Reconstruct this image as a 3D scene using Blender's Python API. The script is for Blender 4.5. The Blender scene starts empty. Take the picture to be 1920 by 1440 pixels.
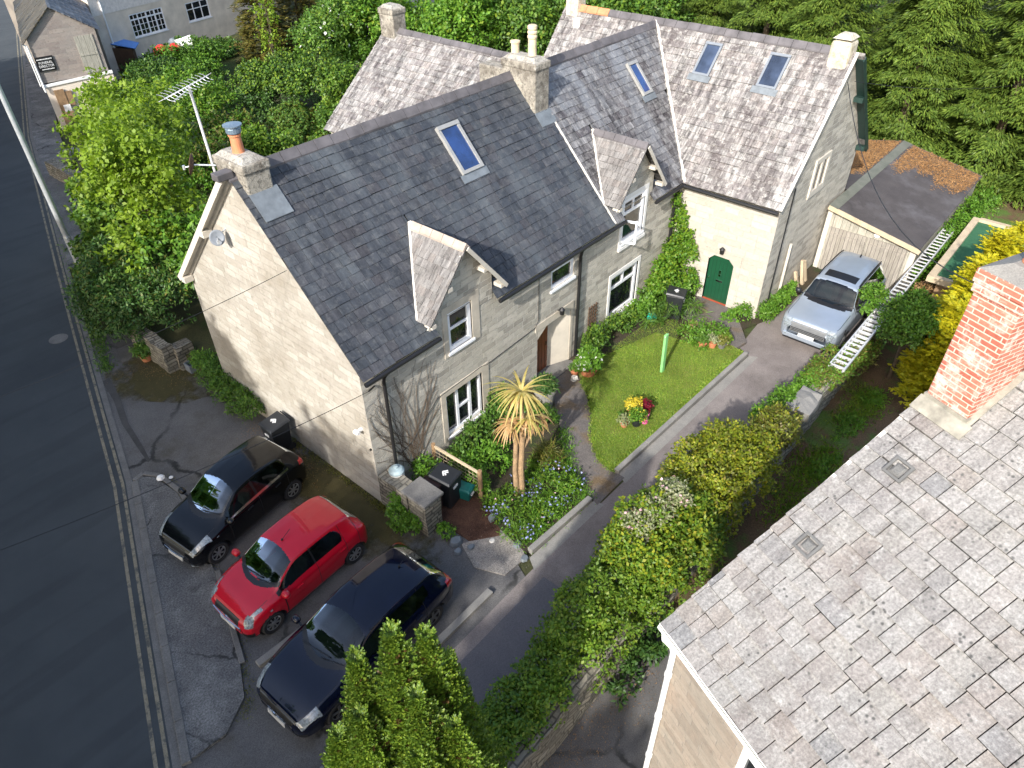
import bpy, math, random
import numpy as np
from mathutils import Vector, Matrix

random.seed(7)
C = bpy.context.scene
COL = C.collection
R = math.radians

# ------------------------------------------------------------------ camera, sky, sun, exposure
cam_d = bpy.data.cameras.new('camera')
cam_d.sensor_width = 36.0
cam_d.lens = 36.0 * 1345.91 / 1920.0
cam_d.clip_start = 0.1
cam_d.clip_end = 2000.0
cam = bpy.data.objects.new('camera', cam_d)
cam.location = (-7.195, -10.803, 14.07)
cam.rotation_euler = (R(50.934), R(0.655), R(-49.371))
COL.objects.link(cam)
C.camera = cam

SUN_EL, SUN_AZ = 32.0, 256.0          # elevation, clockwise from +Y
world = bpy.data.worlds.new('World')
C.world = world
world.use_nodes = True
wn = world.node_tree
wn.nodes.clear()
w_out = wn.nodes.new('ShaderNodeOutputWorld')
w_bg = wn.nodes.new('ShaderNodeBackground')
w_sky = wn.nodes.new('ShaderNodeTexSky')
w_sky.sky_type = 'NISHITA'
w_sky.sun_disc = False
w_sky.sun_elevation = R(SUN_EL)
w_sky.sun_rotation = R(SUN_AZ)
w_sky.air_density = 1.0
w_sky.dust_density = 2.5
w_sky.ozone_density = 0.7
w_bg.inputs['Strength'].default_value = 0.15
wn.links.new(w_sky.outputs[0], w_bg.inputs[0])
wn.links.new(w_bg.outputs[0], w_out.inputs[0])

sun_d = bpy.data.lights.new('sun', 'SUN')
sun_d.energy = 3.05
sun_d.angle = R(0.9)
sun_d.color = (1.0, 0.965, 0.915)
sun = bpy.data.objects.new('sun', sun_d)
_sv = Vector((math.sin(R(SUN_AZ)) * math.cos(R(SUN_EL)), math.cos(R(SUN_AZ)) * math.cos(R(SUN_EL)), math.sin(R(SUN_EL))))
sun.rotation_euler = _sv.to_track_quat('Z', 'Y').to_euler()
sun.location = (-40, -10, 40)
COL.objects.link(sun)

C.view_settings.view_transform = 'Standard'
C.view_settings.look = 'None'
C.view_settings.gamma = 1.0
C.view_settings.exposure = 1.2
C.render.engine = 'CYCLES'
C.cycles.max_bounces = 6
C.cycles.transparent_max_bounces = 8

# ------------------------------------------------------------------ object helpers
def tag(o, label=None, cat=None, group=None, kind=None):
    if label: o['label'] = label
    if cat: o['category'] = cat
    if group: o['group'] = group
    if kind: o['kind'] = kind
    return o

def thing(name, label, cat, loc=(0, 0, 0), rz=0.0, group=None):
    o = bpy.data.objects.new(name, None)
    o.empty_display_size = 0.2
    o.location = loc
    o.rotation_euler = (0, 0, rz)
    COL.objects.link(o)
    return tag(o, label, cat, group)

def children(o):
    return [c for c in bpy.data.objects if c.parent is o]

def dup(o, loc, rz=0.0, label=None, group=None, scale=None, parent=None):
    c = o.copy()
    COL.objects.link(c)
    if parent is None:
        c.location = loc
        c.rotation_euler = (0, 0, rz)
        if scale: c.scale = scale
        if label: c['label'] = label
        if group: c['group'] = group
    else:
        c.parent = parent
    for ch in children(o):
        dup(ch, None, parent=c)
    return c

def root_of(o):
    while o.parent: o = o.parent
    return o

class MB:
    """collects geometry for one mesh"""
    def __init__(s):
        s.v = []; s.f = []; s.m = []; s.uv = {}
    def vert(s, p):
        s.v.append(tuple(p)); return len(s.v) - 1
    def poly(s, pts, mi=0, uv=None):
        i = len(s.v)
        s.v.extend(tuple(p) for p in pts)
        s.f.append(tuple(range(i, i + len(pts)))); s.m.append(mi)
        if uv: s.uv[len(s.f) - 1] = uv
    def face(s, idx, mi=0, uv=None):
        s.f.append(tuple(idx)); s.m.append(mi)
        if uv: s.uv[len(s.f) - 1] = uv
    def hexa(s, b, t, mi=0):
        i = len(s.v); s.v.extend(tuple(p) for p in b); s.v.extend(tuple(p) for p in t)
        n = len(b)
        s.f.append(tuple(i + k for k in reversed(range(n)))); s.m.append(mi)
        s.f.append(tuple(i + n + k for k in range(n))); s.m.append(mi)
        for k in range(n):
            k2 = (k + 1) % n
            s.f.append((i + k, i + k2, i + n + k2, i + n + k)); s.m.append(mi)
    def box(s, x0, x1, y0, y1, z0, z1, mi=0):
        x0, x1 = min(x0, x1), max(x0, x1); y0, y1 = min(y0, y1), max(y0, y1); z0, z1 = min(z0, z1), max(z0, z1)
        b = [(x0, y0, z0), (x1, y0, z0), (x1, y1, z0), (x0, y1, z0)]
        s.hexa(b, [(p[0], p[1], z1) for p in b], mi)
    def obox(s, c, ax, ay, az, hx, hy, hz, mi=0):
        c, ax, ay, az = Vector(c), Vector(ax).normalized(), Vector(ay).normalized(), Vector(az).normalized()
        q = [(-1, -1), (1, -1), (1, 1), (-1, 1)]
        s.hexa([c + ax * hx * a + ay * hy * b - az * hz for a, b in q], [c + ax * hx * a + ay * hy * b + az * hz for a, b in q], mi)
    def bar(s, a, b, w, h, up=(0, 0, 1), mi=0):
        a, b = Vector(a), Vector(b); d = (b - a).normalized()
        up = Vector(up); side = d.cross(up)
        if side.length < 1e-4: side = d.cross(Vector((1, 0, 0)))
        side.normalize(); u2 = side.cross(d).normalized()
        s.obox((a + b) / 2, d, side, u2, (b - a).length / 2, w / 2, h / 2, mi)
    def prism(s, pts2, z0, z1, mi=0):
        a = sum(pts2[i][0] * pts2[(i + 1) % len(pts2)][1] - pts2[(i + 1) % len(pts2)][0] * pts2[i][1] for i in range(len(pts2)))
        if a < 0: pts2 = list(reversed(pts2))
        s.hexa([(p[0], p[1], z0) for p in pts2], [(p[0], p[1], z1) for p in pts2], mi)
    def tube(s, path, r, n=8, mi=0, cap=True):
        path = [Vector(p) for p in path]
        rs = r if isinstance(r, (list, tuple)) else [r] * len(path)
        rings = []
        ref = None
        for k, p in enumerate(path):
            if k == 0: d = path[1] - p
            elif k == len(path) - 1: d = p - path[k - 1]
            else: d = path[k + 1] - path[k - 1]
            d.normalize()
            if ref is None:
                ref = d.cross(Vector((0, 0, 1)))
                if ref.length < 1e-3: ref = Vector((1, 0, 0))
            a = (ref - d * ref.dot(d)).normalized(); b = d.cross(a)
            ref = a
            i = len(s.v)
            for j in range(n):
                t = 2 * math.pi * j / n
                s.v.append(tuple(p + (a * math.cos(t) + b * math.sin(t)) * rs[k]))
            rings.append(i)
        for k in range(len(rings) - 1):
            for j in range(n):
                j2 = (j + 1) % n
                s.f.append((rings[k] + j, rings[k] + j2, rings[k + 1] + j2, rings[k + 1] + j)); s.m.append(mi)
        if cap:
            s.f.append(tuple(rings[0] + j for j in reversed(range(n)))); s.m.append(mi)
            s.f.append(tuple(rings[-1] + j for j in range(n))); s.m.append(mi)
    def lathe(s, prof, c=(0, 0, 0), n=16, mi=0, axis='z'):
        """prof: list of (r, h)"""
        rings = []
        for r, h in prof:
            i = len(s.v)
            for j in range(n):
                t = 2 * math.pi * j / n
                a, b = r * math.cos(t), r * math.sin(t)
                if axis == 'z': p = (c[0] + a, c[1] + b, c[2] + h)
                elif axis == 'y': p = (c[0] + a, c[1] + h, c[2] - b)
                else: p = (c[0] + h, c[1] + a, c[2] + b)
                s.v.append(p)
            rings.append(i)
        for k in range(len(rings) - 1):
            for j in range(n):
                j2 = (j + 1) % n
                s.f.append((rings[k] + j, rings[k] + j2, rings[k + 1] + j2, rings[k + 1] + j)); s.m.append(mi)
        s.f.append(tuple(rings[0] + j for j in reversed(range(n)))); s.m.append(mi)
        s.f.append(tuple(rings[-1] + j for j in range(n))); s.m.append(mi)
    def build(s, name, mat, parent=None, smooth=False, local=False, bevel=0.0):
        me = bpy.data.meshes.new(name)
        off = (0, 0, 0)
        if parent is not None and not local and abs(root_of(parent).rotation_euler[2]) < 1e-9: off = tuple(root_of(parent).location)
        me.from_pydata([(p[0] - off[0], p[1] - off[1], p[2] - off[2]) for p in s.v], [], s.f)
        mats = mat if isinstance(mat, (list, tuple)) else [mat]
        for m in mats: me.materials.append(m)
        if len(mats) > 1: me.polygons.foreach_set('material_index', s.m)
        uvl = me.uv_layers.new(name='UVMap')
        nl = len(me.loops)
        vi = np.empty(nl, np.int32); me.loops.foreach_get('vertex_index', vi)
        V = np.array(s.v, float) if s.v else np.zeros((0, 3))
        npoly = len(me.polygons)
        nr = np.empty(npoly * 3, np.float32); me.polygons.foreach_get('normal', nr); nr = nr.reshape(-1, 3)
        lt = np.empty(npoly, np.int32); me.polygons.foreach_get('loop_total', lt)
        fn = np.repeat(np.abs(nr), lt, axis=0); co = V[vi]
        hor = fn[:, 2] > 0.75
        yf = fn[:, 1] >= fn[:, 0]
        u = np.where(hor, co[:, 0], np.where(yf, co[:, 0], co[:, 1]))
        v = np.where(hor, co[:, 1], co[:, 2])
        uv = np.stack([u, v], 1).astype(np.float32)
        if s.uv:
            ls = np.empty(npoly, np.int32); me.polygons.foreach_get('loop_start', ls)
            for fi, q in s.uv.items():
                for k, a in enumerate(q): uv[ls[fi] + k] = a
        uvl.data.foreach_set('uv', uv.ravel())
        if smooth:
            me.polygons.foreach_set('use_smooth', [True] * npoly)
        o = bpy.data.objects.new(name, me)
        COL.objects.link(o)
        if parent is not None: o.parent = parent
        if bevel > 0:
            b = o.modifiers.new('bevel', 'BEVEL'); b.width = bevel; b.segments = 2; b.limit_method = 'ANGLE'; b.angle_limit = R(40)
        return o

def numpy_quads(name, V, mat, parent=None, smooth=False):
    """V: (n,4,3) array of loose quads"""
    n = V.shape[0]
    me = bpy.data.meshes.new(name)
    off = np.array(root_of(parent).location) if parent is not None else np.zeros(3)
    me.vertices.add(n * 4)
    me.vertices.foreach_set('co', (V.reshape(-1, 3) - off).astype(np.float32).ravel())
    me.loops.add(n * 4)
    me.loops.foreach_set('vertex_index', np.arange(n * 4, dtype=np.int32))
    me.polygons.add(n)
    me.polygons.foreach_set('loop_start', np.arange(0, n * 4, 4, dtype=np.int32))
    me.polygons.foreach_set('loop_total', np.full(n, 4, np.int32))
    me.update(calc_edges=True)
    me.materials.append(mat)
    o = bpy.data.objects.new(name, me)
    COL.objects.link(o)
    if parent is not None: o.parent = parent
    return o

# ------------------------------------------------------------------ material helpers
class NT:
    def __init__(s, name):
        s.mat = bpy.data.materials.new(name); s.mat.use_nodes = True
        s.t = s.mat.node_tree; s.t.nodes.clear()
        s.out = s.n('ShaderNodeOutputMaterial')
        s.b = s.n('ShaderNodeBsdfPrincipled')
        s.l(s.b.outputs[0], s.out.inputs[0])
    def n(s, typ, **kw):
        x = s.t.nodes.new(typ)
        for k, v in kw.items():
            setattr(x, k, v)
        return x
    def l(s, a, b): s.t.links.new(a, b)
    def coord(s, kind='Object', scale=(1, 1, 1), rot=(0, 0, 0), loc=(0, 0, 0)):
        c = s.n('ShaderNodeTexCoord'); m = s.n('ShaderNodeMapping')
        m.inputs['Scale'].default_value = scale; m.inputs['Rotation'].default_value = rot; m.inputs['Location'].default_value = loc
        s.l(c.outputs[kind], m.inputs[0]); return m.outputs[0]
    def noise(s, vec, scale, detail=4, rough=0.6, out='Fac', dist=0.0):
        x = s.n('ShaderNodeTexNoise'); x.inputs['Scale'].default_value = scale; x.inputs['Detail'].default_value = detail
        x.inputs['Roughness'].default_value = rough; x.inputs['Distortion'].default_value = dist
        s.l(vec, x.inputs['Vector']); return x.outputs[out]
    def vor(s, vec, scale, feature='F1', out='Distance'):
        x = s.n('ShaderNodeTexVoronoi', feature=feature); x.inputs['Scale'].default_value = scale
        s.l(vec, x.inputs['Vector']); return x.outputs[out]
    def ramp(s, fac, stops, interp='LINEAR'):
        x = s.n('ShaderNodeValToRGB'); x.color_ramp.interpolation = interp
        e = x.color_ramp.elements
        while len(e) < len(stops): e.new(0.5)
        for k, (p, c) in enumerate(stops):
            e[k].position = p
            if not isinstance(c, (tuple, list)): c = (c, c, c)
            e[k].color = (c[0], c[1], c[2], 1)
        s.l(fac, x.inputs[0]); return x.outputs[0]
    def mix(s, fac, a, b, mode='MIX'):
        x = s.n('ShaderNodeMix', data_type='RGBA', blend_type=mode)
        for val, sock in ((fac, x.inputs[0]), (a, x.inputs[6]), (b, x.inputs[7])):
            if isinstance(val, (int, float)): sock.default_value = val
            elif isinstance(val, (tuple, list)): sock.default_value = (val[0], val[1], val[2], 1)
            else: s.l(val, sock)
        return x.outputs[2]
    def math(s, op, a, b=0.0):
        x = s.n('ShaderNodeMath', operation=op)
        for val, sock in ((a, x.inputs[0]), (b, x.inputs[1])):
            if isinstance(val, (int, float)): sock.default_value = val
            else: s.l(val, sock)
        return x.outputs[0]
    def island(s):
        return s.n('ShaderNodeNewGeometry').outputs['Random Per Island']
    def bump(s, h, strength=0.3, dist=0.02, prev=None):
        x = s.n('ShaderNodeBump'); x.inputs['Strength'].default_value = strength; x.inputs['Distance'].default_value = dist
        s.l(h, x.inputs['Height'])
        if prev is not None: s.l(prev, x.inputs['Normal'])
        s.l(x.outputs[0], s.b.inputs['Normal']); return x.outputs[0]
    def col(s, c):
        if isinstance(c, (tuple, list)): s.b.inputs['Base Color'].default_value = (c[0], c[1], c[2], 1)
        else: s.l(c, s.b.inputs['Base Color'])
    def set(s, **kw):
        names = dict(rough='Roughness', metal='Metallic', spec='Specular IOR Level', coat='Coat Weight', coatr='Coat Roughness', ior='IOR', alpha='Alpha', trans='Transmission Weight')
        for k, v in kw.items():
            sock = s.b.inputs[names[k]]
            if isinstance(v, (int, float)): sock.default_value = v
            else: s.l(v, sock)

def plain(name, c, rough=0.6, metal=0.0, var=0.15, scale=6.0, bump=0.0, bscale=40.0, spec=0.5, coat=0.0, kind='Object'):
    t = NT(name); co = t.coord(kind)
    nz = t.noise(co, scale, 5)
    a = tuple(max(0, x * (1 - var)) for x in c); b = tuple(x * (1 + var) for x in c)
    t.col(t.ramp(nz, [(0.3, a), (0.7, b)]))
    t.set(rough=rough, metal=metal, spec=spec, coat=coat, coatr=0.03)
    if bump > 0: t.bump(t.noise(co, bscale, 4), bump, 0.01)
    return t.mat

def stone(name, c1, c2, mortar, w=0.5, h=0.2, stain=(0.16, 0.15, 0.13), stain_amt=0.5, bump=0.6, blotch=(0.5, 0.46, 0.38), blotch_amt=0.4, msize=0.008, tiltr=0.0):
    t = NT(name); uv = t.coord('UV', rot=(0, 0, tiltr))
    wob = t.noise(uv, 1.2, 2, out='Color')
    wv = t.n('ShaderNodeVectorMath', operation='SCALE'); t.l(wob, wv.inputs[0]); wv.inputs['Scale'].default_value = 0.05
    ad = t.n('ShaderNodeVectorMath', operation='ADD'); t.l(uv, ad.inputs[0]); t.l(wv.outputs[0], ad.inputs[1])
    br = t.n('ShaderNodeTexBrick'); br.offset = 0.43; br.offset_frequency = 2; br.squash = 1.35; br.squash_frequency = 3
    br.inputs['Color1'].default_value = (*c1, 1); br.inputs['Color2'].default_value = (*c2, 1); br.inputs['Mortar'].default_value = (*mortar, 1)
    br.inputs['Scale'].default_value = 1.0; br.inputs['Mortar Size'].default_value = msize; br.inputs['Mortar Smooth'].default_value = 0.3
    br.inputs['Brick Width'].default_value = w; br.inputs['Row Height'].default_value = h; br.inputs['Bias'].default_value = -0.1
    t.l(ad.outputs[0], br.inputs['Vector'])
    n1 = t.noise(uv, 0.55, 6, 0.65); n2 = t.noise(uv, 9.0, 5, 0.7)
    c = t.mix(t.math('MULTIPLY', t.ramp(n1, [(0.42, 0.0), (0.68, 1.0)]), blotch_amt), br.outputs['Color'], blotch)
    st = t.noise(t.coord('UV', scale=(2.2, 3.4, 1)), 1.6, 7, 0.75)
    c = t.mix(t.math('MULTIPLY', t.ramp(st, [(0.55, 0.0), (0.74, 1.0)]), stain_amt), c, stain)
    c = t.mix(0.35, c, t.ramp(n2, [(0.25, 0.45), (0.75, 1.0)]), 'MULTIPLY')
    t.col(c); t.set(rough=0.9, spec=0.2)
    hgt = t.math('ADD', t.math('MULTIPLY', br.outputs['Fac'], -1.0), t.math('MULTIPLY', n2, 0.9))
    t.bump(hgt, bump, 0.02)
    return t.mat

def slate(name, cols, streak=0.35, lichen=None, lich_amt=0.0, rough=0.55, spot=None, bump=0.35, patch=None, patch_amt=0.0, run=0.5, mott=0.45):
    """cols: list of per-slate tones"""
    t = NT(name); uv = t.coord('UV'); isl = t.island()
    k = len(cols)
    c = t.ramp(isl, [((i + 0.5) / k, x) for i, x in enumerate(cols)])
    s1 = t.noise(t.coord('UV', scale=(9, 1.3, 1)), 1.6, 5, 0.7)
    c = t.mix(streak, c, t.ramp(s1, [(0.3, 0.35), (0.72, 1.5)]), 'MULTIPLY')
    s2 = t.noise(t.coord('UV', scale=(3.2, 0.35, 1)), 1.3, 6, 0.75)
    c = t.mix(run, c, t.ramp(s2, [(0.38, 0.3), (0.58, 1.08)]), 'MULTIPLY')
    big = t.noise(t.coord('UV', scale=(1.0, 0.35, 1)), 0.9, 4, 0.6)
    if patch is not None:
        c = t.mix(t.math('MULTIPLY', t.ramp(big, [(0.5, 0.0), (0.66, 1.0)]), patch_amt), c, patch)
    if lichen is not None:
        ln = t.noise(uv, 5.0, 8, 0.8)
        c = t.mix(t.math('MULTIPLY', t.ramp(ln, [(0.5, 0.0), (0.66, 1.0)]), lich_amt), c, lichen)
    if spot is not None:
        vs = t.vor(uv, 11.0)
        vm = t.noise(uv, 2.0, 3)
        f = t.math('MULTIPLY', t.ramp(vs, [(0.12, 1.0), (0.3, 0.0)]), t.ramp(vm, [(0.5, 0.0), (0.6, 1.0)]))
        c = t.mix(f, c, spot)
    c = t.mix(mott, c, t.ramp(t.noise(uv, 26, 5, 0.75), [(0.3, 0.4), (0.65, 1.3)]), 'MULTIPLY')
    t.col(c); t.set(rough=rough, spec=0.35)
    t.bump(t.noise(uv, 22, 6, 0.7), bump, 0.01)
    return t.mat

def leafmat(name, c1, c2, c3=None, trans=0.3, rough=0.5, big=0.7):
    t = NT(name); isl = t.island()
    stops = [(0.0, c1), (0.6, c2), (1.0, c3 or c2)]
    c = t.ramp(isl, stops)
    nz = t.noise(t.coord('Object'), big, 3)
    c = t.mix(0.6, c, t.ramp(nz, [(0.3, 0.55), (0.7, 1.35)]), 'MULTIPLY')
    t.col(c); t.set(rough=rough, spec=0.35)
    tr = t.n('ShaderNodeBsdfTranslucent')
    c2n = t.mix(1.0, c, (1.15, 1.25, 0.5), 'MULTIPLY')
    t.l(c2n, tr.inputs[0])
    mx = t.n('ShaderNodeMixShader'); mx.inputs[0].default_value = trans
    t.l(t.b.outputs[0], mx.inputs[1]); t.l(tr.outputs[0], mx.inputs[2]); t.l(mx.outputs[0], t.out.inputs[0])
    return t.mat

def ground_mat(name, a, b, sc=3.0, fine=60.0, rough=0.92, bump=0.4, c3=None, c3_sc=0.6, c3_lo=0.5, c3_hi=0.65, speck=0.35, crack=None):
    t = NT(name); co = t.coord('Object')
    c = t.ramp(t.noise(co, sc, 6, 0.65), [(0.3, a), (0.7, b)])
    if c3 is not None:
        c = t.mix(t.ramp(t.noise(co, c3_sc, 5, 0.7), [(c3_lo, 0.0), (c3_hi, 1.0)]), c, c3)
    f = t.noise(co, fine, 3, 0.7)
    c = t.mix(speck, c, t.ramp(f, [(0.3, 0.35), (0.7, 1.6)]), 'MULTIPLY')
    if crack is not None:
        wv = t.noise(co, 0.9, 4, 0.6, out='Color')
        ad = t.n('ShaderNodeVectorMath', operation='ADD'); t.l(co, ad.inputs[0]); t.l(wv, ad.inputs[1])
        vd = t.n('ShaderNodeTexVoronoi', feature='DISTANCE_TO_EDGE'); vd.inputs['Scale'].default_value = crack
        t.l(ad.outputs[0], vd.inputs['Vector'])
        m = t.math('MULTIPLY', t.ramp(vd.outputs['Distance'], [(0.008, 0.8), (0.028, 0.0)]), t.ramp(t.noise(co, 0.5, 2), [(0.45, 0.0), (0.6, 1.0)]))
        c = t.mix(m, c, (0.012, 0.013, 0.012))
    t.col(c); t.set(rough=rough, spec=0.25)
    t.bump(f, bump, 0.01)
    return t.mat

def paint(name, c, flake=None, rough=0.28, metal=0.0, coat=0.6):
    t = NT(name)
    co = t.coord('Object')
    n = t.noise(co, 1.3, 4)
    c = t.ramp(n, [(0.3, tuple(x * 0.92 for x in c)), (0.7, tuple(x * 1.06 for x in c))])
    t.col(c); t.set(rough=rough, metal=metal, coat=coat, coatr=0.02, spec=0.3)
    return t.mat

def glass(name, c, rough=0.03, ior=1.9):
    t = NT(name); co = t.coord('Object')
    n = t.noise(co, 1.1, 3)
    t.col(t.ramp(n, [(0.35, tuple(x * 0.5 for x in c)), (0.65, tuple(x * 1.5 for x in c))]))
    t.set(rough=rough, ior=ior, spec=0.5, coat=0.3, coatr=0.02)
    return t.mat

# ------------------------------------------------------------------ materials
M = {}
M['stone'] = stone('stone_wall', (0.56, 0.525, 0.45), (0.3, 0.28, 0.24), (0.58, 0.55, 0.48), 0.42, 0.17, stain=(0.16, 0.145, 0.11), stain_amt=0.65, blotch=(0.58, 0.53, 0.42), blotch_amt=0.35, bump=1.0, msize=0.012)
M['stone_gable'] = stone('stone_gable_wall', (0.478, 0.451, 0.396), (0.359, 0.331, 0.281), (0.432, 0.405, 0.354), 0.5, 0.2, stain=(0.175, 0.152, 0.115), stain_amt=0.8, blotch=(0.285, 0.253, 0.202), blotch_amt=0.8, bump=0.9, msize=0.012)
M['stone_cream'] = stone('stone_cream_wall', (0.49, 0.46, 0.4), (0.4, 0.365, 0.305), (0.45, 0.42, 0.365), 0.5, 0.22, stain=(0.33, 0.26, 0.17), stain_amt=0.5, blotch=(0.52, 0.49, 0.43), blotch_amt=0.4, bump=0.7, msize=0.012)
M['stone_pink'] = stone('stone_pinkish_wall', (0.36, 0.32, 0.265), (0.26, 0.225, 0.185), (0.33, 0.3, 0.26), 0.5, 0.16, stain=(0.13, 0.11, 0.085), stain_amt=0.7, blotch=(0.4, 0.29, 0.22), blotch_amt=0.6, bump=0.8)
M['stone_far'] = stone('stone_far_wall', (0.36, 0.31, 0.27), (0.26, 0.22, 0.2), (0.33, 0.3, 0.27), 0.55, 0.2, stain=(0.12, 0.07, 0.05), stain_amt=0.8, blotch=(0.3, 0.3, 0.28), blotch_amt=0.5)
M['rubble'] = stone('rubble_wall', (0.3, 0.275, 0.22), (0.15, 0.135, 0.105), (0.08, 0.072, 0.06), 0.27, 0.12, stain=(0.07, 0.075, 0.045), stain_amt=0.85, blotch=(0.3, 0.28, 0.23), blotch_amt=0.5, bump=1.0, msize=0.018)
M['surround'] = plain('window_surround_stone', (0.47, 0.42, 0.34), 0.9, var=0.2, scale=2.5, bump=0.3)
M['surround_w'] = plain('painted_surround', (0.72, 0.71, 0.68), 0.7, var=0.06)
M['jamb'] = plain('painted_jamb', (0.528, 0.48, 0.4), 0.8, var=0.12, scale=2.0, bump=0.2)
M['render'] = plain('roughcast_render', (0.66, 0.58, 0.48), 0.95, var=0.18, scale=1.2, bump=0.4, bscale=25)
M['render_grey'] = plain('grey_render', (0.24, 0.25, 0.28), 0.9, var=0.12, scale=1.5)

M['slate_dark'] = slate('slate_dark', [(0.049, 0.055, 0.064), (0.062, 0.068, 0.078), (0.041, 0.046, 0.055), (0.074, 0.077, 0.086), (0.054, 0.053, 0.059), (0.067, 0.074, 0.084), (0.046, 0.052, 0.062)], 0.6, lichen=(0.215, 0.215, 0.205), lich_amt=0.3, rough=0.5, patch=(0.11, 0.125, 0.135), patch_amt=0.55, run=0.4)
M['slate_purple'] = slate('slate_purple', [(0.12, 0.112, 0.114), (0.18, 0.175, 0.174), (0.075, 0.066, 0.07), (0.24, 0.235, 0.235), (0.15, 0.147, 0.152), (0.095, 0.085, 0.087), (0.185, 0.184, 0.19)], 1.0, lichen=(0.38, 0.375, 0.36), lich_amt=0.6, patch=(0.21, 0.225, 0.245), patch_amt=0.6, bump=0.6, run=0.85, mott=0.55)
M['slate_rose'] = slate('slate_rose', [(0.25, 0.23, 0.22), (0.32, 0.305, 0.29), (0.17, 0.15, 0.146), (0.38, 0.365, 0.345), (0.27, 0.258, 0.248), (0.29, 0.26, 0.24), (0.2, 0.182, 0.178)], 0.95, lichen=(0.52, 0.505, 0.47), lich_amt=0.7, patch=(0.08, 0.066, 0.064), patch_amt=0.8, bump=0.6, run=0.95, mott=0.55)
M['slate_pale'] = slate('slate_pale', [(0.198, 0.188, 0.178), (0.228, 0.218, 0.208), (0.178, 0.164, 0.154), (0.248, 0.238, 0.228), (0.208, 0.188, 0.174)], 0.7, lichen=(0.257, 0.248, 0.228), lich_amt=0.4, patch=(0.134, 0.119, 0.114), patch_amt=0.5, run=0.6)
M['slate_stone'] = slate('slate_stone', [(0.27, 0.257, 0.243), (0.296, 0.285, 0.27), (0.255, 0.243, 0.228), (0.314, 0.304, 0.287), (0.275, 0.266, 0.254), (0.283, 0.255, 0.228), (0.211, 0.211, 0.211), (0.293, 0.28, 0.266), (0.266, 0.243, 0.224), (0.306, 0.296, 0.283), (0.278, 0.27, 0.255), (0.287, 0.275, 0.255)], 0.3, lichen=(0.377, 0.372, 0.354), lich_amt=0.7, rough=0.9, spot=(0.089, 0.089, 0.085), bump=0.8, patch=(0.171, 0.149, 0.14), patch_amt=0.75, run=0.3, mott=0.8)
M['slate_under'] = plain('slate_shadow_gap', (0.022, 0.02, 0.018), 0.9, var=0.1)
M['ridge_dark'] = plain('ridge_tile_dark', (0.098, 0.091, 0.095), 0.7, var=0.35, scale=2.5, bump=0.2)
M['ridge_buff'] = plain('ridge_tile_buff', (0.36, 0.3, 0.25), 0.8, var=0.2, scale=3)
M['terracotta'] = plain('terracotta', (0.5, 0.19, 0.09), 0.75, var=0.2, scale=5)
M['buff_clay'] = plain('buff_clay', (0.55, 0.45, 0.3), 0.8, var=0.2, scale=5)
M['lead'] = plain('lead_flashing', (0.151, 0.171, 0.186), 0.5, var=0.25, scale=4, metal=0.1)
M['mortar'] = plain('lime_mortar', (0.62, 0.59, 0.53), 0.95, var=0.12, scale=6, bump=0.3)
def chimmat(name, base, dark, amt=.85):
    t = NT(name); co = t.coord('Object')
    n1 = t.noise(co, 2.2, 6, .7); n2 = t.noise(co, 11, 6, .75); n3 = t.noise(co, 40, 3, .7)
    c = t.mix(t.math('MULTIPLY', t.ramp(n1, [(.42, 0.), (.62, 1.)]), amt), base, dark)
    c = t.mix(t.math('MULTIPLY', t.ramp(n2, [(.5, 0.), (.6, 1.)]), amt * .75), c, tuple(x * .5 for x in dark))
    c = t.mix(t.ramp(t.noise(co, 5.0, 5, .7), [(.6, 0.), (.72, .8)]), c, (.56, .54, .48))
    t.col(c); t.set(rough=.95, spec=.15); t.bump(t.math('ADD', n2, n3), .9, .03); return t.mat
M['chimney'] = chimmat('lichen_chimney_render', (0.357, 0.332, 0.281), (0.136, 0.119, 0.098))
M['chim_top'] = chimmat('stained_flaunching', (0.405, 0.387, 0.343), (0.22, 0.202, 0.176), .7)
M['white'] = plain('white_paint', (0.78, 0.78, 0.76), 0.5, var=0.04)
M['upvc'] = plain('white_upvc', (0.8, 0.81, 0.83), 0.35, var=0.02)
M['cream_wood'] = plain('cream_painted_wood', (0.528, 0.488, 0.416), 0.7, var=0.12, scale=5)
M['iron'] = plain('black_iron', (0.012, 0.012, 0.013), 0.45, var=0.2)
M['glass'] = glass('window_glass', (0.014, 0.017, 0.018), 0.03, 1.55)
M['skyglass'] = glass('rooflight_glass', (0.012, 0.035, 0.13), 0.04, 2.1)  # blue sky reflection is painted into the base colour
M['skyglass2'] = glass('rooflight_glass_grey', (0.035, 0.05, 0.085), 0.1, 1.7)  # greyer sky reflection, also put into the base colour
M['alu'] = plain('rooflight_frame', (0.315, 0.315, 0.3), 0.5, var=0.1, metal=0.2)
M['slategrey'] = plain('grey_frame', (0.17, 0.19, 0.215), 0.5, var=0.08)
M['door_green'] = plain('green_door_paint', (0.008, 0.058, 0.027), 0.35, var=0.08)
M['door_brown'] = plain('varnished_door', (0.2, 0.055, 0.018), 0.4, var=0.25, scale=3)
M['red_step'] = plain('red_step', (0.4, 0.07, 0.03), 0.7, var=0.15)
M['concrete'] = ground_mat('concrete', (0.194, 0.187, 0.173), (0.259, 0.248, 0.223), 2.0, 50, bump=0.3)
M['kerb'] = ground_mat('kerb_stone', (0.12, 0.116, 0.109), (0.18, 0.173, 0.161), 2.5, 40, bump=0.4)
M['road'] = ground_mat('road_asphalt', (0.051, 0.059, 0.064), (0.069, 0.077, 0.079), 0.5, 90, c3=(0.045, 0.051, 0.055), c3_sc=0.18, c3_lo=0.45, c3_hi=0.6, speck=0.4, bump=0.3)
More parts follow.
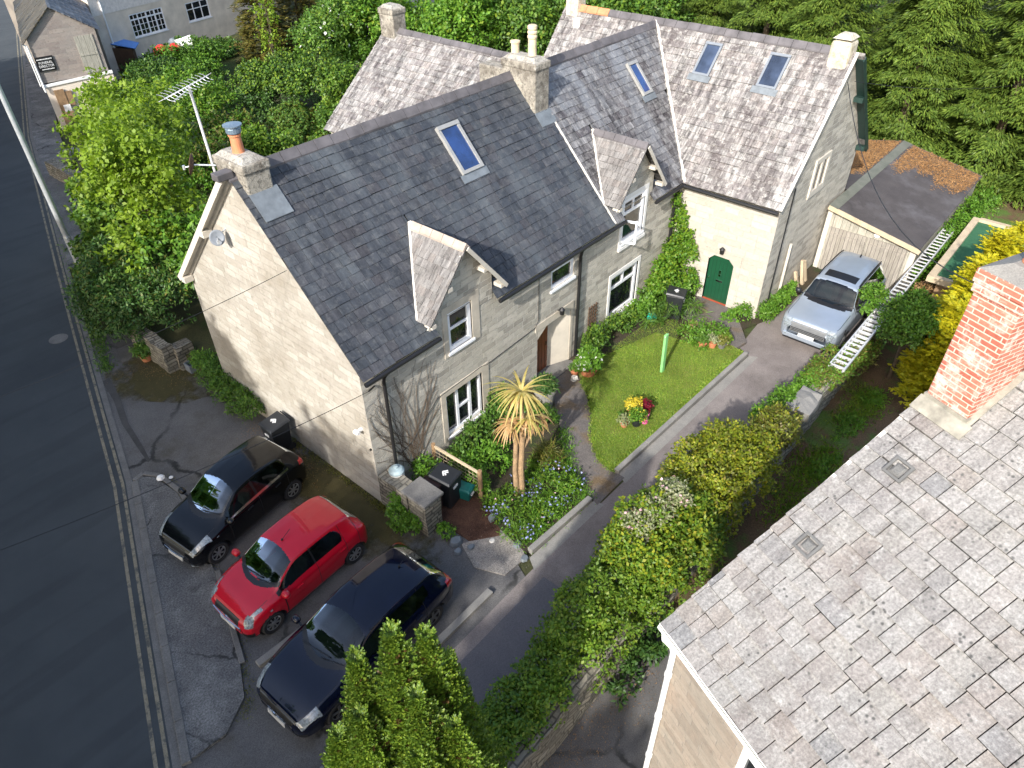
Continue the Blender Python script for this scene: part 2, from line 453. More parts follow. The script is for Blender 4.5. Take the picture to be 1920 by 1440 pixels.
def roadmat():
    t = NT('road_asphalt'); co = t.coord('Object', rot=(0, 0, R(-71)))
    c = t.ramp(t.noise(co, .5, 6, .65), [(.3, (.048, .055, .059)), (.7, (.064, .071, .074))])
    w = t.noise(t.coord('Object', rot=(0, 0, R(-71)), scale=(.12, 1.4, 1)), 1.0, 3, .5)
    c = t.mix(t.ramp(w, [(.52, 0.), (.62, .35)]), c, (.036, .04, .044))
    sc_ = t.noise(t.coord('Object', rot=(0, 0, R(-25)), scale=(.25, 4, 1)), 1.0, 6, .75)
    c = t.mix(t.ramp(sc_, [(.62, 0.), (.72, .4)]), c, (.1, .102, .1))
    f = t.noise(co, 90, 3, .7)
    c = t.mix(.45, c, t.ramp(f, [(.3, .35), (.7, 1.6)]), 'MULTIPLY')
    t.col(c); t.set(rough=.9, spec=.25); t.bump(f, .3, .01); return t.mat
M['road'] = roadmat()
M['forecourt'] = ground_mat('forecourt_tarmac', (0.098, 0.094, 0.092), (0.14, 0.134, 0.128), 0.8, 55, c3=(0.075, 0.068, 0.052), c3_sc=0.6, c3_lo=0.5, c3_hi=0.75, speck=0.6, crack=0.35)
M['pavement'] = ground_mat('pavement_tarmac', (0.092, 0.09, 0.088), (0.15, 0.147, 0.142), 1.2, 28, c3=(0.19, 0.186, 0.178), c3_sc=0.8, speck=0.85, crack=0.55, bump=0.9)
M['drive'] = ground_mat('drive_tarmac', (0.178, 0.154, 0.144), (0.243, 0.214, 0.198), 1.0, 55, c3=(0.135, 0.117, 0.108), c3_sc=0.45, c3_lo=0.45, c3_hi=0.7, speck=0.5)
M['drive_patch'] = ground_mat('drive_patch', (0.108, 0.105, 0.113), (0.14, 0.133, 0.14), 1.0, 60, speck=0.4)
M['path'] = ground_mat('path_tarmac', (0.105, 0.094, 0.088), (0.154, 0.138, 0.127), 1.8, 30, c3=(0.132, 0.094, 0.055), c3_sc=0.9, speck=0.5)
M['lawn'] = ground_mat('lawn', (0.094, 0.149, 0.022), (0.176, 0.215, 0.039), 1.3, 35, c3=(0.187, 0.182, 0.05), c3_sc=0.8, c3_lo=0.48, c3_hi=0.7, speck=0.5, bump=0.8)
M['soil'] = ground_mat('garden_soil', (0.035, 0.03, 0.02), (0.065, 0.05, 0.032), 2.0, 25, c3=(0.03, 0.05, 0.014), c3_sc=0.9, speck=0.6, bump=0.8)
M['mulch'] = ground_mat('bark_mulch', (0.06, 0.03, 0.02), (0.11, 0.058, 0.038), 3.0, 35, speck=0.8, bump=1.0)
M['gravel'] = ground_mat('pale_gravel', (0.2, 0.185, 0.165), (0.32, 0.29, 0.255), 4, 35, speck=0.8, bump=1.0)
M['earth'] = ground_mat('earth', (0.04, 0.045, 0.018), (0.07, 0.065, 0.028), 0.8, 20, c3=(0.045, 0.075, 0.016), c3_sc=0.35, speck=0.6)
M['yard'] = ground_mat('side_yard', (0.088, 0.058, 0.032), (0.144, 0.096, 0.054), 1.3, 25, c3=(0.08, 0.136, 0.029), c3_sc=0.55, c3_lo=0.5, c3_hi=0.6, speck=0.6, bump=1.0)
def mossmat():
    t = NT('moss'); co = t.coord('Object'); g = t.coord('Generated', loc=(-.5, -.5, 0))
    sep = t.n('ShaderNodeVectorMath', operation='MULTIPLY'); t.l(g, sep.inputs[0]); sep.inputs[1].default_value = (1, 1, 0)
    ln = t.n('ShaderNodeVectorMath', operation='LENGTH'); t.l(sep.outputs[0], ln.inputs[0])
    n = t.noise(co, 1.8, 7, .75)
    f = t.math('SUBTRACT', t.math('MULTIPLY', n, 1.9), t.math('MULTIPLY', ln.outputs['Value'], 1.7))
    c = t.ramp(t.noise(co, 5, 4), [(.3, (.06, .052, .02)), (.7, (.1, .085, .035))])
    t.col(c); t.set(rough=.95, spec=.1, alpha=t.ramp(f, [(.12, 0.), (.5, .8)])); return t.mat
M['moss'] = mossmat()
M['line'] = ground_mat('faded_line_paint', (0.2, 0.175, 0.12), (0.26, 0.23, 0.17), 6, 70, c3=(0.09, 0.09, 0.08), c3_sc=4, c3_lo=0.48, c3_hi=0.62, speck=0.5)
M['felt'] = ground_mat('roofing_felt', (0.055, 0.05, 0.052), (0.085, 0.078, 0.078), 1.0, 80, c3=(0.11, 0.105, 0.11), c3_sc=0.4, speck=0.3)
M['felt_strip'] = ground_mat('felt_strip', (0.11, 0.12, 0.1), (0.16, 0.165, 0.14), 2.0, 60, speck=0.3)
M['needles'] = ground_mat('fallen_needles', (0.27, 0.135, 0.05), (0.378, 0.216, 0.09), 4, 50, speck=0.6, bump=1.0)
M['green_felt'] = ground_mat('green_felt', (0.03, 0.1, 0.05), (0.04, 0.13, 0.065), 2.0, 80, speck=0.25)
def wood(name, a, b, w=0.14, axis='UV', gap=(0.03, 0.025, 0.02), horizontal=False):
    t = NT(name); uv = t.coord('UV', rot=(0, 0, R(90) if horizontal else 0))
    br = t.n('ShaderNodeTexBrick'); br.offset = 0.0
    br.inputs['Color1'].default_value = (*a, 1); br.inputs['Color2'].default_value = (*b, 1); br.inputs['Mortar'].default_value = (*gap, 1)
    br.inputs['Brick Width'].default_value = w; br.inputs['Row Height'].default_value = 30.0; br.inputs['Mortar Size'].default_value = 0.006
    br.inputs['Scale'].default_value = 1.0; br.inputs['Mortar Smooth'].default_value = 0.2
    t.l(uv, br.inputs['Vector'])
    g = t.noise(t.coord('UV', scale=(14, 1.2, 1) if not horizontal else (1.2, 14, 1)), 2.0, 5, 0.7)
    c = t.mix(0.75, br.outputs['Color'], t.ramp(g, [(0.3, 0.5), (0.7, 1.35)]), 'MULTIPLY')
    t.col(c); t.set(rough=0.85, spec=0.25)
    t.bump(t.math('ADD', t.math('MULTIPLY', br.outputs['Fac'], -1.0), g), 0.4, 0.015)
    return t.mat
M['wood_grey'] = wood('weathered_grey_boards', (0.322, 0.298, 0.26), (0.26, 0.239, 0.205))
M['wood_cream'] = wood('cream_boards', (0.384, 0.365, 0.307), (0.333, 0.32, 0.269), 0.3)
M['wood_brown'] = plain('brown_timber', (0.27, 0.17, 0.09), 0.8, var=0.25, scale=4, bump=0.2)
M['wood_dark'] = plain('dark_timber', (0.1, 0.055, 0.03), 0.8, var=0.25, scale=4)
M['wood_pale'] = plain('pale_timber', (0.46, 0.37, 0.25), 0.8, var=0.15, scale=4)
M['post_green'] = plain('green_painted_timber', (0.2, 0.5, 0.17), 0.7, var=0.12, scale=4)
M['bark'] = plain('bark', (0.12, 0.09, 0.06), 0.95, var=0.4, scale=5, bump=0.8, bscale=18)
M['bark_palm'] = plain('palm_bark', (0.3, 0.2, 0.11), 0.95, var=0.3, scale=6, bump=0.8, bscale=25)
def brickmat():
    t = NT('red_brick'); uv = t.coord('UV')
    br = t.n('ShaderNodeTexBrick'); br.offset = 0.5
    br.inputs['Color1'].default_value = (0.36, 0.11, 0.075, 1); br.inputs['Color2'].default_value = (0.45, 0.19, 0.13, 1); br.inputs['Mortar'].default_value = (0.55, 0.46, 0.37, 1)
    br.inputs['Brick Width'].default_value = 0.225; br.inputs['Row Height'].default_value = 0.075; br.inputs['Mortar Size'].default_value = 0.009; br.inputs['Scale'].default_value = 1.0
    t.l(uv, br.inputs['Vector'])
    n = t.noise(uv, 2.6, 5, 0.7)
    c = t.mix(t.ramp(n, [(0.5, 0.0), (0.64, 0.9)]), br.outputs['Color'], (0.66, 0.55, 0.48))
    n2 = t.noise(uv, 14, 5, 0.7)
    c = t.mix(0.5, c, t.ramp(n2, [(0.3, 0.55), (0.7, 1.2)]), 'MULTIPLY')
    t.col(c); t.set(rough=0.9, spec=0.2)
    t.bump(t.math('ADD', t.math('MULTIPLY', br.outputs['Fac'], -1.2), n2), 0.7, 0.012)
    return t.mat
M['brick'] = brickmat()
M['galv'] = plain('galvanised_steel', (0.529, 0.555, 0.568), 0.45, metal=0.5, var=0.12)
M['ladder'] = plain('aluminium', (0.7, 0.7, 0.7), 0.4, metal=0.35, var=0.1)
M['blackplastic'] = plain('black_plastic', (0.016, 0.018, 0.021), 0.45, var=0.15)
M['brownplastic'] = plain('brown_plastic', (0.05, 0.025, 0.02), 0.5, var=0.15)
M['teal'] = plain('teal_plastic', (0.01, 0.14, 0.13), 0.45, var=0.1)
M['wetmark'] = ground_mat('damp_streak', (0.05, 0.048, 0.046), (0.085, 0.082, 0.078), 1.5, 60)
M['turquoise'] = plain('turquoise_plastic', (0.02, 0.5, 0.38), 0.4, var=0.08)
M['pink'] = plain('pink_plastic', (0.7, 0.12, 0.3), 0.4, var=0.05)
M['maroon'] = leafmat('maroon_leaf', (0.13, 0.006, 0.018), (0.22, 0.012, 0.03))
M['tyre'] = plain('tyre_rubber', (0.018, 0.018, 0.019), 0.85, var=0.15)
M['rim'] = plain('alloy', (0.45, 0.46, 0.47), 0.3, metal=0.8, var=0.05)
M['rim_dark'] = plain('dark_alloy', (0.16, 0.165, 0.17), 0.35, metal=0.7, var=0.05)
M['chrome'] = plain('chrome', (0.7, 0.7, 0.7), 0.12, metal=1.0, var=0.02)
M['lens'] = plain('headlight_lens', (0.2, 0.23, 0.25), 0.1, var=0.6, scale=22, coat=1.0)
M['redlens'] = plain('tail_lens', (0.4, 0.012, 0.015), 0.12, var=0.2, coat=1.0)
M['plate'] = plain('number_plate', (0.5, 0.5, 0.48), 0.4, var=0.03)
def carglass():
    t = NT('car_glass'); tr = t.n('ShaderNodeBsdfTransparent'); tr.inputs[0].default_value = (.3, .38, .36, 1)
    gl = t.n('ShaderNodeBsdfGlossy'); gl.inputs['Roughness'].default_value = .02; gl.inputs['Color'].default_value = (.9, .95, 1, 1)
    fr = t.n('ShaderNodeFresnel'); fr.inputs['IOR'].default_value = 1.5
    mx = t.n('ShaderNodeMixShader'); t.l(fr.outputs[0], mx.inputs[0]); t.l(tr.outputs[0], mx.inputs[1]); t.l(gl.outputs[0], mx.inputs[2]); t.l(mx.outputs[0], t.out.inputs[0]); return t.mat
M['car_glass'] = carglass()
M['car_seat'] = plain('car_seat_cloth', (.06, .062, .066), .9, var=.2)
M['car_dash'] = plain('car_dashboard', (.025, .026, .028), .8, var=.2)
M['trim'] = plain('black_trim', (0.01, 0.01, 0.011), 0.35, var=0.1)
M['red_paint'] = paint('red_car_paint', (0.45, 0.004, 0.018))
M['black_paint'] = paint('black_car_paint', (0.003, 0.0035, 0.005), rough=0.15, coat=0.3)
M['blue_paint'] = paint('midnight_blue_car_paint', (0.002, 0.0035, 0.014), rough=0.12, coat=0.45)
M['silver_paint'] = paint('silver_blue_car_paint', (0.39, 0.448, 0.52), rough=0.32, metal=0.55)

M['lf_lime'] = leafmat('leaf_lime', (0.132, 0.218, 0.014), (0.19, 0.293, 0.021), (0.241, 0.333, 0.029), 0.4)
M['lf_fresh'] = leafmat('leaf_fresh', (0.075, 0.188, 0.018), (0.12, 0.255, 0.024), (0.165, 0.3, 0.03), 0.35)
M['lf_mid'] = leafmat('leaf_mid', (0.056, 0.132, 0.02), (0.091, 0.19, 0.026), (0.141, 0.231, 0.033), 0.3)
M['lf_dark'] = leafmat('leaf_dark', (0.026, 0.072, 0.014), (0.048, 0.112, 0.019), (0.08, 0.144, 0.024), 0.2)
M['lf_laurel'] = leafmat('leaf_laurel', (0.032, 0.089, 0.019), (0.056, 0.13, 0.024), (0.097, 0.145, 0.032), 0.2)  # dark green of the laurel leaf itself
M['lf_hedge'] = leafmat('leaf_hedge', (0.088, 0.176, 0.016), (0.136, 0.24, 0.021), (0.208, 0.272, 0.026), 0.3)
M['lf_yelhedge'] = leafmat('leaf_gold_hedge', (0.15, 0.21, 0.012), (0.225, 0.27, 0.018), (0.315, 0.285, 0.021), 0.3)
M['lf_olive'] = leafmat('leaf_olive', (0.105, 0.133, 0.021), (0.154, 0.168, 0.028), (0.21, 0.168, 0.042), 0.25)
M['lf_ley'] = leafmat('leaf_leyland', (0.055, 0.101, 0.016), (0.098, 0.156, 0.022), (0.15, 0.208, 0.031), 0.2, big=0.5)
M['lf_con'] = leafmat('leaf_golden_cypress', (0.067, 0.127, 0.013), (0.119, 0.2, 0.019), (0.213, 0.28, 0.027), 0.2, big=1.5)
M['lf_conbrown'] = leafmat('leaf_cypress_brown', (0.07, 0.045, 0.015), (0.1, 0.06, 0.02))
M['lf_gold'] = leafmat('leaf_gold', (0.391, 0.345, 0.011), (0.552, 0.483, 0.017), (0.345, 0.368, 0.017), 0.3)
M['lf_bronze'] = leafmat('leaf_bronze_conifer', (0.07, 0.077, 0.017), (0.119, 0.112, 0.022), (0.168, 0.119, 0.028), 0.2)
M['lf_pale'] = leafmat('leaf_variegated', (0.192, 0.24, 0.08), (0.288, 0.32, 0.16), (0.4, 0.4, 0.288), 0.3)
M['lf_grass'] = leafmat('grass_blade', (0.117, 0.223, 0.028), (0.199, 0.317, 0.037), (0.327, 0.351, 0.059), 0.3, big=0.9)
M['lf_palm'] = leafmat('cordyline_leaf', (0.42, 0.33, 0.09), (0.52, 0.42, 0.16), (0.34, 0.33, 0.09), 0.3)
M['lf_straw'] = leafmat('dead_cordyline_leaf', (0.4, 0.25, 0.1), (0.5, 0.32, 0.15), (0.36, 0.2, 0.08), 0.2)
M['lf_dry'] = leafmat('dry_leaf', (0.2, 0.11, 0.04), (0.3, 0.18, 0.08), None, 0.1)
M['fl_blue'] = leafmat('bluebell', (0.17, 0.19, 0.42), (0.28, 0.31, 0.52), None, 0.2)
M['fl_white'] = leafmat('white_flower', (0.75, 0.75, 0.68), (0.8, 0.8, 0.78), None, 0.2)
M['fl_pink'] = leafmat('pink_flower', (0.6, 0.25, 0.32), (0.7, 0.45, 0.5), None, 0.2)
M['fl_yellow'] = leafmat('yellow_leaf', (0.5, 0.38, 0.02), (0.6, 0.5, 0.05), None, 0.2)

# ------------------------------------------------------------------ slates, walls, windows
def slates(mb, O, U, V, N, intervals, vmax, exp, wid, th=0.012, rng=None, g=0.004):
    O, U, V, N = np.array(O, float), np.array(U, float), np.array(V, float), np.array(N, float)
    rng = rng or random.Random(3)
    k = 0
    under = []
    while k * exp < vmax - 0.02:
        v0 = k * exp; v1 = min(v0 + exp, vmax)
        I0, I1 = intervals(v0), intervals(v1)
        if len(I0) != len(I1):
            I1 = I0
        for (a0, b0), (a1, b1) in zip(I0, I1):
            if b0 - a0 < 0.01 and b1 - a1 < 0.01: continue
            under.append([O + U * a0 + V * v0, O + U * b0 + V * v0, O + U * b1 + V * v1, O + U * a1 + V * v1])
            lo, hi = min(a0, a1), max(b0, b1)
            u = lo - rng.random() * wid
            while u < hi:
                w = wid * rng.uniform(0.72, 1.3)
                ul, ur = u, u + w; u = ur
                p0, p1 = max(ul + g, a0), min(ur - g, b0)
                q0, q1 = max(ul + g, a1), min(ur - g, b1)
                if p1 - p0 < 0.015 and q1 - q0 < 0.015: continue
                if p1 < p0: p0 = p1 = (p0 + p1) / 2
                if q1 < q0: q0 = q1 = (q0 + q1) / 2
                t0 = th * (1.7 + rng.uniform(-0.5, 0.9)); t1 = th * 0.35
                s = rng.uniform(-0.012, 0.012) * exp * 3; tl = rng.uniform(-0.3, 0.3) * th
                und = N * (.012 * math.sin(ul * .9 + v0 * 1.3) + .007 * math.sin(ul * 2.3 - v0 * .7)); s += .007 * math.sin(ul * 1.7 + k)
                A = O + U * p0 + V * (v0 + s) + N * (t0 + tl); B = O + U * p1 + V * (v0 + s * 0.6) + N * (t0 - tl)
                Cc = O + U * q1 + V * v1 + N * t1; D = O + U * q0 + V * v1 + N * t1
                A0 = O + U * p0 + V * (v0 + s); B0 = O + U * p1 + V * (v0 + s * 0.6)
                i = len(mb.v)
                mb.v.extend(tuple(q + und) for q in (A, B, Cc, D)); mb.v.extend(tuple(q - N * .03) for q in (A0, B0))
                o1 = rng.random() * 30
                uvs = [(p0, v0), (p1, v0), (q1, v1), (q0, v1)]
                mb.face((i, i + 1, i + 2, i + 3), 0, uvs)
                mb.face((i + 4, i + 5, i + 1, i), 0, [(p0, v0 - .01), (p1, v0 - .01), (p1, v0), (p0, v0)])
                mb.face((i + 4, i, i + 3), 0, [(p0, v0), (p0, v0), (q0, v1)])
                mb.face((i + 5, i + 2, i + 1), 0, [(p1, v0), (q1, v1), (p1, v0)])
        k += 1
    for q in under: mb.poly([p - N * 0.026 for p in q], 1)

def wall_holes(mb, frame, u0, u1, v0, v1, holes, depth=0.18, mi=0):
    """rectangular wall in a frame(u,v,d)->xyz, with rectangular holes (hu0,hu1,hv0,hv1) and reveals"""
    us = sorted({u0, u1, *[min(max(h[k], u0), u1) for h in holes for k in (0, 1)]})
    vs = sorted({v0, v1, *[min(max(h[k], v0), v1) for h in holes for k in (2, 3)]})
    for i in range(len(us) - 1):
        for j in range(len(vs) - 1):
            cu, cv = (us[i] + us[i + 1]) / 2, (vs[j] + vs[j + 1]) / 2
            if any(h[0] < cu < h[1] and h[2] < cv < h[3] for h in holes): continue
            mb.poly([frame(us[i], vs[j], 0), frame(us[i + 1], vs[j], 0), frame(us[i + 1], vs[j + 1], 0), frame(us[i], vs[j + 1], 0)], mi)
    for h in holes:
        a, b, c, d = h[:4]; dp = h[4] if len(h) > 4 else depth
        d = min(d, v1)
        for q in (((a, c), (b, c)), ((b, c), (b, d)), ((b, d), (a, d)), ((a, d), (a, c))):
            (ua, va), (ub, vb) = q
            mb.poly([frame(ua, va, 0), frame(ub, vb, 0), frame(ub, vb, dp), frame(ua, va, dp)], mi)

def fbox(mb, fr, u0, u1, v0, v1, d0, d1, mi=0):
    b = [fr(u0, v0, d0), fr(u1, v0, d0), fr(u1, v0, d1), fr(u0, v0, d1)]
    t = [fr(u0, v1, d0), fr(u1, v1, d0), fr(u1, v1, d1), fr(u0, v1, d1)]
    mb.hexa(b, t, mi)

def window(parent, fr, u0, u1, v0, v1, depth=0.1, mull=(), trans=(), fw=0.07, mat='upvc', pane='glass', sill=True, extra=(), blind=None, lab=None):
    """mull/trans: list of (pos, lo, hi) bars in absolute coordinates"""
    mb = MB(); d0, d1 = depth - 0.035, depth + 0.03
    fbox(mb, fr, u0, u1, v0, v0 + fw, d0, d1); fbox(mb, fr, u0, u1, v1 - fw, v1, d0, d1)
    fbox(mb, fr, u0, u0 + fw, v0 + fw, v1 - fw, d0, d1); fbox(mb, fr, u1 - fw, u1, v0 + fw, v1 - fw, d0, d1)
    for p, a, b, w in mull: fbox(mb, fr, p - w / 2, p + w / 2, a, b, d0 + .004, d1 - .004)
    for p, a, b, w in trans: fbox(mb, fr, a, b, p - w / 2, p + w / 2, d0 + .007, d1 - .007)
    w = mb.build('window', M[mat], parent)
    if lab: w['label'] = lab
    g = MB(); g.poly([fr(u0 + .02, v0 + .02, depth + .012), fr(u1 - .02, v0 + .02, depth + .012), fr(u1 - .02, v1 - .02, depth + .012), fr(u0 + .02, v1 - .02, depth + .012)])
    g.build('pane', M[pane], w)
    if sill:
        s = MB(); fbox(s, fr, u0 - 0.05, u1 + 0.05, v0 - 0.07, v0 - .002, -0.05, depth)
        s.build('sill', M[mat], w)
    return w

def ridge(parent, a, b, mat, rise=0.03, wd=0.17, n=None, slope=1.0, seg=0.46):
    a, b = Vector(a), Vector(b); d = (b - a); L = d.length; d.normalize()
    side = d.cross(Vector((0, 0, 1))).normalized(); n = max(1, int(L / seg))
    mb = MB(); rr = random.Random(5)
    for k in range(n):
        p = a + d * (L * k / n + 0.006); q = a + d * (L * (k + 1) / n - 0.006)
        j = rr.uniform(-.006, .01)
        sec = [(-wd, -wd * slope + .03), (-wd * .35, -wd * .3 * slope + .045), (0, .06), (wd * .35, -wd * .3 * slope + .045), (wd, -wd * slope + .03), (wd, -wd * slope - .02), (0, -.05), (-wd, -wd * slope - .02)]
        mb.hexa([p + side * x + Vector((0, 0, z + rise + j)) for x, z in sec], [q + side * x + Vector((0, 0, z + rise + j)) for x, z in sec])
    return mb.build('ridge', mat, parent)

def skylight(parent, corners, mat_f='alu', mat_g='skyglass', N=None, h=0.09, bw=0.09):
    """corners: tl,tr,br,bl on roof plane"""
    c = [Vector(p) for p in corners]
    N = (c[1] - c[0]).cross(c[3] - c[0]).normalized()
    if N.z < 0: N = -N
    U = (c[1] - c[0]).normalized(); V = (c[0] - c[3]).normalized()
    w = (c[1] - c[0]).length; l = (c[0] - c[3]).length; O = c[3]
    P = lambda u, v, n: O + U * u + V * v + N * n
    mb = MB()
    def b(u0, u1, v0, v1, n0, n1):
        mb.hexa([P(u0, v0, n0), P(u1, v0, n0), P(u1, v1, n0), P(u0, v1, n0)], [P(u0, v0, n1), P(u1, v0, n1), P(u1, v1, n1), P(u0, v1, n1)])
    b(0, w, 0, bw, 0, h); b(0, w, l - bw * 1.2, l, 0, h + .02); b(0, bw, bw, l - bw * 1.2, 0, h); b(w - bw, w, bw, l - bw * 1.2, 0, h)
    s = mb.build('skylight', M[mat_f], parent)
    g = MB(); g.poly([P(bw * .8, bw * .8, h * .7), P(w - bw * .8, bw * .8, h * .7), P(w - bw * .8, l - bw, h * .7), P(bw * .8, l - bw, h * .7)])
    g.build('pane', M[mat_g], s)
    f = MB()
    f.hexa([P(-.1, -.22, 0.03), P(w + .1, -.22, .03), P(w + .1, 0, .03), P(-.1, 0, .03)], [P(-.1, -.22, 0.035), P(w + .1, -.22, .035), P(w + .1, 0, .04), P(-.1, 0, .04)])
    f.build('flashing', M['lead'], s)
    return s

def pipe(parent, name, path, r=0.045, mat='iron'):
    mb = MB(); mb.tube(path, r, 10)
    return mb.build(name, M[mat], parent, smooth=False)

M['grille_metal'] = plain('grille_metal', (0.22, 0.23, 0.24), 0.4, metal=0.5, var=.1)

# ------------------------------------------------------------------ setting: ground, road, paths
def sheet(name, pts, z, mat, kind='structure', label=None, cat=None, thick=None):
    mb = MB()
    a = sum(pts[i][0] * pts[(i + 1) % len(pts)][1] - pts[(i + 1) % len(pts)][0] * pts[i][1] for i in range(len(pts)))
    if a < 0: pts = list(reversed(pts))
    if thick: mb.prism(pts, z - thick, z)
    else: mb.poly([(p[0], p[1], z) for p in pts])
    o = mb.build(name, M[mat]); o['kind'] = kind
    return o

KP = [(-12.8, -17), (-9.6, -9.8), (-6.85, -2.08), (-3.84, 5.77), (0.1, 18.5), (5.35, 35), (9.4, 46), (19.0, 72), (60, 180)]
def offset_line(pts, d):
    out = []
    for i, p in enumerate(pts):
        a = Vector(pts[max(0, i - 1)]); b = Vector(pts[min(len(pts) - 1, i + 1)])
        t = (b - a).normalized(); n = Vector((-t.y, t.x))
        out.append((p[0] + n.x * d, p[1] + n.y * d))
    return out
def strip(pts, d0, d1):
    return offset_line(pts, d0) + list(reversed(offset_line(pts, d1)))

sheet('ground', [(-260, -160), (260, -160), (260, 260), (-260, 260)], -0.03, 'earth')
def strip_mesh(name, pts, d0, d1, z, mat, kind='structure'):
    A, B = offset_line(pts, d0), offset_line(pts, d1)
    mb = MB()
    for i in range(len(A) - 1):
        mb.poly([(*A[i], z), (*A[i + 1], z), (*B[i + 1], z), (*B[i], z)])
    o = mb.build(name, M[mat]); o['kind'] = kind
    return o
strip_mesh('road', KP, 0.0, 6.6, 0.0, 'road')
def lerp_line(pts, n):
    out = []
    for i in range(len(pts) - 1):
        for k in range(n):
            t = k / n; out.append((pts[i][0] * (1 - t) + pts[i + 1][0] * t, pts[i][1] * (1 - t) + pts[i + 1][1] * t))
    return out + [pts[-1]]
for d in (0.18, 0.38):
    o = strip_mesh('road_line', KP[:8], d, d + 0.075, 0.004, 'line')
strip_mesh('gutter_strip', KP, -0.02, 0.14, 0.005, 'kerb')
# pavement far up the road
strip_mesh('pavement', KP[4:], -1.3, -0.02, 0.09, 'pavement')
strip_mesh('far_pavement', KP, 6.62, 8.3, 0.1, 'pavement')

sheet('forecourt', [(-9.62, -9.8), (-6.85, -2.08), (-3.84, 5.77), (-1.5, 13.2), (0.8, 12.6), (0.3, 7.2), (0.3, -0.2), (1.1, -3.2), (0.5, -4.6), (-1, -6.9), (-5.2, -6.9), (-7.2, -10.5)], -0.006, 'forecourt')
sheet('pavement_island', [(-6.78, -2.1), (-3.86, 5.5), (-3.66, 5.72), (-3.38, 5.35), (-3.28, 4.35), (-3.5, 3.2), (-4.0, 1.4), (-4.5, 0.1), (-4.95, -1.14), (-5.3, -1.83), (-5.95, -2.2)], 0.07, 'pavement', thick=0.09)
def kerb_run(name, pts, w, z0, z1, seg=0.9, mat='kerb', gap=0.012):
    mb = MB(); rr = random.Random(11)
    for i in range(len(pts) - 1):
        a, b = Vector((*pts[i], 0)), Vector((*pts[i + 1], 0)); L = (b - a).length; n = max(1, int(L / seg)); d = (b - a).normalized(); s = Vector((-d.y, d.x, 0))
        for k in range(n):
            p = a + d * (L * k / n + gap / 2); q = a + d * (L * (k + 1) / n - gap / 2); j = rr.uniform(-.006, .006)
            mb.hexa([p - s * w / 2 + Vector((0, 0, z0)), q - s * w / 2 + Vector((0, 0, z0)), q + s * w / 2 + Vector((0, 0, z0)), p + s * w / 2 + Vector((0, 0, z0))],
                    [p - s * w / 2 + Vector((0, 0, z1 + j)), q - s * w / 2 + Vector((0, 0, z1 + j)), q + s * w / 2 + Vector((0, 0, z1 + j)), p + s * w / 2 + Vector((0, 0, z1 + j))])
    o = mb.build(name, M[mat], bevel=0.012); o['kind'] = 'structure'
    return o
kerb_run('road_kerb', [(-6.74, -2.12), (-3.8, 5.62)], 0.17, -0.02, 0.085)
kerb_run('island_kerb', [(-3.8, 5.66), (-3.5, 5.72), (-3.26, 5.3), (-3.2, 4.3), (-3.45, 3.2)], 0.13, -0.02, 0.09, 0.5)
kerb_run('island_kerb', [(-3.95, 1.35), (-4.45, 0.05), (-4.9, -1.15)], 0.12, -0.02, 0.082, 0.7)
kerb_run('parking_kerb', [(-4.72, -1.42), (-1.2, -1.62)], 0.17, -0.02, 0.1, 1.2, 'concrete')
kerb_run('parking_kerb', [(-1.95, -3.95), (-0.2, -3.95)], 0.17, -0.02, 0.1, 0.9, 'concrete')
kerb_run('parking_kerb', [(-6.6, -4.2), (-3.6, -4.2)], 0.18, -0.02, 0.1, 1.1, 'concrete')
sheet('driveway', [(-7.6, -4.4), (-5.2, -4.32), (0.6, -4.28), (4.6, -4.35), (11.8, -4.5), (12.1, -3.9), (13.2, -3.8), (18.8, -3.4), (18.8, -7.0), (12.0, -6.95), (0, -6.95), (-5.2, -6.9), (-9.2, -8.6)], 0.006, 'drive')
sheet('driveway_patch', [(-9.0, -8.4), (-7.4, -4.7), (-5.2, -4.6), (0.9, -4.62), (0.95, -6.9), (-5.2, -6.88)], 0.010, 'drive_patch')
sheet('concrete_gutter', [(1.1, -4.02), (3.6, -4.14), (3.62, -4.42), (0.9, -4.34)], 0.012, 'concrete')
sheet('concrete_gutter', [(4.75, -4.1), (11.85, -4.36), (12.0, -4.62), (4.6, -4.42)], 0.012, 'concrete')
kerb_run('bed_kerb', [(1.22, -3.93), (3.52, -4.06)], 0.15, -0.02, 0.15, 1.25, 'concrete')
kerb_run('lawn_kerb', [(4.74, -4.03), (11.85, -4.27)], 0.14, -0.02, 0.15, 1.4, 'concrete')
sheet('lawn', [(7.35, -0.95), (7.0, -1.5), (6.2, -2.2), (5.35, -2.8), (4.9, -3.3), (4.72, -3.95), (11.85, -4.2), (12.0, -3.4), (12.0, -0.2), (7.9, -0.2)], 0.085, 'lawn', thick=0.1)
sheet('garden_path', [(6.3, 0.3), (8.0, 0.3), (7.7, -0.6), (7.2, -1.2), (6.2, -2.2), (5.35, -2.8), (4.85, -3.4), (4.75, -4.3), (3.5, -4.3), (3.9, -3.3), (4.5, -2.4), (5.5, -1.5), (6.2, -0.7)], 0.018, 'path')
sheet('flower_bed', [(0.5, -0.05), (6.25, -0.05), (6.2, -0.75), (5.4, -1.55), (4.45, -2.45), (3.85, -3.3), (3.5, -3.98), (1.15, -3.9), (1.3, -2.9), (1.7, -1.9), (1.6, -0.6), (0.5, -0.5)], 0.05, 'soil', thick=0.08)
sheet('mulch', [(0.55, -0.5), (1.75, -0.6), (1.9, -1.9), (1.65, -2.6), (1.15, -3.05), (0.55, -2.6), (0.5, -1.4)], 0.03, 'mulch', thick=0.05)
sheet('gravel', [(0.35, -2.5), (0.9, -2.75), (1.5, -2.85), (1.35, -3.5), (1.05, -3.95), (0.35, -3.9), (0.05, -3.2)], 0.022, 'gravel', thick=0.04)
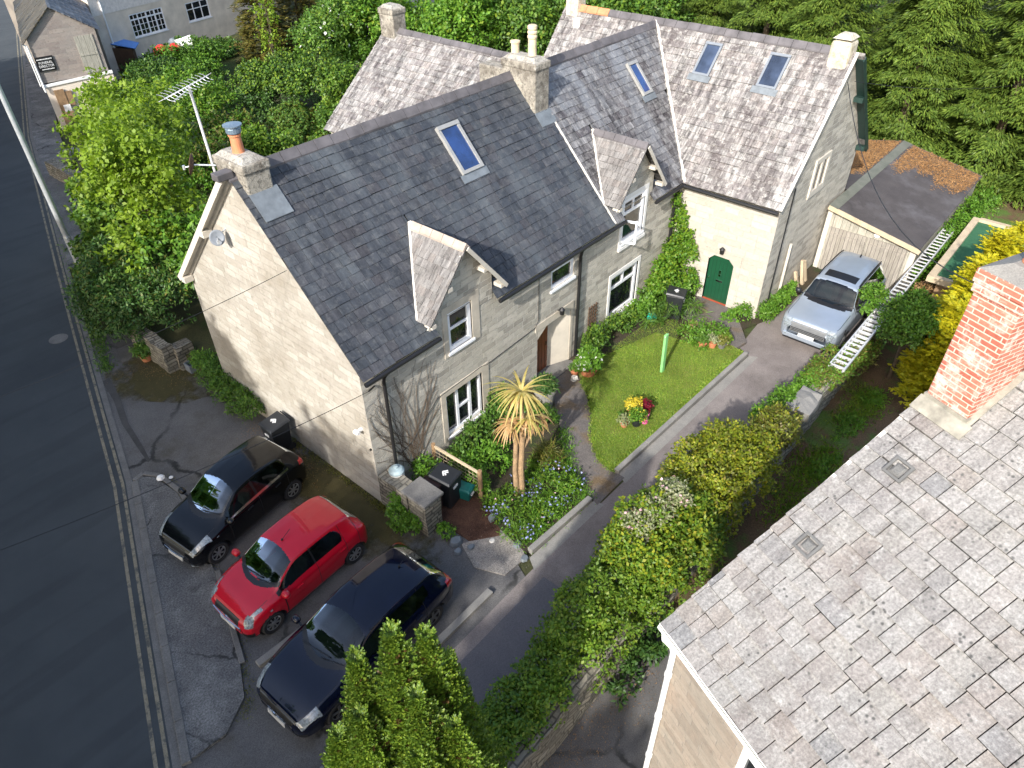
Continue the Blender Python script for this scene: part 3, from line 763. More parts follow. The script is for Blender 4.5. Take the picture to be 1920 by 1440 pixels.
sheet('border', [(7.9, -0.05), (13.9, -0.05), (13.9, -1.3), (12.9, -1.9), (11.9, -2.8), (11.2, -2.6), (11.0, -1.4), (8.6, -0.75)], 0.1, 'soil', thick=0.12)
sheet('door_path', [(12.4, -1.3), (13.9, -1.35), (13.9, -2.6), (13.3, -3.3), (12.4, -4.0), (11.9, -3.9), (12.0, -3.0)], 0.112, 'path', thick=0.1)
sheet('door_border', [(12.6, -3.3), (13.9, -2.55), (13.95, -3.55), (20.0, -3.55), (18.8, -4.1), (14.5, -4.05)], 0.04, 'soil', thick=0.06)
sheet('side_yard', [(1.6, -7.1), (20, -7.1), (30, -7.4), (30, -16), (1.6, -16)], -0.002, 'yard')
sheet('neighbour_tarmac', [(-8, -7.05), (1.55, -7.05), (1.0, -9.5), (-4, -18), (-12, -18)], 0.002, 'forecourt')
sheet('raised_garden', [(0.2, 7.4), (9, 7.2), (30, 12), (45, 40), (28, 50), (8, 36), (3.2, 24), (0.3, 14.5), (-0.7, 11.8), (-0.3, 10)], 0.5, 'earth', thick=0.55)
sheet('moss_patch', [(-2.6, 11.4), (-0.4, 11.2), (0.3, 8.8), (0.0, 7.2), (-1.2, 7.6), (-2.4, 9.3)], 0.002, 'moss')
sheet('damp_streak', [(-2.35, 10.6), (-2.1, 10.65), (-2.35, 9.4), (-2.75, 8.1), (-2.95, 6.9), (-3.12, 6.1), (-3.2, 6.1), (-3.08, 7.0), (-2.9, 8.2), (-2.55, 9.4)], 0.003, 'wetmark')
sheet('moss_patch', [(-1.6, 4.2), (0.0, 4.6), (0.0, -0.2), (0.6, -2.6), (-0.9, -2.7), (-1.7, -0.6)], 0.002, 'moss')

# ------------------------------------------------------------------ the cottages
EZ, EY = 4.146, -0.2
RY, RZ = 3.435, 7.957
KA = (RZ - EZ) / (RY - EY)
angA = math.atan(KA)
LA = (RY - EY) / math.cos(angA)
VA, NA = (0, math.cos(angA), math.sin(angA)), (0, -math.sin(angA), math.cos(angA))
def zA(y): return EZ + (y - EY) * KA
def front(u, v, d): return (u, d, v)                 # walls facing -Y at y=0
PX = 9.85

def opening(cx, apex_y, lo, hi, half_k):
    """interval cut of a dormer at height y -> (a,b) or None"""
    def f(y):
        if y >= apex_y: return None
        h = (apex_y - y) * half_k
        a, b = cx - h, cx + h
        return (max(a, lo) if y < 0.35 else a, min(b, hi) if y < 0.35 else b)
    return f
def A_int(x0, x1, cut):
    def f(v):
        y = EY + v * math.cos(angA)
        X1 = x1(y) if callable(x1) else x1
        c = cut(y)
        if c is None: return [(x0, X1)]
        return [(x0, c[0]), (c[1], X1)]
    return f

def dormer(parent, cx, az, yb, k, hw, ins, smat, rmat, wall_mat, hole, zb, sl_exp=0.2):
    th = math.atan(k); ze = az - k * hw; ye = (ze - EZ) / KA + EY; yf = -0.28
    roof_p = MB()
    for s in (-1, 1):
        O = (cx + s * hw, yf, ze); V = (-s * math.cos(th), 0, math.sin(th)); N = (s * math.sin(th), 0, math.cos(th))
        U = (0, 1, 0) if s == 1 else (0, 1, 0)
        Lh = hw / math.cos(th)
        slates(roof_p, O, U, V, N, lambda v, ye=ye, Lh=Lh: [(0, (ye - yf) + (yb - ye) * min(1, v / Lh))], Lh, sl_exp, 0.2, 0.01, random.Random(int(cx * 10) + s))
    dr = MB()
    # front wall pentagon, slightly proud of the main wall
    xs = sorted([cx - hw + ins, cx + hw - ins, cx, hole[0], hole[1]])
    top = lambda x: az - k * abs(x - cx) - 0.03
    for a, b in zip(xs[:-1], xs[1:]):
        lo = hole[3] if hole[0] - 1e-6 <= a and b <= hole[1] + 1e-6 else zb
        dr.poly([(a, -0.012, lo), (b, -0.012, lo), (b, -0.012, top(b)), (a, -0.012, top(a))])
    for x in (cx - hw + ins, cx + hw - ins):       # cheeks
        dr.poly([(x, -0.012, zb), (x, 1.0, zb), (x, 1.0, top(x)), (x, -0.012, top(x))])
    d = dr.build('dormer', M[wall_mat], parent)
    roof_p.build('dormer_roof', [M[smat], M['slate_under']], d)
    mb = MB(); 
    for s in (-1, 1):
        a = Vector((cx, yf + (.06 if s < 0 else -.02), az - .06)); b = Vector((cx + s * (hw + .02), yf + (.06 if s < 0 else -.02), ze - .1))
        mb.bar(a, b, 0.03, 0.1, (0, 0, 1))
        for t in (0.45, 0.9):
            p = a.lerp(b, t); mb.box(p.x - .07, p.x + .07, yf, -.02, p.z - .16, p.z - .06)
    mb.build('bargeboard', M['cream_wood'], d)
    mb = MB()
    for s in (-1, 1):
        a = Vector((cx, yb - .03, az + .012)); b = Vector((cx + s * hw, ye - .02, ze + .012))
        mb.bar(a, b, 0.07, 0.05, (0, -1, 1))
    mb.build('valley', M['mortar'], d)
    ridge(d, (cx, yf, az + .01), (cx, yb - .12, az + .01), M[rmat], rise=0.0, wd=.12, slope=k * .8, seg=.34)
    return d

# ---- left cottage
HA = thing('stone_cottage', 'end cottage with dark slate roof, pale stone gable wall and brown front door', 'house', (0, 0, 0))
cutA = opening(3.33, 1.68, 2.3, 4.42, 0.895)
mb = MB(); slates(mb, (0, EY, EZ), (1, 0, 0), VA, NA, A_int(-0.05, PX - .1, cutA), LA, 0.245, 0.3, 0.011, random.Random(1))
mb.build('roof', [M['slate_dark'], M['slate_under']], HA)
mb = MB()     # rear slope and verge soffit
mb.hexa([(-.25, 7.25, 4.12), (PX, 7.25, 4.12), (PX, RY, RZ - .03), (-.25, RY, RZ - .03)], [(-.25, 7.25, 4.2), (PX, 7.25, 4.2), (PX, RY, RZ + .02), (-.25, RY, RZ + .02)])
mb.build('rear_roof', M['slate_dark'], HA)
mb = MB()
mb.bar((-.24, 3.45, RZ - .09), (-.24, 7.3, 4.04), 0.03, 0.15); mb.bar((-.13, 3.5, RZ - .13), (-.13, 7.25, 4.03), 0.18, 0.03); mb.bar((-.03, 3.5, RZ - .2), (-.03, 7.25, 3.96), 0.05, 0.1)
for t in (0.42, 0.93):
    mb.box(-.27, -.02, 3.45 + 3.85 * t - .1, 3.45 + 3.85 * t + .1, RZ - .28 - 3.93 * t, RZ - .12 - 3.93 * t)
mb.build('bargeboard', M['cream_wood'], HA)
mb = MB()
W2 = 7.1
mb.poly([(0, W2, -.1), (0, 0, -.1), (0, 0, EZ + .2), (0, RY, RZ - .03), (0, W2, 4.2)])
mb.build('gable_wall', M['stone_gable'], HA)
mb = MB()
hA = [(2.5, 3.9, 0.53, 1.97), (2.78, 3.64, 3.25, 4.34), (6.93, 8.03, 3.1, 3.74), (6.33, 7.92, -.1, 2.12, 0.0)]
wall_holes(mb, front, 0.0, PX, -.1, 4.34, hA, 0.16)
mb.build('front_wall', M['stone'], HA)
mb = MB()
mb.poly([(PX, W2, -.1), (0, W2, -.1), (0, W2, 4.2), (PX, W2, 4.2)])
mb.build('rear_wall', M['stone'], HA)
dA = dormer(HA, 3.33, 6.12, 1.68, 1.17, 1.34, 0.25, 'slate_pale', 'ridge_buff', 'stone', (2.78, 3.64, 3.25, 4.42), 4.1)
window(HA, front, 2.78, 3.64, 3.25, 4.42, 0.07, trans=[(3.88, 2.85, 3.57, .06)], fw=.12)
window(HA, front, 2.5, 3.9, 0.53, 1.97, 0.09, mull=[(2.97, .6, 1.9, .09), (3.46, .6, 1.9, .09)], trans=[(1.25, 3.0, 3.44, .07)], fw=.08)
window(HA, front, 6.93, 8.03, 3.1, 3.74, 0.08, fw=.1)
for u0, u1, v0, v1 in ((2.5, 3.9, .53, 1.97), (2.78, 3.64, 3.25, 4.42)):
    mb = MB(); w = 0.17
    mb.box(u0 - w, u0, -.02, .1, v0 - .1, v1); mb.box(u1, u1 + w * 1.6, -.02, .1, v0 - .1, v1); mb.box(u0 - w, u1 + w * 1.6, -.022, .1, v1, v1 + .2)
    mb.build('window_surround', M['surround'], HA)
mb = MB()        # recessed entrance with splayed jamb
yd = .3
mb.poly([(7.2, yd, -.05), (7.92, 0, -.05), (7.92, 0, 1.9), (7.2, yd, 1.98)])
mb.poly([(6.33, 0, -.05), (6.33, yd, -.05), (6.33, yd, 1.95), (6.33, 0, 1.95)])
pass
mb.poly([(6.33, 0, 2.0), (7.92, 0, 2.0), (7.2, yd, 2.05), (6.33, yd, 2.05)])
mb.poly([(7.92, -.005, 1.75), (7.92, -.005, 2.01), (7.45, -.005, 2.01)])
mb.poly([(6.33, -.005, 2.01), (6.33, -.005, 1.7), (6.8, -.005, 2.01)])
mb.build('porch', M['jamb'], HA)
mb = MB(); mb.box(7.93, 8.06, -.02, .05, -.05, 2.0); mb.box(6.22, 8.06, -.024, .06, 2.0, 2.24); mb.build('door_surround', M['surround'], HA)
mb = MB(); mb.box(6.35, 7.22, yd, yd + .05, 0.02, 2.04)
dr = mb.build('door', M['door_brown'], HA)
mb = MB()
for k in range(1, 6): mb.box(6.35 + k * .145 - .006, 6.35 + k * .145 + .006, yd - .006, yd, .1, 1.98)
mb.box(7.1, 7.13, yd - .05, yd - .002, .95, 1.08)
mb.build('handle', M['wood_dark'], dr)
mb = MB(); mb.box(6.3, 7.95, -.3, .3, -.02, .06); mb.build('doorstep', M['kerb'], HA)
def gutter(parent, a, b, r=.06, mat='iron'):
    pipe(parent, 'gutter', [a, b], r, mat)
gutter(HA, (-.05, -.26, 4.08), (2.28, -.26, 4.08)); gutter(HA, (4.44, -.26, 4.08), (PX, -.26, 4.08))
pipe(HA, 'drainpipe', [(.62, -.24, 4.05), (.6, -.1, 3.85), (.58, -.08, 3.7), (.56, -.08, 0.1)], .045)
pipe(HA, 'drainpipe', [(8.3, -.24, 4.05), (8.27, -.1, 3.9), (8.22, -.08, 3.7), (8.2, -.08, 0.05)], .05)
pipe(HA, 'cable', [(6.35, -.02, 4.05), (6.35, -.02, 2.4), (6.2, -.02, 2.2), (4.1, -.02, 2.1), (3.9, -.02, 2.17), (2.2, -.02, 2.12), (1.2, -.02, 1.3), (0.8, -.02, 1.2)], .009)
ridge(HA, (-.1, RY, RZ), (9.2, RY, RZ), M['ridge_dark'], wd=.15, slope=KA)
skylight(HA, [(5.63, 2.96, 7.46), (6.42, 2.96, 7.46), (6.4, 2.0, 6.455), (5.6, 2.0, 6.455)])
def ledge(mb, u0, u1, y0, y1, h=.02, tilt=0):
    mb.hexa([(u0, y0, zA(y0) + h), (u1, y0, zA(y0) + h), (u1, y1, zA(y1) + h), (u0, y1, zA(y1) + h)], [(u0, y0, zA(y0) + h + .015), (u1, y0, zA(y0) + h + .015), (u1, y1, zA(y1) + h + .015), (u0, y1, zA(y1) + h + .015)])
mb = MB(); ledge(mb, .1, .82, 2.55, 3.02, .035); mb.build('flashing', M['lead'], HA)
mb = MB(); ledge(mb, PX - .1, PX - .02, EY, 2.55, .02); mb.build('party_seam', M['mortar'], HA)
# chimneys
def chimney(parent, x0, x1, y0, y1, z0, z1, mat='chimney', flaunch='chim_top', bev=.04, band=True):
    mb = MB(); mb.box(x0, x1, y0, y1, z0, z1 - .12)
    if band: mb.box(x0 - .03, x1 + .03, y0 - .03, y1 + .03, z1 - .26, z1 - .05)
    c = mb.build('chimney', M[mat], parent, bevel=bev)
    mb = MB(); b = .02
    mb.hexa([(x0 + b, y0 + b, z1 - .06), (x1 - b, y0 + b, z1 - .06), (x1 - b, y1 - b, z1 - .06), (x0 + b, y1 - b, z1 - .06)],
            [(x0 + .15, y0 + .15, z1 + .05), (x1 - .15, y0 + .15, z1 + .05), (x1 - .15, y1 - .15, z1 + .05), (x0 + .15, y1 - .15, z1 + .05)])
    mb.build('flaunching', M[flaunch], c)
    return c
ch = chimney(HA, .1, .74, 3.0, 4.12, 6.6, 8.24)
mb = MB(); mb.lathe([(.15, 0), (.155, .05), (.13, .08), (.115, .4), (.135, .42), (.135, .46)], (.42, 3.56, 8.22), 18); mb.build('chimney_pot', M['terracotta'], ch, smooth=False)
mb = MB(); mb.lathe([(.15, 0), (.16, .02), (.16, .1), (.15, .12)], (.42, 3.56, 8.7), 18); mb.lathe([(.19, 0), (.2, .01), (.2, .035), (.02, .07)], (.42, 3.56, 8.84), 20)
mb.build('cowl', plain('cowl_steel', (0.17, 0.23, 0.29), 0.4, metal=0.4), ch)
mb = MB(); mb.box(-.34, .04, RY - .13, RY + .13, RZ - .06, RZ + .1); mb.build('ridge_end', M['ridge_dark'], HA, bevel=.02)

# ---- middle cottage
HB = thing('stone_cottage', 'middle cottage with purple grey slates, white dormer window and ivy by its drainpipe', 'house', (PX, 0, 0))
cutB = opening(11.08, 1.77, 10.28, 11.95, 0.86)
TB = (RZ + .03 - EZ) / (17.05 - 13.72)
def x_valley(y): return 13.72 + (zA(min(y, RY)) - EZ) / TB
mb = MB(); slates(mb, (0, EY, EZ), (1, 0, 0), VA, NA, A_int(PX - .02, x_valley, cutB), LA, 0.232, 0.3, 0.012, random.Random(2))
mb.build('roof', [M['slate_purple'], M['slate_under']], HB)
mb = MB(); mb.hexa([(PX, 7.25, 4.1), (14, 7.25, 4.1), (17.1, RY, RZ - .05), (PX, RY, RZ - .05)], [(PX, 7.25, 4.2), (14, 7.25, 4.2), (17.1, RY, RZ + .02), (PX, RY, RZ + .02)])
mb.build('rear_roof', M['slate_purple'], HB)
mb = MB()
hB = [(10.1, 11.72, .44, 2.05), (10.45, 11.72, 3.12, 4.34)]
wall_holes(mb, front, PX, 13.92, -.1, 4.34, hB, 0.16)
mb.build('front_wall', M['stone'], HB)
dB = dormer(HB, 11.08, 6.21, 1.77, 1.2, 1.3, 0.3, 'slate_pale', 'ridge_dark', 'stone', (10.45, 11.72, 3.12, 4.6), 4.1)
window(HB, front, 10.45, 11.72, 3.12, 4.6, 0.06, mull=[(11.08, 4.12, 4.5, .07)], trans=[(4.1, 10.55, 11.62, .09)], fw=.13)
window(HB, front, 10.1, 11.72, .44, 2.05, 0.08, mull=[(10.9, 1.6, 1.95, .08)], trans=[(1.56, 10.2, 11.6, .09)], fw=.12)
for u0, u1, v0, v1, w in ((10.1, 11.72, .44, 2.05, .12), (10.45, 11.72, 3.12, 4.6, .12)):
    mb = MB()
    mb.box(u0 - w, u0, -.02, .1, v0 - .1, v1); mb.box(u1, u1 + w, -.02, .1, v0 - .1, v1); mb.box(u0 - w, u1 + w, -.022, .1, v1, v1 + .14)
    mb.box(u0 - w, u1 + w, -.06, .1, v0 - .2, v0 - .1)
    mb.build('window_surround', M['surround_w'], HB)
mb = MB(); mb.bar((10.47, -.02, 3.95), (10.62, -.42, 3.95), .05, .06)
mb.box(10.6, 10.66, -.45, -.4, 3.22, 4.0); 
for z in (3.22, 3.95): mb.bar((10.5, -.02, z), (10.63, -.42, z), .05, .05)
mb.build('open_casement', M['upvc'], HB)
gutter(HB, (PX, -.26, 4.08), (10.26, -.26, 4.08)); gutter(HB, (11.97, -.26, 4.08), (13.75, -.26, 4.08))
pipe(HB, 'drainpipe', [(13.6, -.24, 4.05), (13.6, -.1, 3.85), (13.58, -.08, 3.7), (13.55, -.08, 0.1)], .05)
ridge(HB, (PX, RY, RZ), (17.0, RY, RZ), M['ridge_dark'], wd=.15, slope=KA)
skylight(HB, [(14.24, 2.76, 7.26), (14.8, 2.76, 7.26), (14.76, 1.94, 6.4), (14.2, 1.94, 6.4)])
chM = chimney(HB, 9.2, 9.86, 2.5, 3.75, 5.8, 8.42)
mb = MB(); mb.box(9.24, 9.82, 3.72, 4.7, 6.5, 8.05); mb.build('chimney_shoulder', M['chimney'], HB, bevel=.05)
mb = MB(); mb.lathe([(.13, 0), (.14, .04), (.125, .08), (.12, .5), (.14, .53), (.14, .58), (.12, .6), (.12, .63), (.14, .65), (.14, .69), (.12, .71), (.12, .74), (.14, .76), (.135, .84), (.1, .86)], (9.62, 2.95, 8.4), 18); mb.build('chimney_pot', M['buff_clay'], chM)
mb = MB(); mb.lathe([(.12, 0), (.12, .3), (.145, .32), (.145, .37), (.1, .38)], (9.58, 3.55, 8.4), 18); mb.build('chimney_pot', M['buff_clay'], chM)
mb = MB(); ledge(mb, 9.2, 9.9, 2.2, 2.5, .03); mb.build('flashing', M['lead'], HB)
mb = MB()
for k in range(4): mb.box(8.92 + k * .13, 8.94 + k * .13, -.04, -.01, .45, 1.55)
for k in range(8): mb.box(8.86, 9.4, -.055, -.042, .5 + k * .14, .52 + k * .14)
tr = mb.build('trellis', M['wood_dark']); tag(tr, 'brown wooden trellis fixed to the stone wall beside the drainpipe', 'trellis')

# ---- right cottage (cross wing)
HC = thing('stone_cottage', 'cross wing cottage with lichened rosy slates, cream stone wall and arched green door', 'house', (13.92, -3.55, 0))
BX, BY, RX = 13.92, -3.55, 17.1
RZB = EZ + TB * (RX - 13.72)
angB = math.atan(TB); LB = (RX - 13.72) / math.cos(angB)
def yv(z): return (z - EZ) / KA + EY
def B_int(v):
    z = EZ + v * math.sin(angB); a = yv(z)
    return [(-3.62, min(a, RY)), (max(2 * RY - a + .1, RY), 7.4)]
mb = MB(); slates(mb, (13.72, 0, EZ), (0, 1, 0), (math.cos(angB), 0, math.sin(angB)), (-math.sin(angB), 0, math.cos(angB)), B_int, LB, 0.24, 0.31, 0.013, random.Random(4))
mb.build('roof', [M['slate_rose'], M['slate_under']], HC)
mb = MB(); x2 = 2 * RX - 13.72
mb.hexa([(RX, -3.84, RZB - .06), (x2, -3.84, EZ - .06), (x2, 7.4, EZ - .06), (RX, 7.4, RZB - .06)], [(RX, -3.84, RZB + .03), (x2, -3.84, EZ + .03), (x2, 7.4, EZ + .03), (RX, 7.4, RZB + .03)])
mb.build('rear_roof', M['slate_rose'], HC)
mb = MB()
mb.bar((RX + .1, -3.84, RZB - .16), (x2 + .05, -3.84, EZ - .06), .03, .18); mb.bar((RX + .1, -3.7, RZB - .18), (x2 + .05, -3.7, EZ - .09), .26, .03)
for t in (.35, .9): mb.box(RX + (x2 - RX) * t - .12, RX + (x2 - RX) * t + .12, -3.86, -3.56, RZB - .34 - (RZB - EZ) * t, RZB - .18 - (RZB - EZ) * t)
mb.build('bargeboard', plain('green_bargeboard', (0.012, 0.034, 0.028), 0.5), HC)
fw_ = lambda u, v, d: (BX + d, -u, v)
mb = MB(); wall_holes(mb, fw_, 0.0, 3.55, -.1, 4.34, [(1.5, 2.44, 0.0, 1.88, .2)], .2)
mb.build('front_wall', M['stone_cream'], HC)
mb = MB()
mb.poly([(BX, BY, -.1), (20.28, BY, -.1), (20.28, BY, 4.3), (RX, BY, RZB - .05), (BX, BY, 4.3)])
mb.poly([(BX, 7.2, -.1), (BX, 7.2, 4.3), (RX, 7.2, RZB - .05), (20.28, 7.2, 4.3), (20.28, 7.2, -.1)]); mb.poly([(20.28, BY, -.1), (20.28, 7.2, -.1), (20.28, 7.2, 4.3), (20.28, BY, 4.3)])
mb.build('gable_wall', M['stone'], HC)
mb = MB()
# green plank door with shouldered head
mb.hexa([(BX + .1, -1.5, .1), (BX + .1, -2.44, .1), (BX + .16, -2.44, .1), (BX + .16, -1.5, .1)], [(BX + .1, -1.5, 1.72), (BX + .1, -2.44, 1.72), (BX + .16, -2.44, 1.72), (BX + .16, -1.5, 1.72)])
mb.hexa([(BX + .1, -1.5, 1.72), (BX + .1, -2.44, 1.72), (BX + .16, -2.44, 1.72), (BX + .16, -1.5, 1.72)], [(BX + .1, -1.72, 1.88), (BX + .1, -2.2, 1.88), (BX + .16, -2.2, 1.88), (BX + .16, -1.72, 1.88)])
dg = mb.build('door', M['door_green'], HC)
mb = MB()
for k in range(1, 7): mb.box(BX + .094, BX + .1, -1.5 - k * .134 - .004, -1.5 - k * .134 + .004, .12, 1.7)
mb.build('plank_joint', plain('door_groove', (0.004, 0.03, 0.014), 0.6), dg)
mb = MB(); mb.box(BX + .08, BX + .1, -2.1, -1.86, .88, .94); mb.build('letter_box', M['chrome'], dg)
mb = MB(); mb.box(BX + .08, BX + .1, -1.99, -1.93, 1.2, 1.32); mb.lathe([(.04, -.02), (.04, .0)], (BX + .09, -1.96, 1.14), 12, axis='x'); mb.build('knocker', M['chrome'], dg)
mb = MB(); mb.lathe([(.02, 0), (.03, -.05), (.02, -.07)], (BX + .1, -1.58, .95), 10, axis='x'); mb.build('handle', M['chrome'], dg)
mb = MB(); mb.box(BX - .02, BX + .2, -2.5, -1.46, 0.02, .1); mb.build('threshold', M['red_step'], HC)
mb = MB(); mb.box(BX - .45, BX - .01, -2.55, -1.4, -.02, .09); mb.build('doorstep', M['kerb'], HC)
mb = MB()
mb.box(BX - .015, BX + .1, -1.5, -1.28, 0.1, 1.95); mb.box(BX - .015, BX + .1, -2.68, -2.44, 0.1, 1.95)
mb.hexa([(BX - .018, -1.28, 1.7), (BX - .018, -1.5, 1.7), (BX + .1, -1.5, 1.7), (BX + .1, -1.28, 1.7)], [(BX - .018, -1.28, 2.05), (BX - .018, -1.76, 1.96), (BX + .1, -1.76, 1.96), (BX + .1, -1.28, 2.05)])
mb.hexa([(BX - .018, -2.44, 1.7), (BX - .018, -2.68, 1.7), (BX + .1, -2.68, 1.7), (BX + .1, -2.44, 1.7)], [(BX - .018, -2.16, 1.96), (BX - .018, -2.68, 2.05), (BX + .1, -2.68, 2.05), (BX + .1, -2.16, 1.96)])
mb.box(BX - .02, BX + .1, -2.68, -1.28, 1.89, 2.1)
mb.build('door_surround', M['stone_cream'], HC)
gutter(HC, (13.64, -3.6, 4.08), (13.64, -.25, 4.08))
fr_g = lambda u, v, d: (u, BY + d, v)
window(HC, fr_g, 16.1, 17.35, 3.75, 5.0, -.02, mull=[(16.72, 3.82, 4.93, .16)], fw=.16, mat='cream_wood', sill=True)
pipe(HC, 'waste_pipe', [(14.6, BY - .07, 4.6), (14.6, BY - .07, .1)], .02)
pipe(HC, 'waste_pipe', [(15.5, BY - .08, 2.3), (15.5, BY - .08, .1)], .05, 'cream_wood')
mb = MB(); mb.bar((13.72, -3.63, EZ + .01), (RX, -3.63, RZB + .01), .08, .06, (-1, 0, 1)); mb.build('verge', M['mortar'], HC)
mb = MB(); mb.bar((13.73, -.27, EZ + .03), (RX - .03, RY - .03, RZB - .0), .07, .05, (-1, -1, 1)); mb.build('valley', M['mortar'], HC)
ridge(HC, (RX, -3.0, RZB), (RX, 5.4, RZB), M['ridge_dark'], wd=.14, slope=TB * .9)
rr_ = ridge(HC, (RX, 5.4, RZB), (RX, 6.9, RZB), M['terracotta'], wd=.14, slope=TB * .9)
skylight(HC, [(16.78, 1.2, 7.7), (16.78, .59, 7.7), (16.05, .6, 6.845), (16.05, 1.22, 6.845)], 'slategrey', 'skyglass2', h=.06, bw=.07)
skylight(HC, [(16.8, -1.09, 7.72), (16.8, -1.76, 7.72), (16.06, -1.78, 6.86), (16.06, -1.08, 6.86)], 'slategrey', 'skyglass2', h=.06, bw=.07)
cw = chimmat('limewashed_chimney', (0.6, 0.56, 0.46), (0.4, 0.33, 0.2), .6); M['chimney_white'] = cw
chimney(HC, 16.7, 17.4, -3.5, -2.88, 6.9, 8.5, 'chimney_white', 'chimney_white', .1, False)
chimney(HC, 16.85, 17.4, 6.7, 7.25, 6.9, 9.4, 'chimney_white', 'chimney_white', .05, False)
mb = MB(); mb.box(16.6, 17.3, 6.4, 6.7, 7.3, 7.75); mb.build('flashing', M['mortar'], HC)
# lamps by the doors
def wall_lamp(x, y, z, lab):
    t = thing('wall_lamp', lab, 'lamp', (x, y, z))
    mb = MB(); mb.bar((x, y, z), (x - .02 if y < -.5 else x, y - (0 if y < -.5 else .2), z + .06), .03, .03); mb.build('bracket', M['iron'], t)
    q = (x - .12, y, z) if y < -.5 else (x, y - .16, z)
    mb = MB(); mb.lathe([(.03, -.1), (.07, -.08), (.08, .06), (.1, .08), (.02, .16)], q, 8); mb.build('lantern', M['iron'], t)
wall_lamp(7.25, -.03, 2.3, 'black lantern above the brown cottage door')
wall_lamp(BX, -1.97, 2.16, 'small dark lamp above the green arched door')

# ---- rear wing behind
HR = thing('rear_wing', 'rear wing behind the dark slate roof with broad pale pinkish slates', 'house', (8.7, 12, 0))
sl = (3.54, 0, 2.85); ln = math.hypot(3.54, 2.85)
mb = MB(); slates(mb, (8.5, 12.08, 4.65), (0, -1, 0), (3.54 / ln, 0, 2.85 / ln), (-2.85 / ln, 0, 3.54 / ln), lambda v: [(0, 8.2)], ln, 0.24, 0.32, 0.013, random.Random(6))
mb.build('roof', [M['slate_rose'], M['slate_under']], HR)
mb = MB(); mb.hexa([(12.04, 3.9, 7.42), (15.6, 3.9, 4.6), (15.6, 12.08, 4.6), (12.04, 12.08, 7.42)], [(12.04, 3.9, 7.5), (15.6, 3.9, 4.7), (15.6, 12.08, 4.7), (12.04, 12.08, 7.5)]); mb.build('rear_roof', M['slate_rose'], HR)
mb = MB(); mb.poly([(8.75, 7.1, -.1), (8.75, 12, -.1), (8.75, 12, 4.7), (8.75, 7.1, 4.7)]); mb.poly([(8.75, 12, -.1), (15.4, 12, -.1), (15.4, 12, 4.7), (12.04, 12, 7.4), (8.75, 12, 4.7)]); mb.build('wall', M['stone'], HR)
ridge(HR, (12.04, 12.0, 7.5), (12.04, 4.2, 7.5), M['ridge_dark'], wd=.14, slope=.75)
chimney(HR, 11.75, 12.4, 11.3, 12.05, 6.8, 8.3, 'chimney', 'chim_top', .05, True)

mb = MB(); mb.lathe([(.3, 0), (.3, .004), (.27, .006)], (-2.2, 14.1, .001), 24); o = mb.build('manhole_cover', M['kerb']); tag(o, 'round iron manhole cover in the far road surface', 'manhole cover')

# ------------------------------------------------------------------ neighbour house, nearest the camera
D = thing('neighbour_house', 'nearest house with big pale stone slate roof and red brick chimney, lower right', 'house', (-1.467, -8.622, 0), R(-23.23))
sD = R(34.86); VD, ND = (math.cos(sD), 0, math.sin(sD)), (-math.sin(sD), 0, math.cos(sD))
LD = 6.6
mb = MB(); slates(mb, (-.06, 0.0, 5.0), (0, -1, 0), VD, ND, lambda v: [(-0.02, 11.0)], LD, 0.29, 0.32, 0.024, random.Random(12), g=.007)
mb.build('roof', [M['slate_stone'], M['slate_under']], D, local=True)
def PD(v, e, n=0): return Vector((-.06 + v * VD[0] + n * ND[0], -e, 5.0 + v * VD[2] + n * ND[2]))
rx, rz_ = PD(LD, 0).x, PD(LD, 0).z
mb = MB(); mb.hexa([(rx, .03, rz_ - .1), (rx, -11, rz_ - .1), (2 * rx, -11, 4.9), (2 * rx, .03, 4.9)], [(rx, .03, rz_), (rx, -11, rz_), (2 * rx, -11, 5.0), (2 * rx, .03, 5.0)])
mb.build('rear_roof', M['slate_stone'], D, local=True)
mb = MB(); mb.bar(PD(0, 0.0, -.03), PD(LD, 0.0, -.03), .05, .06, ND); mb.build('verge', M['mortar'], D, local=True)
frD = lambda u, v, d: (.2 + d, -u, v)
hD = [(1.62, 2.72, 3.2, 4.5), (4.5, 5.6, 3.2, 4.5), (1.62, 2.72, .8, 2.2)]
mb = MB(); wall_holes(mb, frD, .12, 10.8, -.1, 5.1, hD, .16)
mb.poly([(.2, -.12, -.1), (2 * rx - .3, -.12, -.1), (2 * rx - .3, -.12, 5.0), (rx, -.12, rz_ - .12), (.2, -.12, 5.05)])
mb.poly([(.2, -10.8, -.1), (.2, -10.8, 5.05), (rx, -10.8, rz_ - .12), (2 * rx - .3, -10.8, 5.0), (2 * rx - .3, -10.8, -.1)])
mb.poly([(2 * rx - .3, -.12, -.1), (2 * rx - .3, -10.8, -.1), (2 * rx - .3, -10.8, 5.0), (2 * rx - .3, -.12, 5.0)])
mb.build('wall', M['stone_pink'], D, local=True)
for h in hD:
    w = window(D, frD, *h[:4], .08, trans=[(h[3] - .42, h[0] + .06, h[1] - .06, .07)], fw=.09)
    for p in [w] + children(w):
        pass
mb = MB()
mb.poly([(.193, -.45, 4.35), (.193, -.95, 4.35), (.193, -.95, 4.7), (.193, -.6, 4.72)]); mb.build('white_patch', M['white'], D, local=True)
mb = MB(); mb.box(.03, .06, .02, -10.9, 4.82, 4.93); mb.build('fascia', M['white'], D, local=True)
mb = MB()
n = 9
for k in range(n):
    pass
pts = [(-.07, 4.99), (-.1, 4.9), (-.05, 4.85), (0.0, 4.9), (.02, 4.99)]
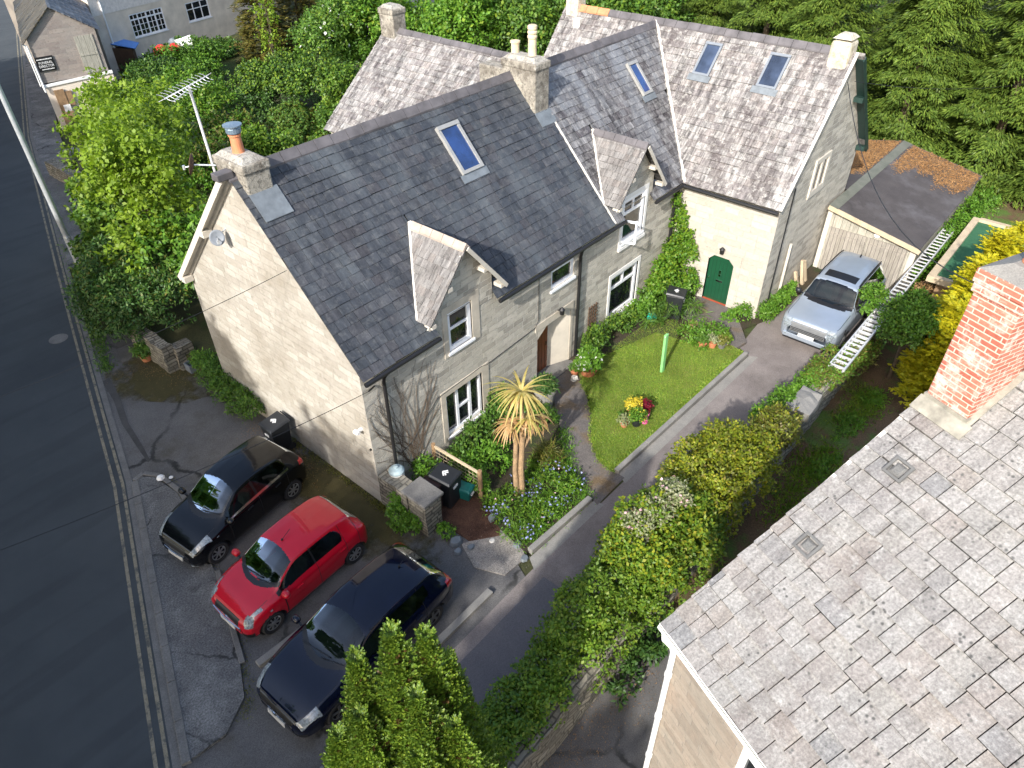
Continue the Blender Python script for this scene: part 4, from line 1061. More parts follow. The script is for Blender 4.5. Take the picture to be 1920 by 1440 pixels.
for (a, b), (c, d) in zip(pts[:-1], pts[1:]):
    mb.poly([(a, .04, b), (a, -10.9, b), (c, -10.9, d), (c, .04, d)]); mb.poly([(a + .006, .04, b + .006), (c + .006, .04, d + .006), (c + .006, -10.9, d + .006), (a + .006, -10.9, b + .006)])
gt = mb.build('gutter', M['white'], D, local=True)
mb = MB(); mb.poly([(-.088, .035, 4.972), (.012, .035, 4.972), (.012, -10.88, 4.972), (-.088, -10.88, 4.972)]); mb.build('gutter_dark_strip', M['soil'], gt, local=True)  # dark strip painted in for the dark gap inside the gutter
mb = MB(); mb.tube([(-.04, -.06, 4.88), (-.02, -.07, 4.7), (.1, -.13, 4.5), (.13, -.15, 4.35), (.13, -.15, .0)], .048, 10)
for z in (1.0, 2.4, 3.7): mb.lathe([(.06, 0), (.06, .08)], (.13, -.15, z), 10)
mb.build('drainpipe', M['white'], D, local=True)
# brick chimney on the ridge at the verge
cx0 = PD(4.74, 0).x; cz0 = PD(4.74, 0).z - .35
mb = MB(); mb.box(cx0, cx0 + 1.45, -.62, -.02, cz0, 9.72)
chD = mb.build('chimney', M['brick'], D, local=True, bevel=.012)
mb = MB(); mb.box(cx0 - .05, cx0 + 1.5, -.67, .03, 9.55, 9.73); mb.box(cx0 - .03, cx0 + 1.48, -.65, .01, 9.42, 9.55)
mb.build('corbel', M['brick'], chD, local=True, bevel=.012)
mb = MB(); mb.hexa([(cx0 - .04, -.66, 9.73), (cx0 + 1.49, -.66, 9.73), (cx0 + 1.49, .02, 9.73), (cx0 - .04, .02, 9.73)], [(cx0 + .2, -.45, 9.84), (cx0 + 1.25, -.45, 9.84), (cx0 + 1.25, -.2, 9.84), (cx0 + .2, -.2, 9.84)])
mb.build('flaunching', M['concrete'], chD, local=True)
mb = MB(); mb.lathe([(.15, 0), (.15, .05), (.13, .08), (.12, .4), (.14, .45)], (cx0 + .42, -.33, 9.8), 18); mb.build('chimney_pot', M['terracotta'], chD, local=True)
mb = MB()
def ap(v0, v1, e0, e1, n0, n1):
    mb.hexa([PD(v0, e0, n0), PD(v0, e1, n0), PD(v1, e1, n0), PD(v1, e0, n0)], [PD(v0, e0, n1), PD(v0, e1, n1), PD(v1, e1, n1 + .02), PD(v1, e0, n1 + .02)])
ap(4.54, 4.76, -.03, .74, .04, .055)
ap(4.74, 6.3, .62, .7, .04, .06)
M['stained'] = plain('stained_flashing', (0.26, 0.245, 0.2), 0.85, var=.4, scale=5)
mb.build('flashing', M['stained'], D, local=True)
mb = MB(); mb.box(cx0 - .03, cx0 + 1.4, -.65, .0, cz0, cz0 + .47); mb.build('plinth', M['stained'], chD, local=True)
for e, v in ((.52, 3.77), (.5, 2.23)):
    mb = MB(); 
    for a in ((0, .23, 0, .03), (0, .23, .2, .23), (0, .03, .03, .2), (.2, .23, .03, .2)):
        v0, v1, e0, e1 = v - .14 + a[2] * 1.22, v - .14 + a[3] * 1.22, e - .14 + a[0] * 1.22, e - .14 + a[1] * 1.22
        mb.hexa([PD(v0, e0, .0), PD(v0, e1, .0), PD(v1, e1, .0), PD(v1, e0, .0)], [PD(v0, e0, .06), PD(v0, e1, .06), PD(v1, e1, .06), PD(v1, e0, .06)])
    rv = mb.build('roof_vent', plain('vent_grey', (0.12, 0.12, 0.115), .7), D, local=True)
    mb = MB(); mb.hexa([PD(v - .085, e - .085, .02), PD(v - .085, e + .085, .02), PD(v + .085, e + .085, .02), PD(v + .085, e - .085, .02)], [PD(v - .05, e - .05, .045), PD(v - .05, e + .05, .045), PD(v + .05, e + .05, .045), PD(v + .05, e - .05, .045)])
    mb.build('grille', plain('vent_mesh', (0.13, 0.13, 0.125), .8, var=.3, scale=60), rv, local=True)
mb = MB(); mb.tube([(cx0 + .9, -.7, 8.75), (cx0 + .6, -.72, 8.45), (cx0 + .5, -.8, 8.55), (cx0 + .55, -.95, 8.65)], .02, 8)
mb.lathe([(.05, 0), (.05, .22)], (cx0 + .62, -.78, 8.55), 10)
mb.build('pole_bracket', M['galv'], chD, local=True)

# ------------------------------------------------------------------ far buildings along the road
def mesh_text(s, size, loc, parent, mat, name='lettering', rot=(R(90), 0, 0), align='CENTER', ext=.006, sx=1.0):
    cu = bpy.data.curves.new('t', 'FONT'); cu.body = s; cu.size = size; cu.align_x = align; cu.align_y = 'CENTER'; cu.extrude = ext
    to = bpy.data.objects.new('t', cu); COL.objects.link(to)
    bpy.context.view_layer.update()
    me = bpy.data.meshes.new_from_object(to.evaluated_get(bpy.context.evaluated_depsgraph_get()))
    bpy.data.objects.remove(to); 
    o = bpy.data.objects.new(name, me); COL.objects.link(o); o.location = loc; o.rotation_euler = rot; o.scale = (sx, 1, 1)
    me.materials.clear(); me.materials.append(mat); o.parent = parent
    return o
F = thing('roadside_workshop', 'small stone gabled building beside the far road with a funeral director sign', 'building', (6.91, 34.85, 0), R(-10.43))
mb = MB(); mb.poly([(0, 0, 2.5), (3.35, 0, 2.5), (3.35, 0, 4.75), (1.5, 0, 6.0), (0, 0, 4.7)])
mb.poly([(0, 0, -.1), (0, 0, 4.7), (1.8, 12, 4.7), (1.8, 12, -.1)]); mb.poly([(3.35, 0, -.1), (5.15, 12, -.1), (5.15, 12, 4.75), (3.35, 0, 4.75)])
mb.build('gable_wall', M['stone_far'], F, local=True)
mb = MB(); mb.poly([(-.05, -.06, -.1), (3.5, -.06, -.1), (3.5, -.06, 2.4), (-.05, -.06, 2.3)]); mb.build('lower_wall', M['render'], F, local=True)
mb = MB(); mb.hexa([(-.1, -.12, 2.3), (3.5, -.12, 2.42), (3.5, .05, 2.42), (-.1, .05, 2.3)], [(-.1, -.12, 2.42), (3.5, -.12, 2.56), (3.5, .05, 2.56), (-.1, .05, 2.42)]); mb.build('cornice', M['white'], F, local=True)
M['slate_mossy'] = slate('slate_mossy', [(0.075, 0.062, 0.042), (0.1, 0.08, 0.055), (0.06, 0.052, 0.036)], .7, lichen=(.13, .1, .035), lich_amt=.7, patch=(.16, .15, .14), patch_amt=.5)
for side, xe, ze, m in ((-1, -.3, 4.5, 'slate_mossy'), (1, 3.6, 4.6, 'slate_purple')):
    L = math.hypot(xe - 1.5, 6.05 - ze); V = ((1.5 - xe) / L, 0, (6.05 - ze) / L); N = (-V[2], 0, V[0]) if side < 0 else (V[2], 0, -V[0])
    mb = MB(); slates(mb, (xe, -.15, ze), (.148, .989, 0), V, N, lambda v: [(0, 12.3)], L, .3, .4, .014, random.Random(8)); mb.build('roof', [M[m], M['slate_under']], F, local=True)
mb = MB(); mb.box(2.2, 3.12, -.05, -.005, 2.62, 4.5); ld = mb.build('loft_door', M['wood_cream'], F, local=True)
mb = MB(); mb.box(2.2, 3.12, -.07, -.05, 3.5, 3.58); mb.build('rail', M['wood_cream'], ld, local=True)
mb = MB(); mb.tube([(-.28, -.05, 4.5), (-.12, -.06, 4.4), (-.1, -.08, 2.6), (-.12, -.2, 2.3), (-.1, -.2, 2.1)], .05, 8); mb.build('drainpipe', M['white'], F, local=True)
mb = MB(); mb.tube([(-.22, -.05, 4.5), (-.22, -.08, 2.4)], .03, 8); mb.build('drainpipe', M['white'], F, local=True)
mb = MB(); mb.box(.0, .86, -.06, -.002, 3.08, 3.8); sg = mb.build('sign', M['iron'], F, local=True)
mesh_text('FUNERAL', .17, (.44, -.066, 3.5), sg, M['white'], sx=.95); mesh_text('DIRECTOR', .17, (.44, -.066, 3.33), sg, M['white'], sx=.9)
mb = MB(); rr = random.Random(4)
for z, a, b, h in ((3.68, .06, .8, .06), (3.18, .16, .74, .05)):
    x = a
    while x < b:
        w = rr.uniform(.03, .06); mb.box(x, x + w, -.07, -.06, z - h / 2, z + h / 2 * rr.uniform(.5, 1)); x += w + .018
mb.build('small_lettering', M['white'], sg, local=True)
mb = MB(); mb.box(.28, .75, -.2, -.1, .5, 2.1); mb.box(.75, 1.1, -.17, -.09, 1.2, 1.95); t_ = mb.build('brown_board', M['wood_brown'], F, local=True)
mb = MB(); mb.box(.45, .8, -.24, -.2, .95, 1.3); mb.build('white_panel', M['white'], F, local=True)
mb = MB(); mb.box(.2, .8, -.5, -.42, -.1, 1.0); mb.build('brown_board', M['wood_brown'], F, local=True)

Wh = thing('rendered_house', 'large pale rendered house at the top left with a many paned window', 'house', (22.06, 43.64, 0), R(12.23))
frW = lambda u, v, d: (u, d, v)
hW = [(-6.5, -3.8, 2.05, 3.45), (-1.85, .2, 2.1, 3.3)]
mb = MB(); wall_holes(mb, frW, -9.0, 7, -.1, 5.2, hW, .15); mb.poly([(-9, 0, -.1), (-9, 0, 5.2), (-9, 9, 5.2), (-9, 9, -.1)]); mb.build('wall', M['render'], Wh, local=True)
mb = MB(); mb.box(-9.03, 7, -.02, .0, 3.82, 5.15); mb.build('upper_wall', plain('pale_render', (.68, .63, .58), .95), Wh, local=True)
L = math.hypot(4.7, 3.2); V = (0, 4.7 / L, 3.2 / L)
mb = MB(); slates(mb, (-9.3, -.25, 5.1), (1, 0, 0), V, (0, -V[2], V[1]), lambda v: [(0, 16.5)], L, .3, .4, .014, random.Random(9)); mb.build('roof', [M['slate_dark'], M['slate_under']], Wh, local=True)
mb = MB(); mb.poly([(-9.3, 4.45, 8.3), (7.2, 4.45, 8.3), (7.2, 9.2, 5.1), (-9.3, 9.2, 5.1)]); mb.build('rear_roof', M['slate_dark'], Wh, local=True)
cols = [(-5.83, 2.1, 3.4, .07), (-5.15, 2.1, 3.4, .1), (-4.47, 2.1, 3.4, .1)]
thin = [(x, 2.1, 3.4, .025) for x in (-6.16, -5.5, -4.8, -4.13)]
trn = [(3.1, -6.45, -3.85, .09)] + [(z, -6.45, -3.85, .025) for z in (2.4, 2.75)]
window(Wh, frW, -6.5, -3.8, 2.05, 3.45, .05, mull=cols + thin, trans=trn, fw=.07)
window(Wh, frW, -1.85, .2, 2.1, 3.3, .05, mull=[(-1.2, 2.15, 3.2, .06), (-.5, 2.15, 3.2, .06)], trans=[(2.85, -1.8, .15, .05)], fw=.07)
mb = MB(); mb.tube([(-8.3, -.08, 5.0), (-8.3, -.08, 1.6)], .06, 8); mb.build('drainpipe', M['white'], Wh, local=True)
for o in list(bpy.data.objects):
    pass

G2 = thing('outbuilding', 'grey rendered outbuilding with slate roof and white fascia beyond the pink slates', 'building', (30, 31.5, 0), R(-8))
mb = MB(); mb.box(-2.2, 5, 0, 5, -.5, 2.1); mb.build('wall', M['render_grey'], G2, local=True)
mb = MB(); mb.box(-2.35, 5.2, -.15, -.05, 2.05, 2.3); mb.build('fascia', M['white'], G2, local=True)
L = math.hypot(2.7, 2.0); V = (0, 2.7 / L, 2.0 / L)
mb = MB(); slates(mb, (-2.4, -.2, 2.25), (1, 0, 0), V, (0, -V[2], V[1]), lambda v: [(0, 7.6)], L, .28, .36, .013, random.Random(15)); mb.build('roof', [M['slate_dark'], M['slate_under']], G2, local=True)
mb = MB(); mb.box(.4, 1.3, -.03, .05, .8, 1.5); w_ = mb.build('window', M['wood_cream'], G2, local=True)
mb = MB(); mb.box(.5, 1.2, -.04, -.03, .88, 1.42); mb.build('pane', M['glass'], w_, local=True)

LT = thing('lean_to', 'small brown lean-to with bright blue sheet roof between stone workshop and pale house', 'shed', (12.6, 41.0, 0))
mb = MB(); mb.prism([(13.0, 43.5), (14.5, 40.5), (14.9, 41.0), (13.6, 44.0)], -.1, 1.85); mb.build('wall', M['wood_dark'], LT)
mb = MB(); mb.hexa([(12.8, 43.9, 2.3), (14.6, 40.2, 1.9), (15.3, 41.0, 2.0), (13.9, 44.4, 2.4)], [(12.8, 43.9, 2.34), (14.6, 40.2, 1.94), (15.3, 41.0, 2.04), (13.9, 44.4, 2.44)])
mb.build('roof', plain('blue_sheet', (.1, .26, .62), .5, var=.1), LT)

# ------------------------------------------------------------------ garage
Gr = thing('garage', 'timber garage with weathered doors and black felt roof beside the gable of the cottage', 'garage', (18.75, -5.3, 0))
gy, gz, ey, ez = -3.66, 2.62, -6.98, 1.93
mb = MB(); mb.hexa([(18.5, ey, ez), (26.6, ey, ez), (26.6, gy, gz), (18.5, gy, gz)], [(18.5, ey, ez + .03), (26.6, ey, ez + .03), (26.6, gy, gz + .03), (18.5, gy, gz + .03)])
mb.hexa([(20.3, gy, gz), (26.6, gy, gz), (26.6, -.6, 2.0), (20.3, -.6, 2.0)], [(20.3, gy, gz + .03), (26.6, gy, gz + .03), (26.6, -.6, 2.03), (20.3, -.6, 2.03)])
gr_roof = mb.build('roof', M['felt'], Gr)
mb = MB(); mb.hexa([(18.48, gy - .34, gz - .035), (26.6, gy - .34, gz - .035), (26.6, gy + .0, gz + .035), (18.48, gy + .0, gz + .035)], [(18.48, gy - .34, gz - .028), (26.6, gy - .34, gz - .028), (26.6, gy, gz + .045), (18.48, gy, gz + .045)])
mb.build('ridge_felt', M['felt_strip'], gr_roof)
mb = MB()
for y in (-4.85, -5.95):
    zz = gz + (y - gy) * (gz - ez) / (gy - ey)
    mb.hexa([(18.5, y, zz + .031), (26.6, y, zz + .031), (26.6, y + .06, zz + .045), (18.5, y + .06, zz + .045)], [(18.5, y, zz + .036), (26.6, y, zz + .036), (26.6, y + .06, zz + .05), (18.5, y + .06, zz + .05)])
mb.build('felt_seam', M['felt'], gr_roof)
mb = MB(); mb.poly([(18.75, -6.9, -.1), (18.75, -3.62, -.1), (18.75, -3.62, 2.58), (18.75, -6.9, 1.92)][::-1])
mb.box(18.8, 26.4, -6.9, -6.84, -.1, 1.9); mb.box(26.3, 26.4, -6.84, -.7, -.1, 1.9); mb.box(20.35, 26.3, -.8, -.7, -.1, 1.9)
mb.build('wall', M['wood_cream'], Gr)
mb = MB(); mb.bar((18.5, gy + .0, gz - .05), (18.5, ey - .04, ez - .05), .05, .16); mb.build('bargeboard', M['wood_pale'], Gr)
for a, b in ((-5.22, -3.85), (-6.62, -5.24)):
    mb = MB(); mb.box(18.69, 18.745, a + .01, b - .01, .03, 1.78); gd = mb.build('door', M['wood_grey'], Gr)
    for z in (.35, 1.45):
        mb = MB(); mb.box(18.66, 18.69, a + .05, b - .05, z, z + .13); mb.build('door_rail', M['wood_grey'], gd)
mb = MB(); mb.lathe([(.1, 0), (.1, -.03)], (18.68, -5.5, 1.98), 16, axis='x'); mb.build('badge', M['white'], Gr)
mb = MB(); mb.box(18.7, 18.78, -3.8, -3.63, -.1, 2.5); mb.build('door_post', M['cream_wood'], Gr)
mb = MB(); mb.box(18.7, 18.78, -6.9, -6.7, -.1, 1.9); mb.build('door_post', M['cream_wood'], Gr)

GS = thing('green_roofed_shed', 'shed with flat green felt roof and pale timber edging behind the golden conifer', 'shed', (19.4, -9.2, 0))
mb = MB(); mb.box(16.9, 21.9, -10.6, -8.05, -.1, 1.95); mb.build('wall', M['wood_brown'], GS)
mb = MB(); mb.box(16.75, 22.0, -10.7, -7.95, 1.97, 2.03); mb.build('roof', M['green_felt'], GS)
mb = MB(); mb.box(16.6, 22.0, -7.97, -7.75, 1.93, 2.13); mb.box(21.9, 22.1, -10.7, -7.97, 1.93, 2.13); mb.box(16.6, 16.8, -10.7, -7.97, 1.93, 2.13)
for k in range(4): mb.box(17.2 + k * 1.3, 17.28 + k * 1.3, -7.745, -7.735, 1.98, 2.06)
mb.build('roof_edging', M['wood_pale'], GS)

# ------------------------------------------------------------------ walls and fences
GW = thing('garden_wall', 'short rubble stone wall with square capped pier by the bins', 'wall', (.25, -.9, 0))
def rough_box(mb, x0, x1, y0, y1, z0, z1, n=6, j=.02, seed=0):
    rr = random.Random(seed)
    nx = max(1, int((x1 - x0) / .2)); ny = max(1, int((y1 - y0) / .2)); nz = max(1, int((z1 - z0) / .2))
    P = {}
    def p(i, j_, k):
        key = (i, j_, k)
        if key not in P:
            P[key] = mb.vert((x0 + (x1 - x0) * i / nx + rr.uniform(-j, j), y0 + (y1 - y0) * j_ / ny + rr.uniform(-j, j), z0 + (z1 - z0) * k / nz + (rr.uniform(-j, j) if k == nz else 0)))
        return P[key]
    for i in range(nx):
        for j_ in range(ny):
            mb.face((p(i, j_, nz), p(i + 1, j_, nz), p(i + 1, j_ + 1, nz), p(i, j_ + 1, nz)))
    for k in range(nz):
        for i in range(nx):
            mb.face((p(i, 0, k), p(i + 1, 0, k), p(i + 1, 0, k + 1), p(i, 0, k + 1))); mb.face((p(i + 1, ny, k), p(i, ny, k), p(i, ny, k + 1), p(i + 1, ny, k + 1)))
        for j_ in range(ny):
            mb.face((p(0, j_ + 1, k), p(0, j_, k), p(0, j_, k + 1), p(0, j_ + 1, k + 1))); mb.face((p(nx, j_, k), p(nx, j_ + 1, k), p(nx, j_ + 1, k + 1), p(nx, j_, k + 1)))
mb = MB(); rough_box(mb, -.02, .42, -1.1, -.02, -.05, 1.05, seed=1); mb.build('wall_run', M['rubble'], GW)
mb = MB(); rough_box(mb, -.02, .5, -1.72, -1.12, -.05, 1.1, j=.012, seed=2); mb.build('pier', M['rubble'], GW)
mb = MB(); mb.box(-.08, .58, -1.78, -.95, 1.1, 1.19); mb.build('coping', M['kerb'], GW, bevel=.02)
HW = thing('hedge_wall', 'long low rubble wall running under the hedge on the right of the drive', 'wall', (4, -7, 0))
mb = MB(); rough_box(mb, -3.5, 17.8, -7.25, -6.85, -.05, 1.15, j=.035, seed=3); mb.build('wall_run', M['rubble'], HW)
mb = MB(); rough_box(mb, 8.7, 9.8, -7.35, -6.75, 1.0, 1.35, j=.06, seed=4); mb.build('coping', M['concrete'], HW)
RW = thing('retaining_wall', 'mossy stone retaining wall end under the dark laurel left of the gable', 'wall', (-.2, 10.2, 0))
mb = MB(); rough_box(mb, -.75, -.4, 9.3, 11.6, -.05, .95, j=.03, seed=5); rough_box(mb, -.4, .15, 9.15, 9.5, -.05, .85, j=.03, seed=6); mb.build('wall_run', M['rubble'], RW)
def fence_rail(): pass
GF = thing('garden_fence', 'low wire garden fence with timber rail and two round posts in the flower bed', 'fence', (1.74, -1.1, 0.05))
mb = MB(); mb.tube([(1.7, -.25, 0), (1.7, -.25, 1.02)], .055, 10); mb.build('post', M['wood_brown'], GF)
mb = MB(); mb.tube([(1.76, -1.85, 0), (1.76, -1.85, 1.02)], .06, 10); mb.build('post', M['wood_brown'], GF)
mb = MB(); mb.bar((1.7, -.25, .95), (1.76, -1.85, .93), .04, .07); mb.build('rail', M['wood_pale'], GF)
mb = MB()
for k in range(12): mb.tube([(1.705 + .004 * k, -.32 - k * .13, .1), (1.705 + .004 * k, -.32 - k * .13, .93)], .004, 4)
for k in range(7): mb.tube([(1.7, -.28, .15 + k * .12), (1.76, -1.82, .15 + k * .12)], .005, 4)
mb.build('wire_mesh', M['wood_pale'], GF)
PF = thing('board_fence', 'weathered grey board fence panels behind the round bay tree', 'fence', (14.5, -8.7, 0))
for k in range(4):
    mb = MB()
    for j in range(5): mb.box(13.6 + k * .95 + j * .18, 13.76 + k * .95 + j * .18, -8.78 + .01 * (j % 2), -8.75, 0, 1.35 + .04 * ((k * 5 + j) % 3))
    mb.build('panel', M['wood_grey'], PF)

# ------------------------------------------------------------------ street lamp, wires, aerials, dishes
SL = thing('street_lamp', 'tall slim galvanised street lamp column rising from the roadside shrubs', 'street lamp', (.51, 18.5, 0))
mb = MB(); mb.tube([(.51, 18.5, 0), (.51, 18.5, 1.3), (.5, 18.5, 1.35), (.43, 18.42, 7.0)], [.13, .13, .11, .09], 12); mb.build('column', M['galv'], SL)
mb = MB(); mb.tube([(.43, 18.42, 6.95), (.2, 18.5, 7.15), (-.5, 18.75, 7.2)], .035, 8); mb.build('arm', M['galv'], SL)
mb = MB(); mb.hexa([(-.4, 18.6, 7.12), (-.4, 18.82, 7.12), (-1.1, 19.05, 7.16), (-1.1, 18.85, 7.16)], [(-.4, 18.6, 7.26), (-.4, 18.82, 7.26), (-1.1, 19.05, 7.24), (-1.1, 18.85, 7.24)]); mb.build('lantern', M['galv'], SL)

AE = thing('tv_aerial', 'long television aerial on a white mast strapped to the left chimney', 'aerial', (.1, 4.17, 7.6))
mb = MB(); mb.tube([(.08, 4.18, 7.6), (.04, 4.2, 9.62)], .03, 10); mb.build('mast', M['ladder'], AE)
bd = Vector((.9, .33, .06)).normalized(); bo = Vector((.04, 4.2, 9.62)); sdv = bd.cross(Vector((0, 0, 1))).normalized()
mb = MB(); mb.bar(bo - bd * .72, bo + bd * .62, .02, .02); mb.bar(bo - bd * .5 + Vector((0, 0, -.12)), bo + Vector((0, 0, -.05)), .015, .015); mb.build('boom', M['ladder'], AE)
mb = MB()
for k in range(12):
    c = bo + bd * (-.68 + k * .112)
    w = .17 - .004 * k
    for s in (-1, 1):
        for u in (-1, 1):
            mb.tube([c, c + sdv * s * w * .5 + Vector((0, 0, u * .035)), c + sdv * s * w + bd * (.05 * s) + Vector((0, 0, u * .07))], .005, 5)
mb.build('element', M['galv'], AE)
def dish(loc, nrm, r, mat, lab, arm):
    t = thing('satellite_dish', lab, 'satellite dish', loc)
    n = Vector(nrm).normalized(); a = n.cross(Vector((0, 0, 1))).normalized(); b = a.cross(n)
    mb = MB(); c = Vector(loc); ring = []
    for k in range(5):
        rr = r * k / 4; row = []
        for j in range(20):
            th = 2 * math.pi * j / 20
            row.append(mb.vert(c + a * rr * math.cos(th) + b * rr * math.sin(th) * 1.1 + n * (.16 * r * (k / 4) ** 2 * 1.5)))
        ring.append(row)
    for k in range(4):
        for j in range(20): mb.face((ring[k][j], ring[k][(j + 1) % 20], ring[k + 1][(j + 1) % 20], ring[k + 1][j]))
    o = mb.build('reflector', M[mat], t, smooth=True)
    m = o.modifiers.new('s', 'SOLIDIFY'); m.thickness = .008
    mb = MB(); mb.tube([c - n * .02, c + n * r * .9 - b * r * .5], .012, 6); mb.lathe([(.03, -.04), (.03, .05)], c + n * r * .9 - b * r * .5, 8); mb.build('feed_arm', M['galv'], t)
    mb = MB(); mb.tube([c - n * .02, Vector(arm)], .02, 8); mb.build('bracket', M['galv'], t)
dish((-.28, 4.35, 8.02), (-.75, .66, .25), .21, 'wood_dark', 'reddish satellite dish mounted behind the left chimney', (.1, 4.1, 7.95))
dish((-.28, 4.25, 6.3), (-.45, -.85, .3), .17, 'slategrey', 'grey satellite dish fixed high on the pale gable wall', (.0, 4.3, 6.4))

def wire(name, a, b, sag, r, lab, mat='iron'):
    a, b = Vector(a), Vector(b); mb = MB()
    mb.tube([a.lerp(b, t / 16) - Vector((0, 0, sag * 4 * (t / 16) * (1 - t / 16))) for t in range(17)], r, 5)
    o = mb.build(name, M[mat]); return tag(o, lab, 'cable')
wire('overhead_cable', (0.1, -.12, 3.75), (-7.9, -1.5, 6.5), .15, .0065, 'thin overhead cable from the front corner of the end cottage across its gable')
wire('overhead_cable', (-.06, 1.9, 6.2), (-9.0, 3.2, 6.0), .25, .006, 'thin overhead cable crossing the gable higher up towards the road')
wire('overhead_cable', (16.75, -3.66, 7.3), (4.0, -11.1, 8.6), 1.6, .011, 'dark cable hanging from the cross wing gable over the garage to the brick chimney')
wire('overhead_cable', (17.3, -3.7, 7.2), (30, -8.5, 5.5), .4, .009, 'dark cable running from the cross wing gable into the tall conifers')
wb = MB(); wb.bar((0.1, -.12, 3.75), (.35, -.02, 3.7), .03, .03); wb.lathe([(.03, 0), (.03, .06)], (-.04, .05, 1.9), 8, axis='x'); o = wb.build('cable_bracket', M['iron'], HA)

# ------------------------------------------------------------------ cars
def pchip(xk, yk, x):
    xk, yk = np.array(xk, float), np.array(yk, float); h = np.diff(xk); d = np.diff(yk) / h
    m = np.zeros_like(yk); m[0], m[-1] = d[0], d[-1]
    for i in range(1, len(xk) - 1):
        if d[i - 1] * d[i] > 0:
            w1, w2 = 2 * h[i] + h[i - 1], h[i] + 2 * h[i - 1]; m[i] = (w1 + w2) / (w1 / d[i - 1] + w2 / d[i])
    i = np.clip(np.searchsorted(xk, x) - 1, 0, len(h) - 1); t = (x - xk[i]) / h[i]
    return (2 * t**3 - 3 * t**2 + 1) * yk[i] + (t**3 - 2 * t**2 + t) * h[i] * m[i] + (-2 * t**3 + 3 * t**2) * yk[i + 1] + (t**3 - t**2) * h[i] * m[i + 1]

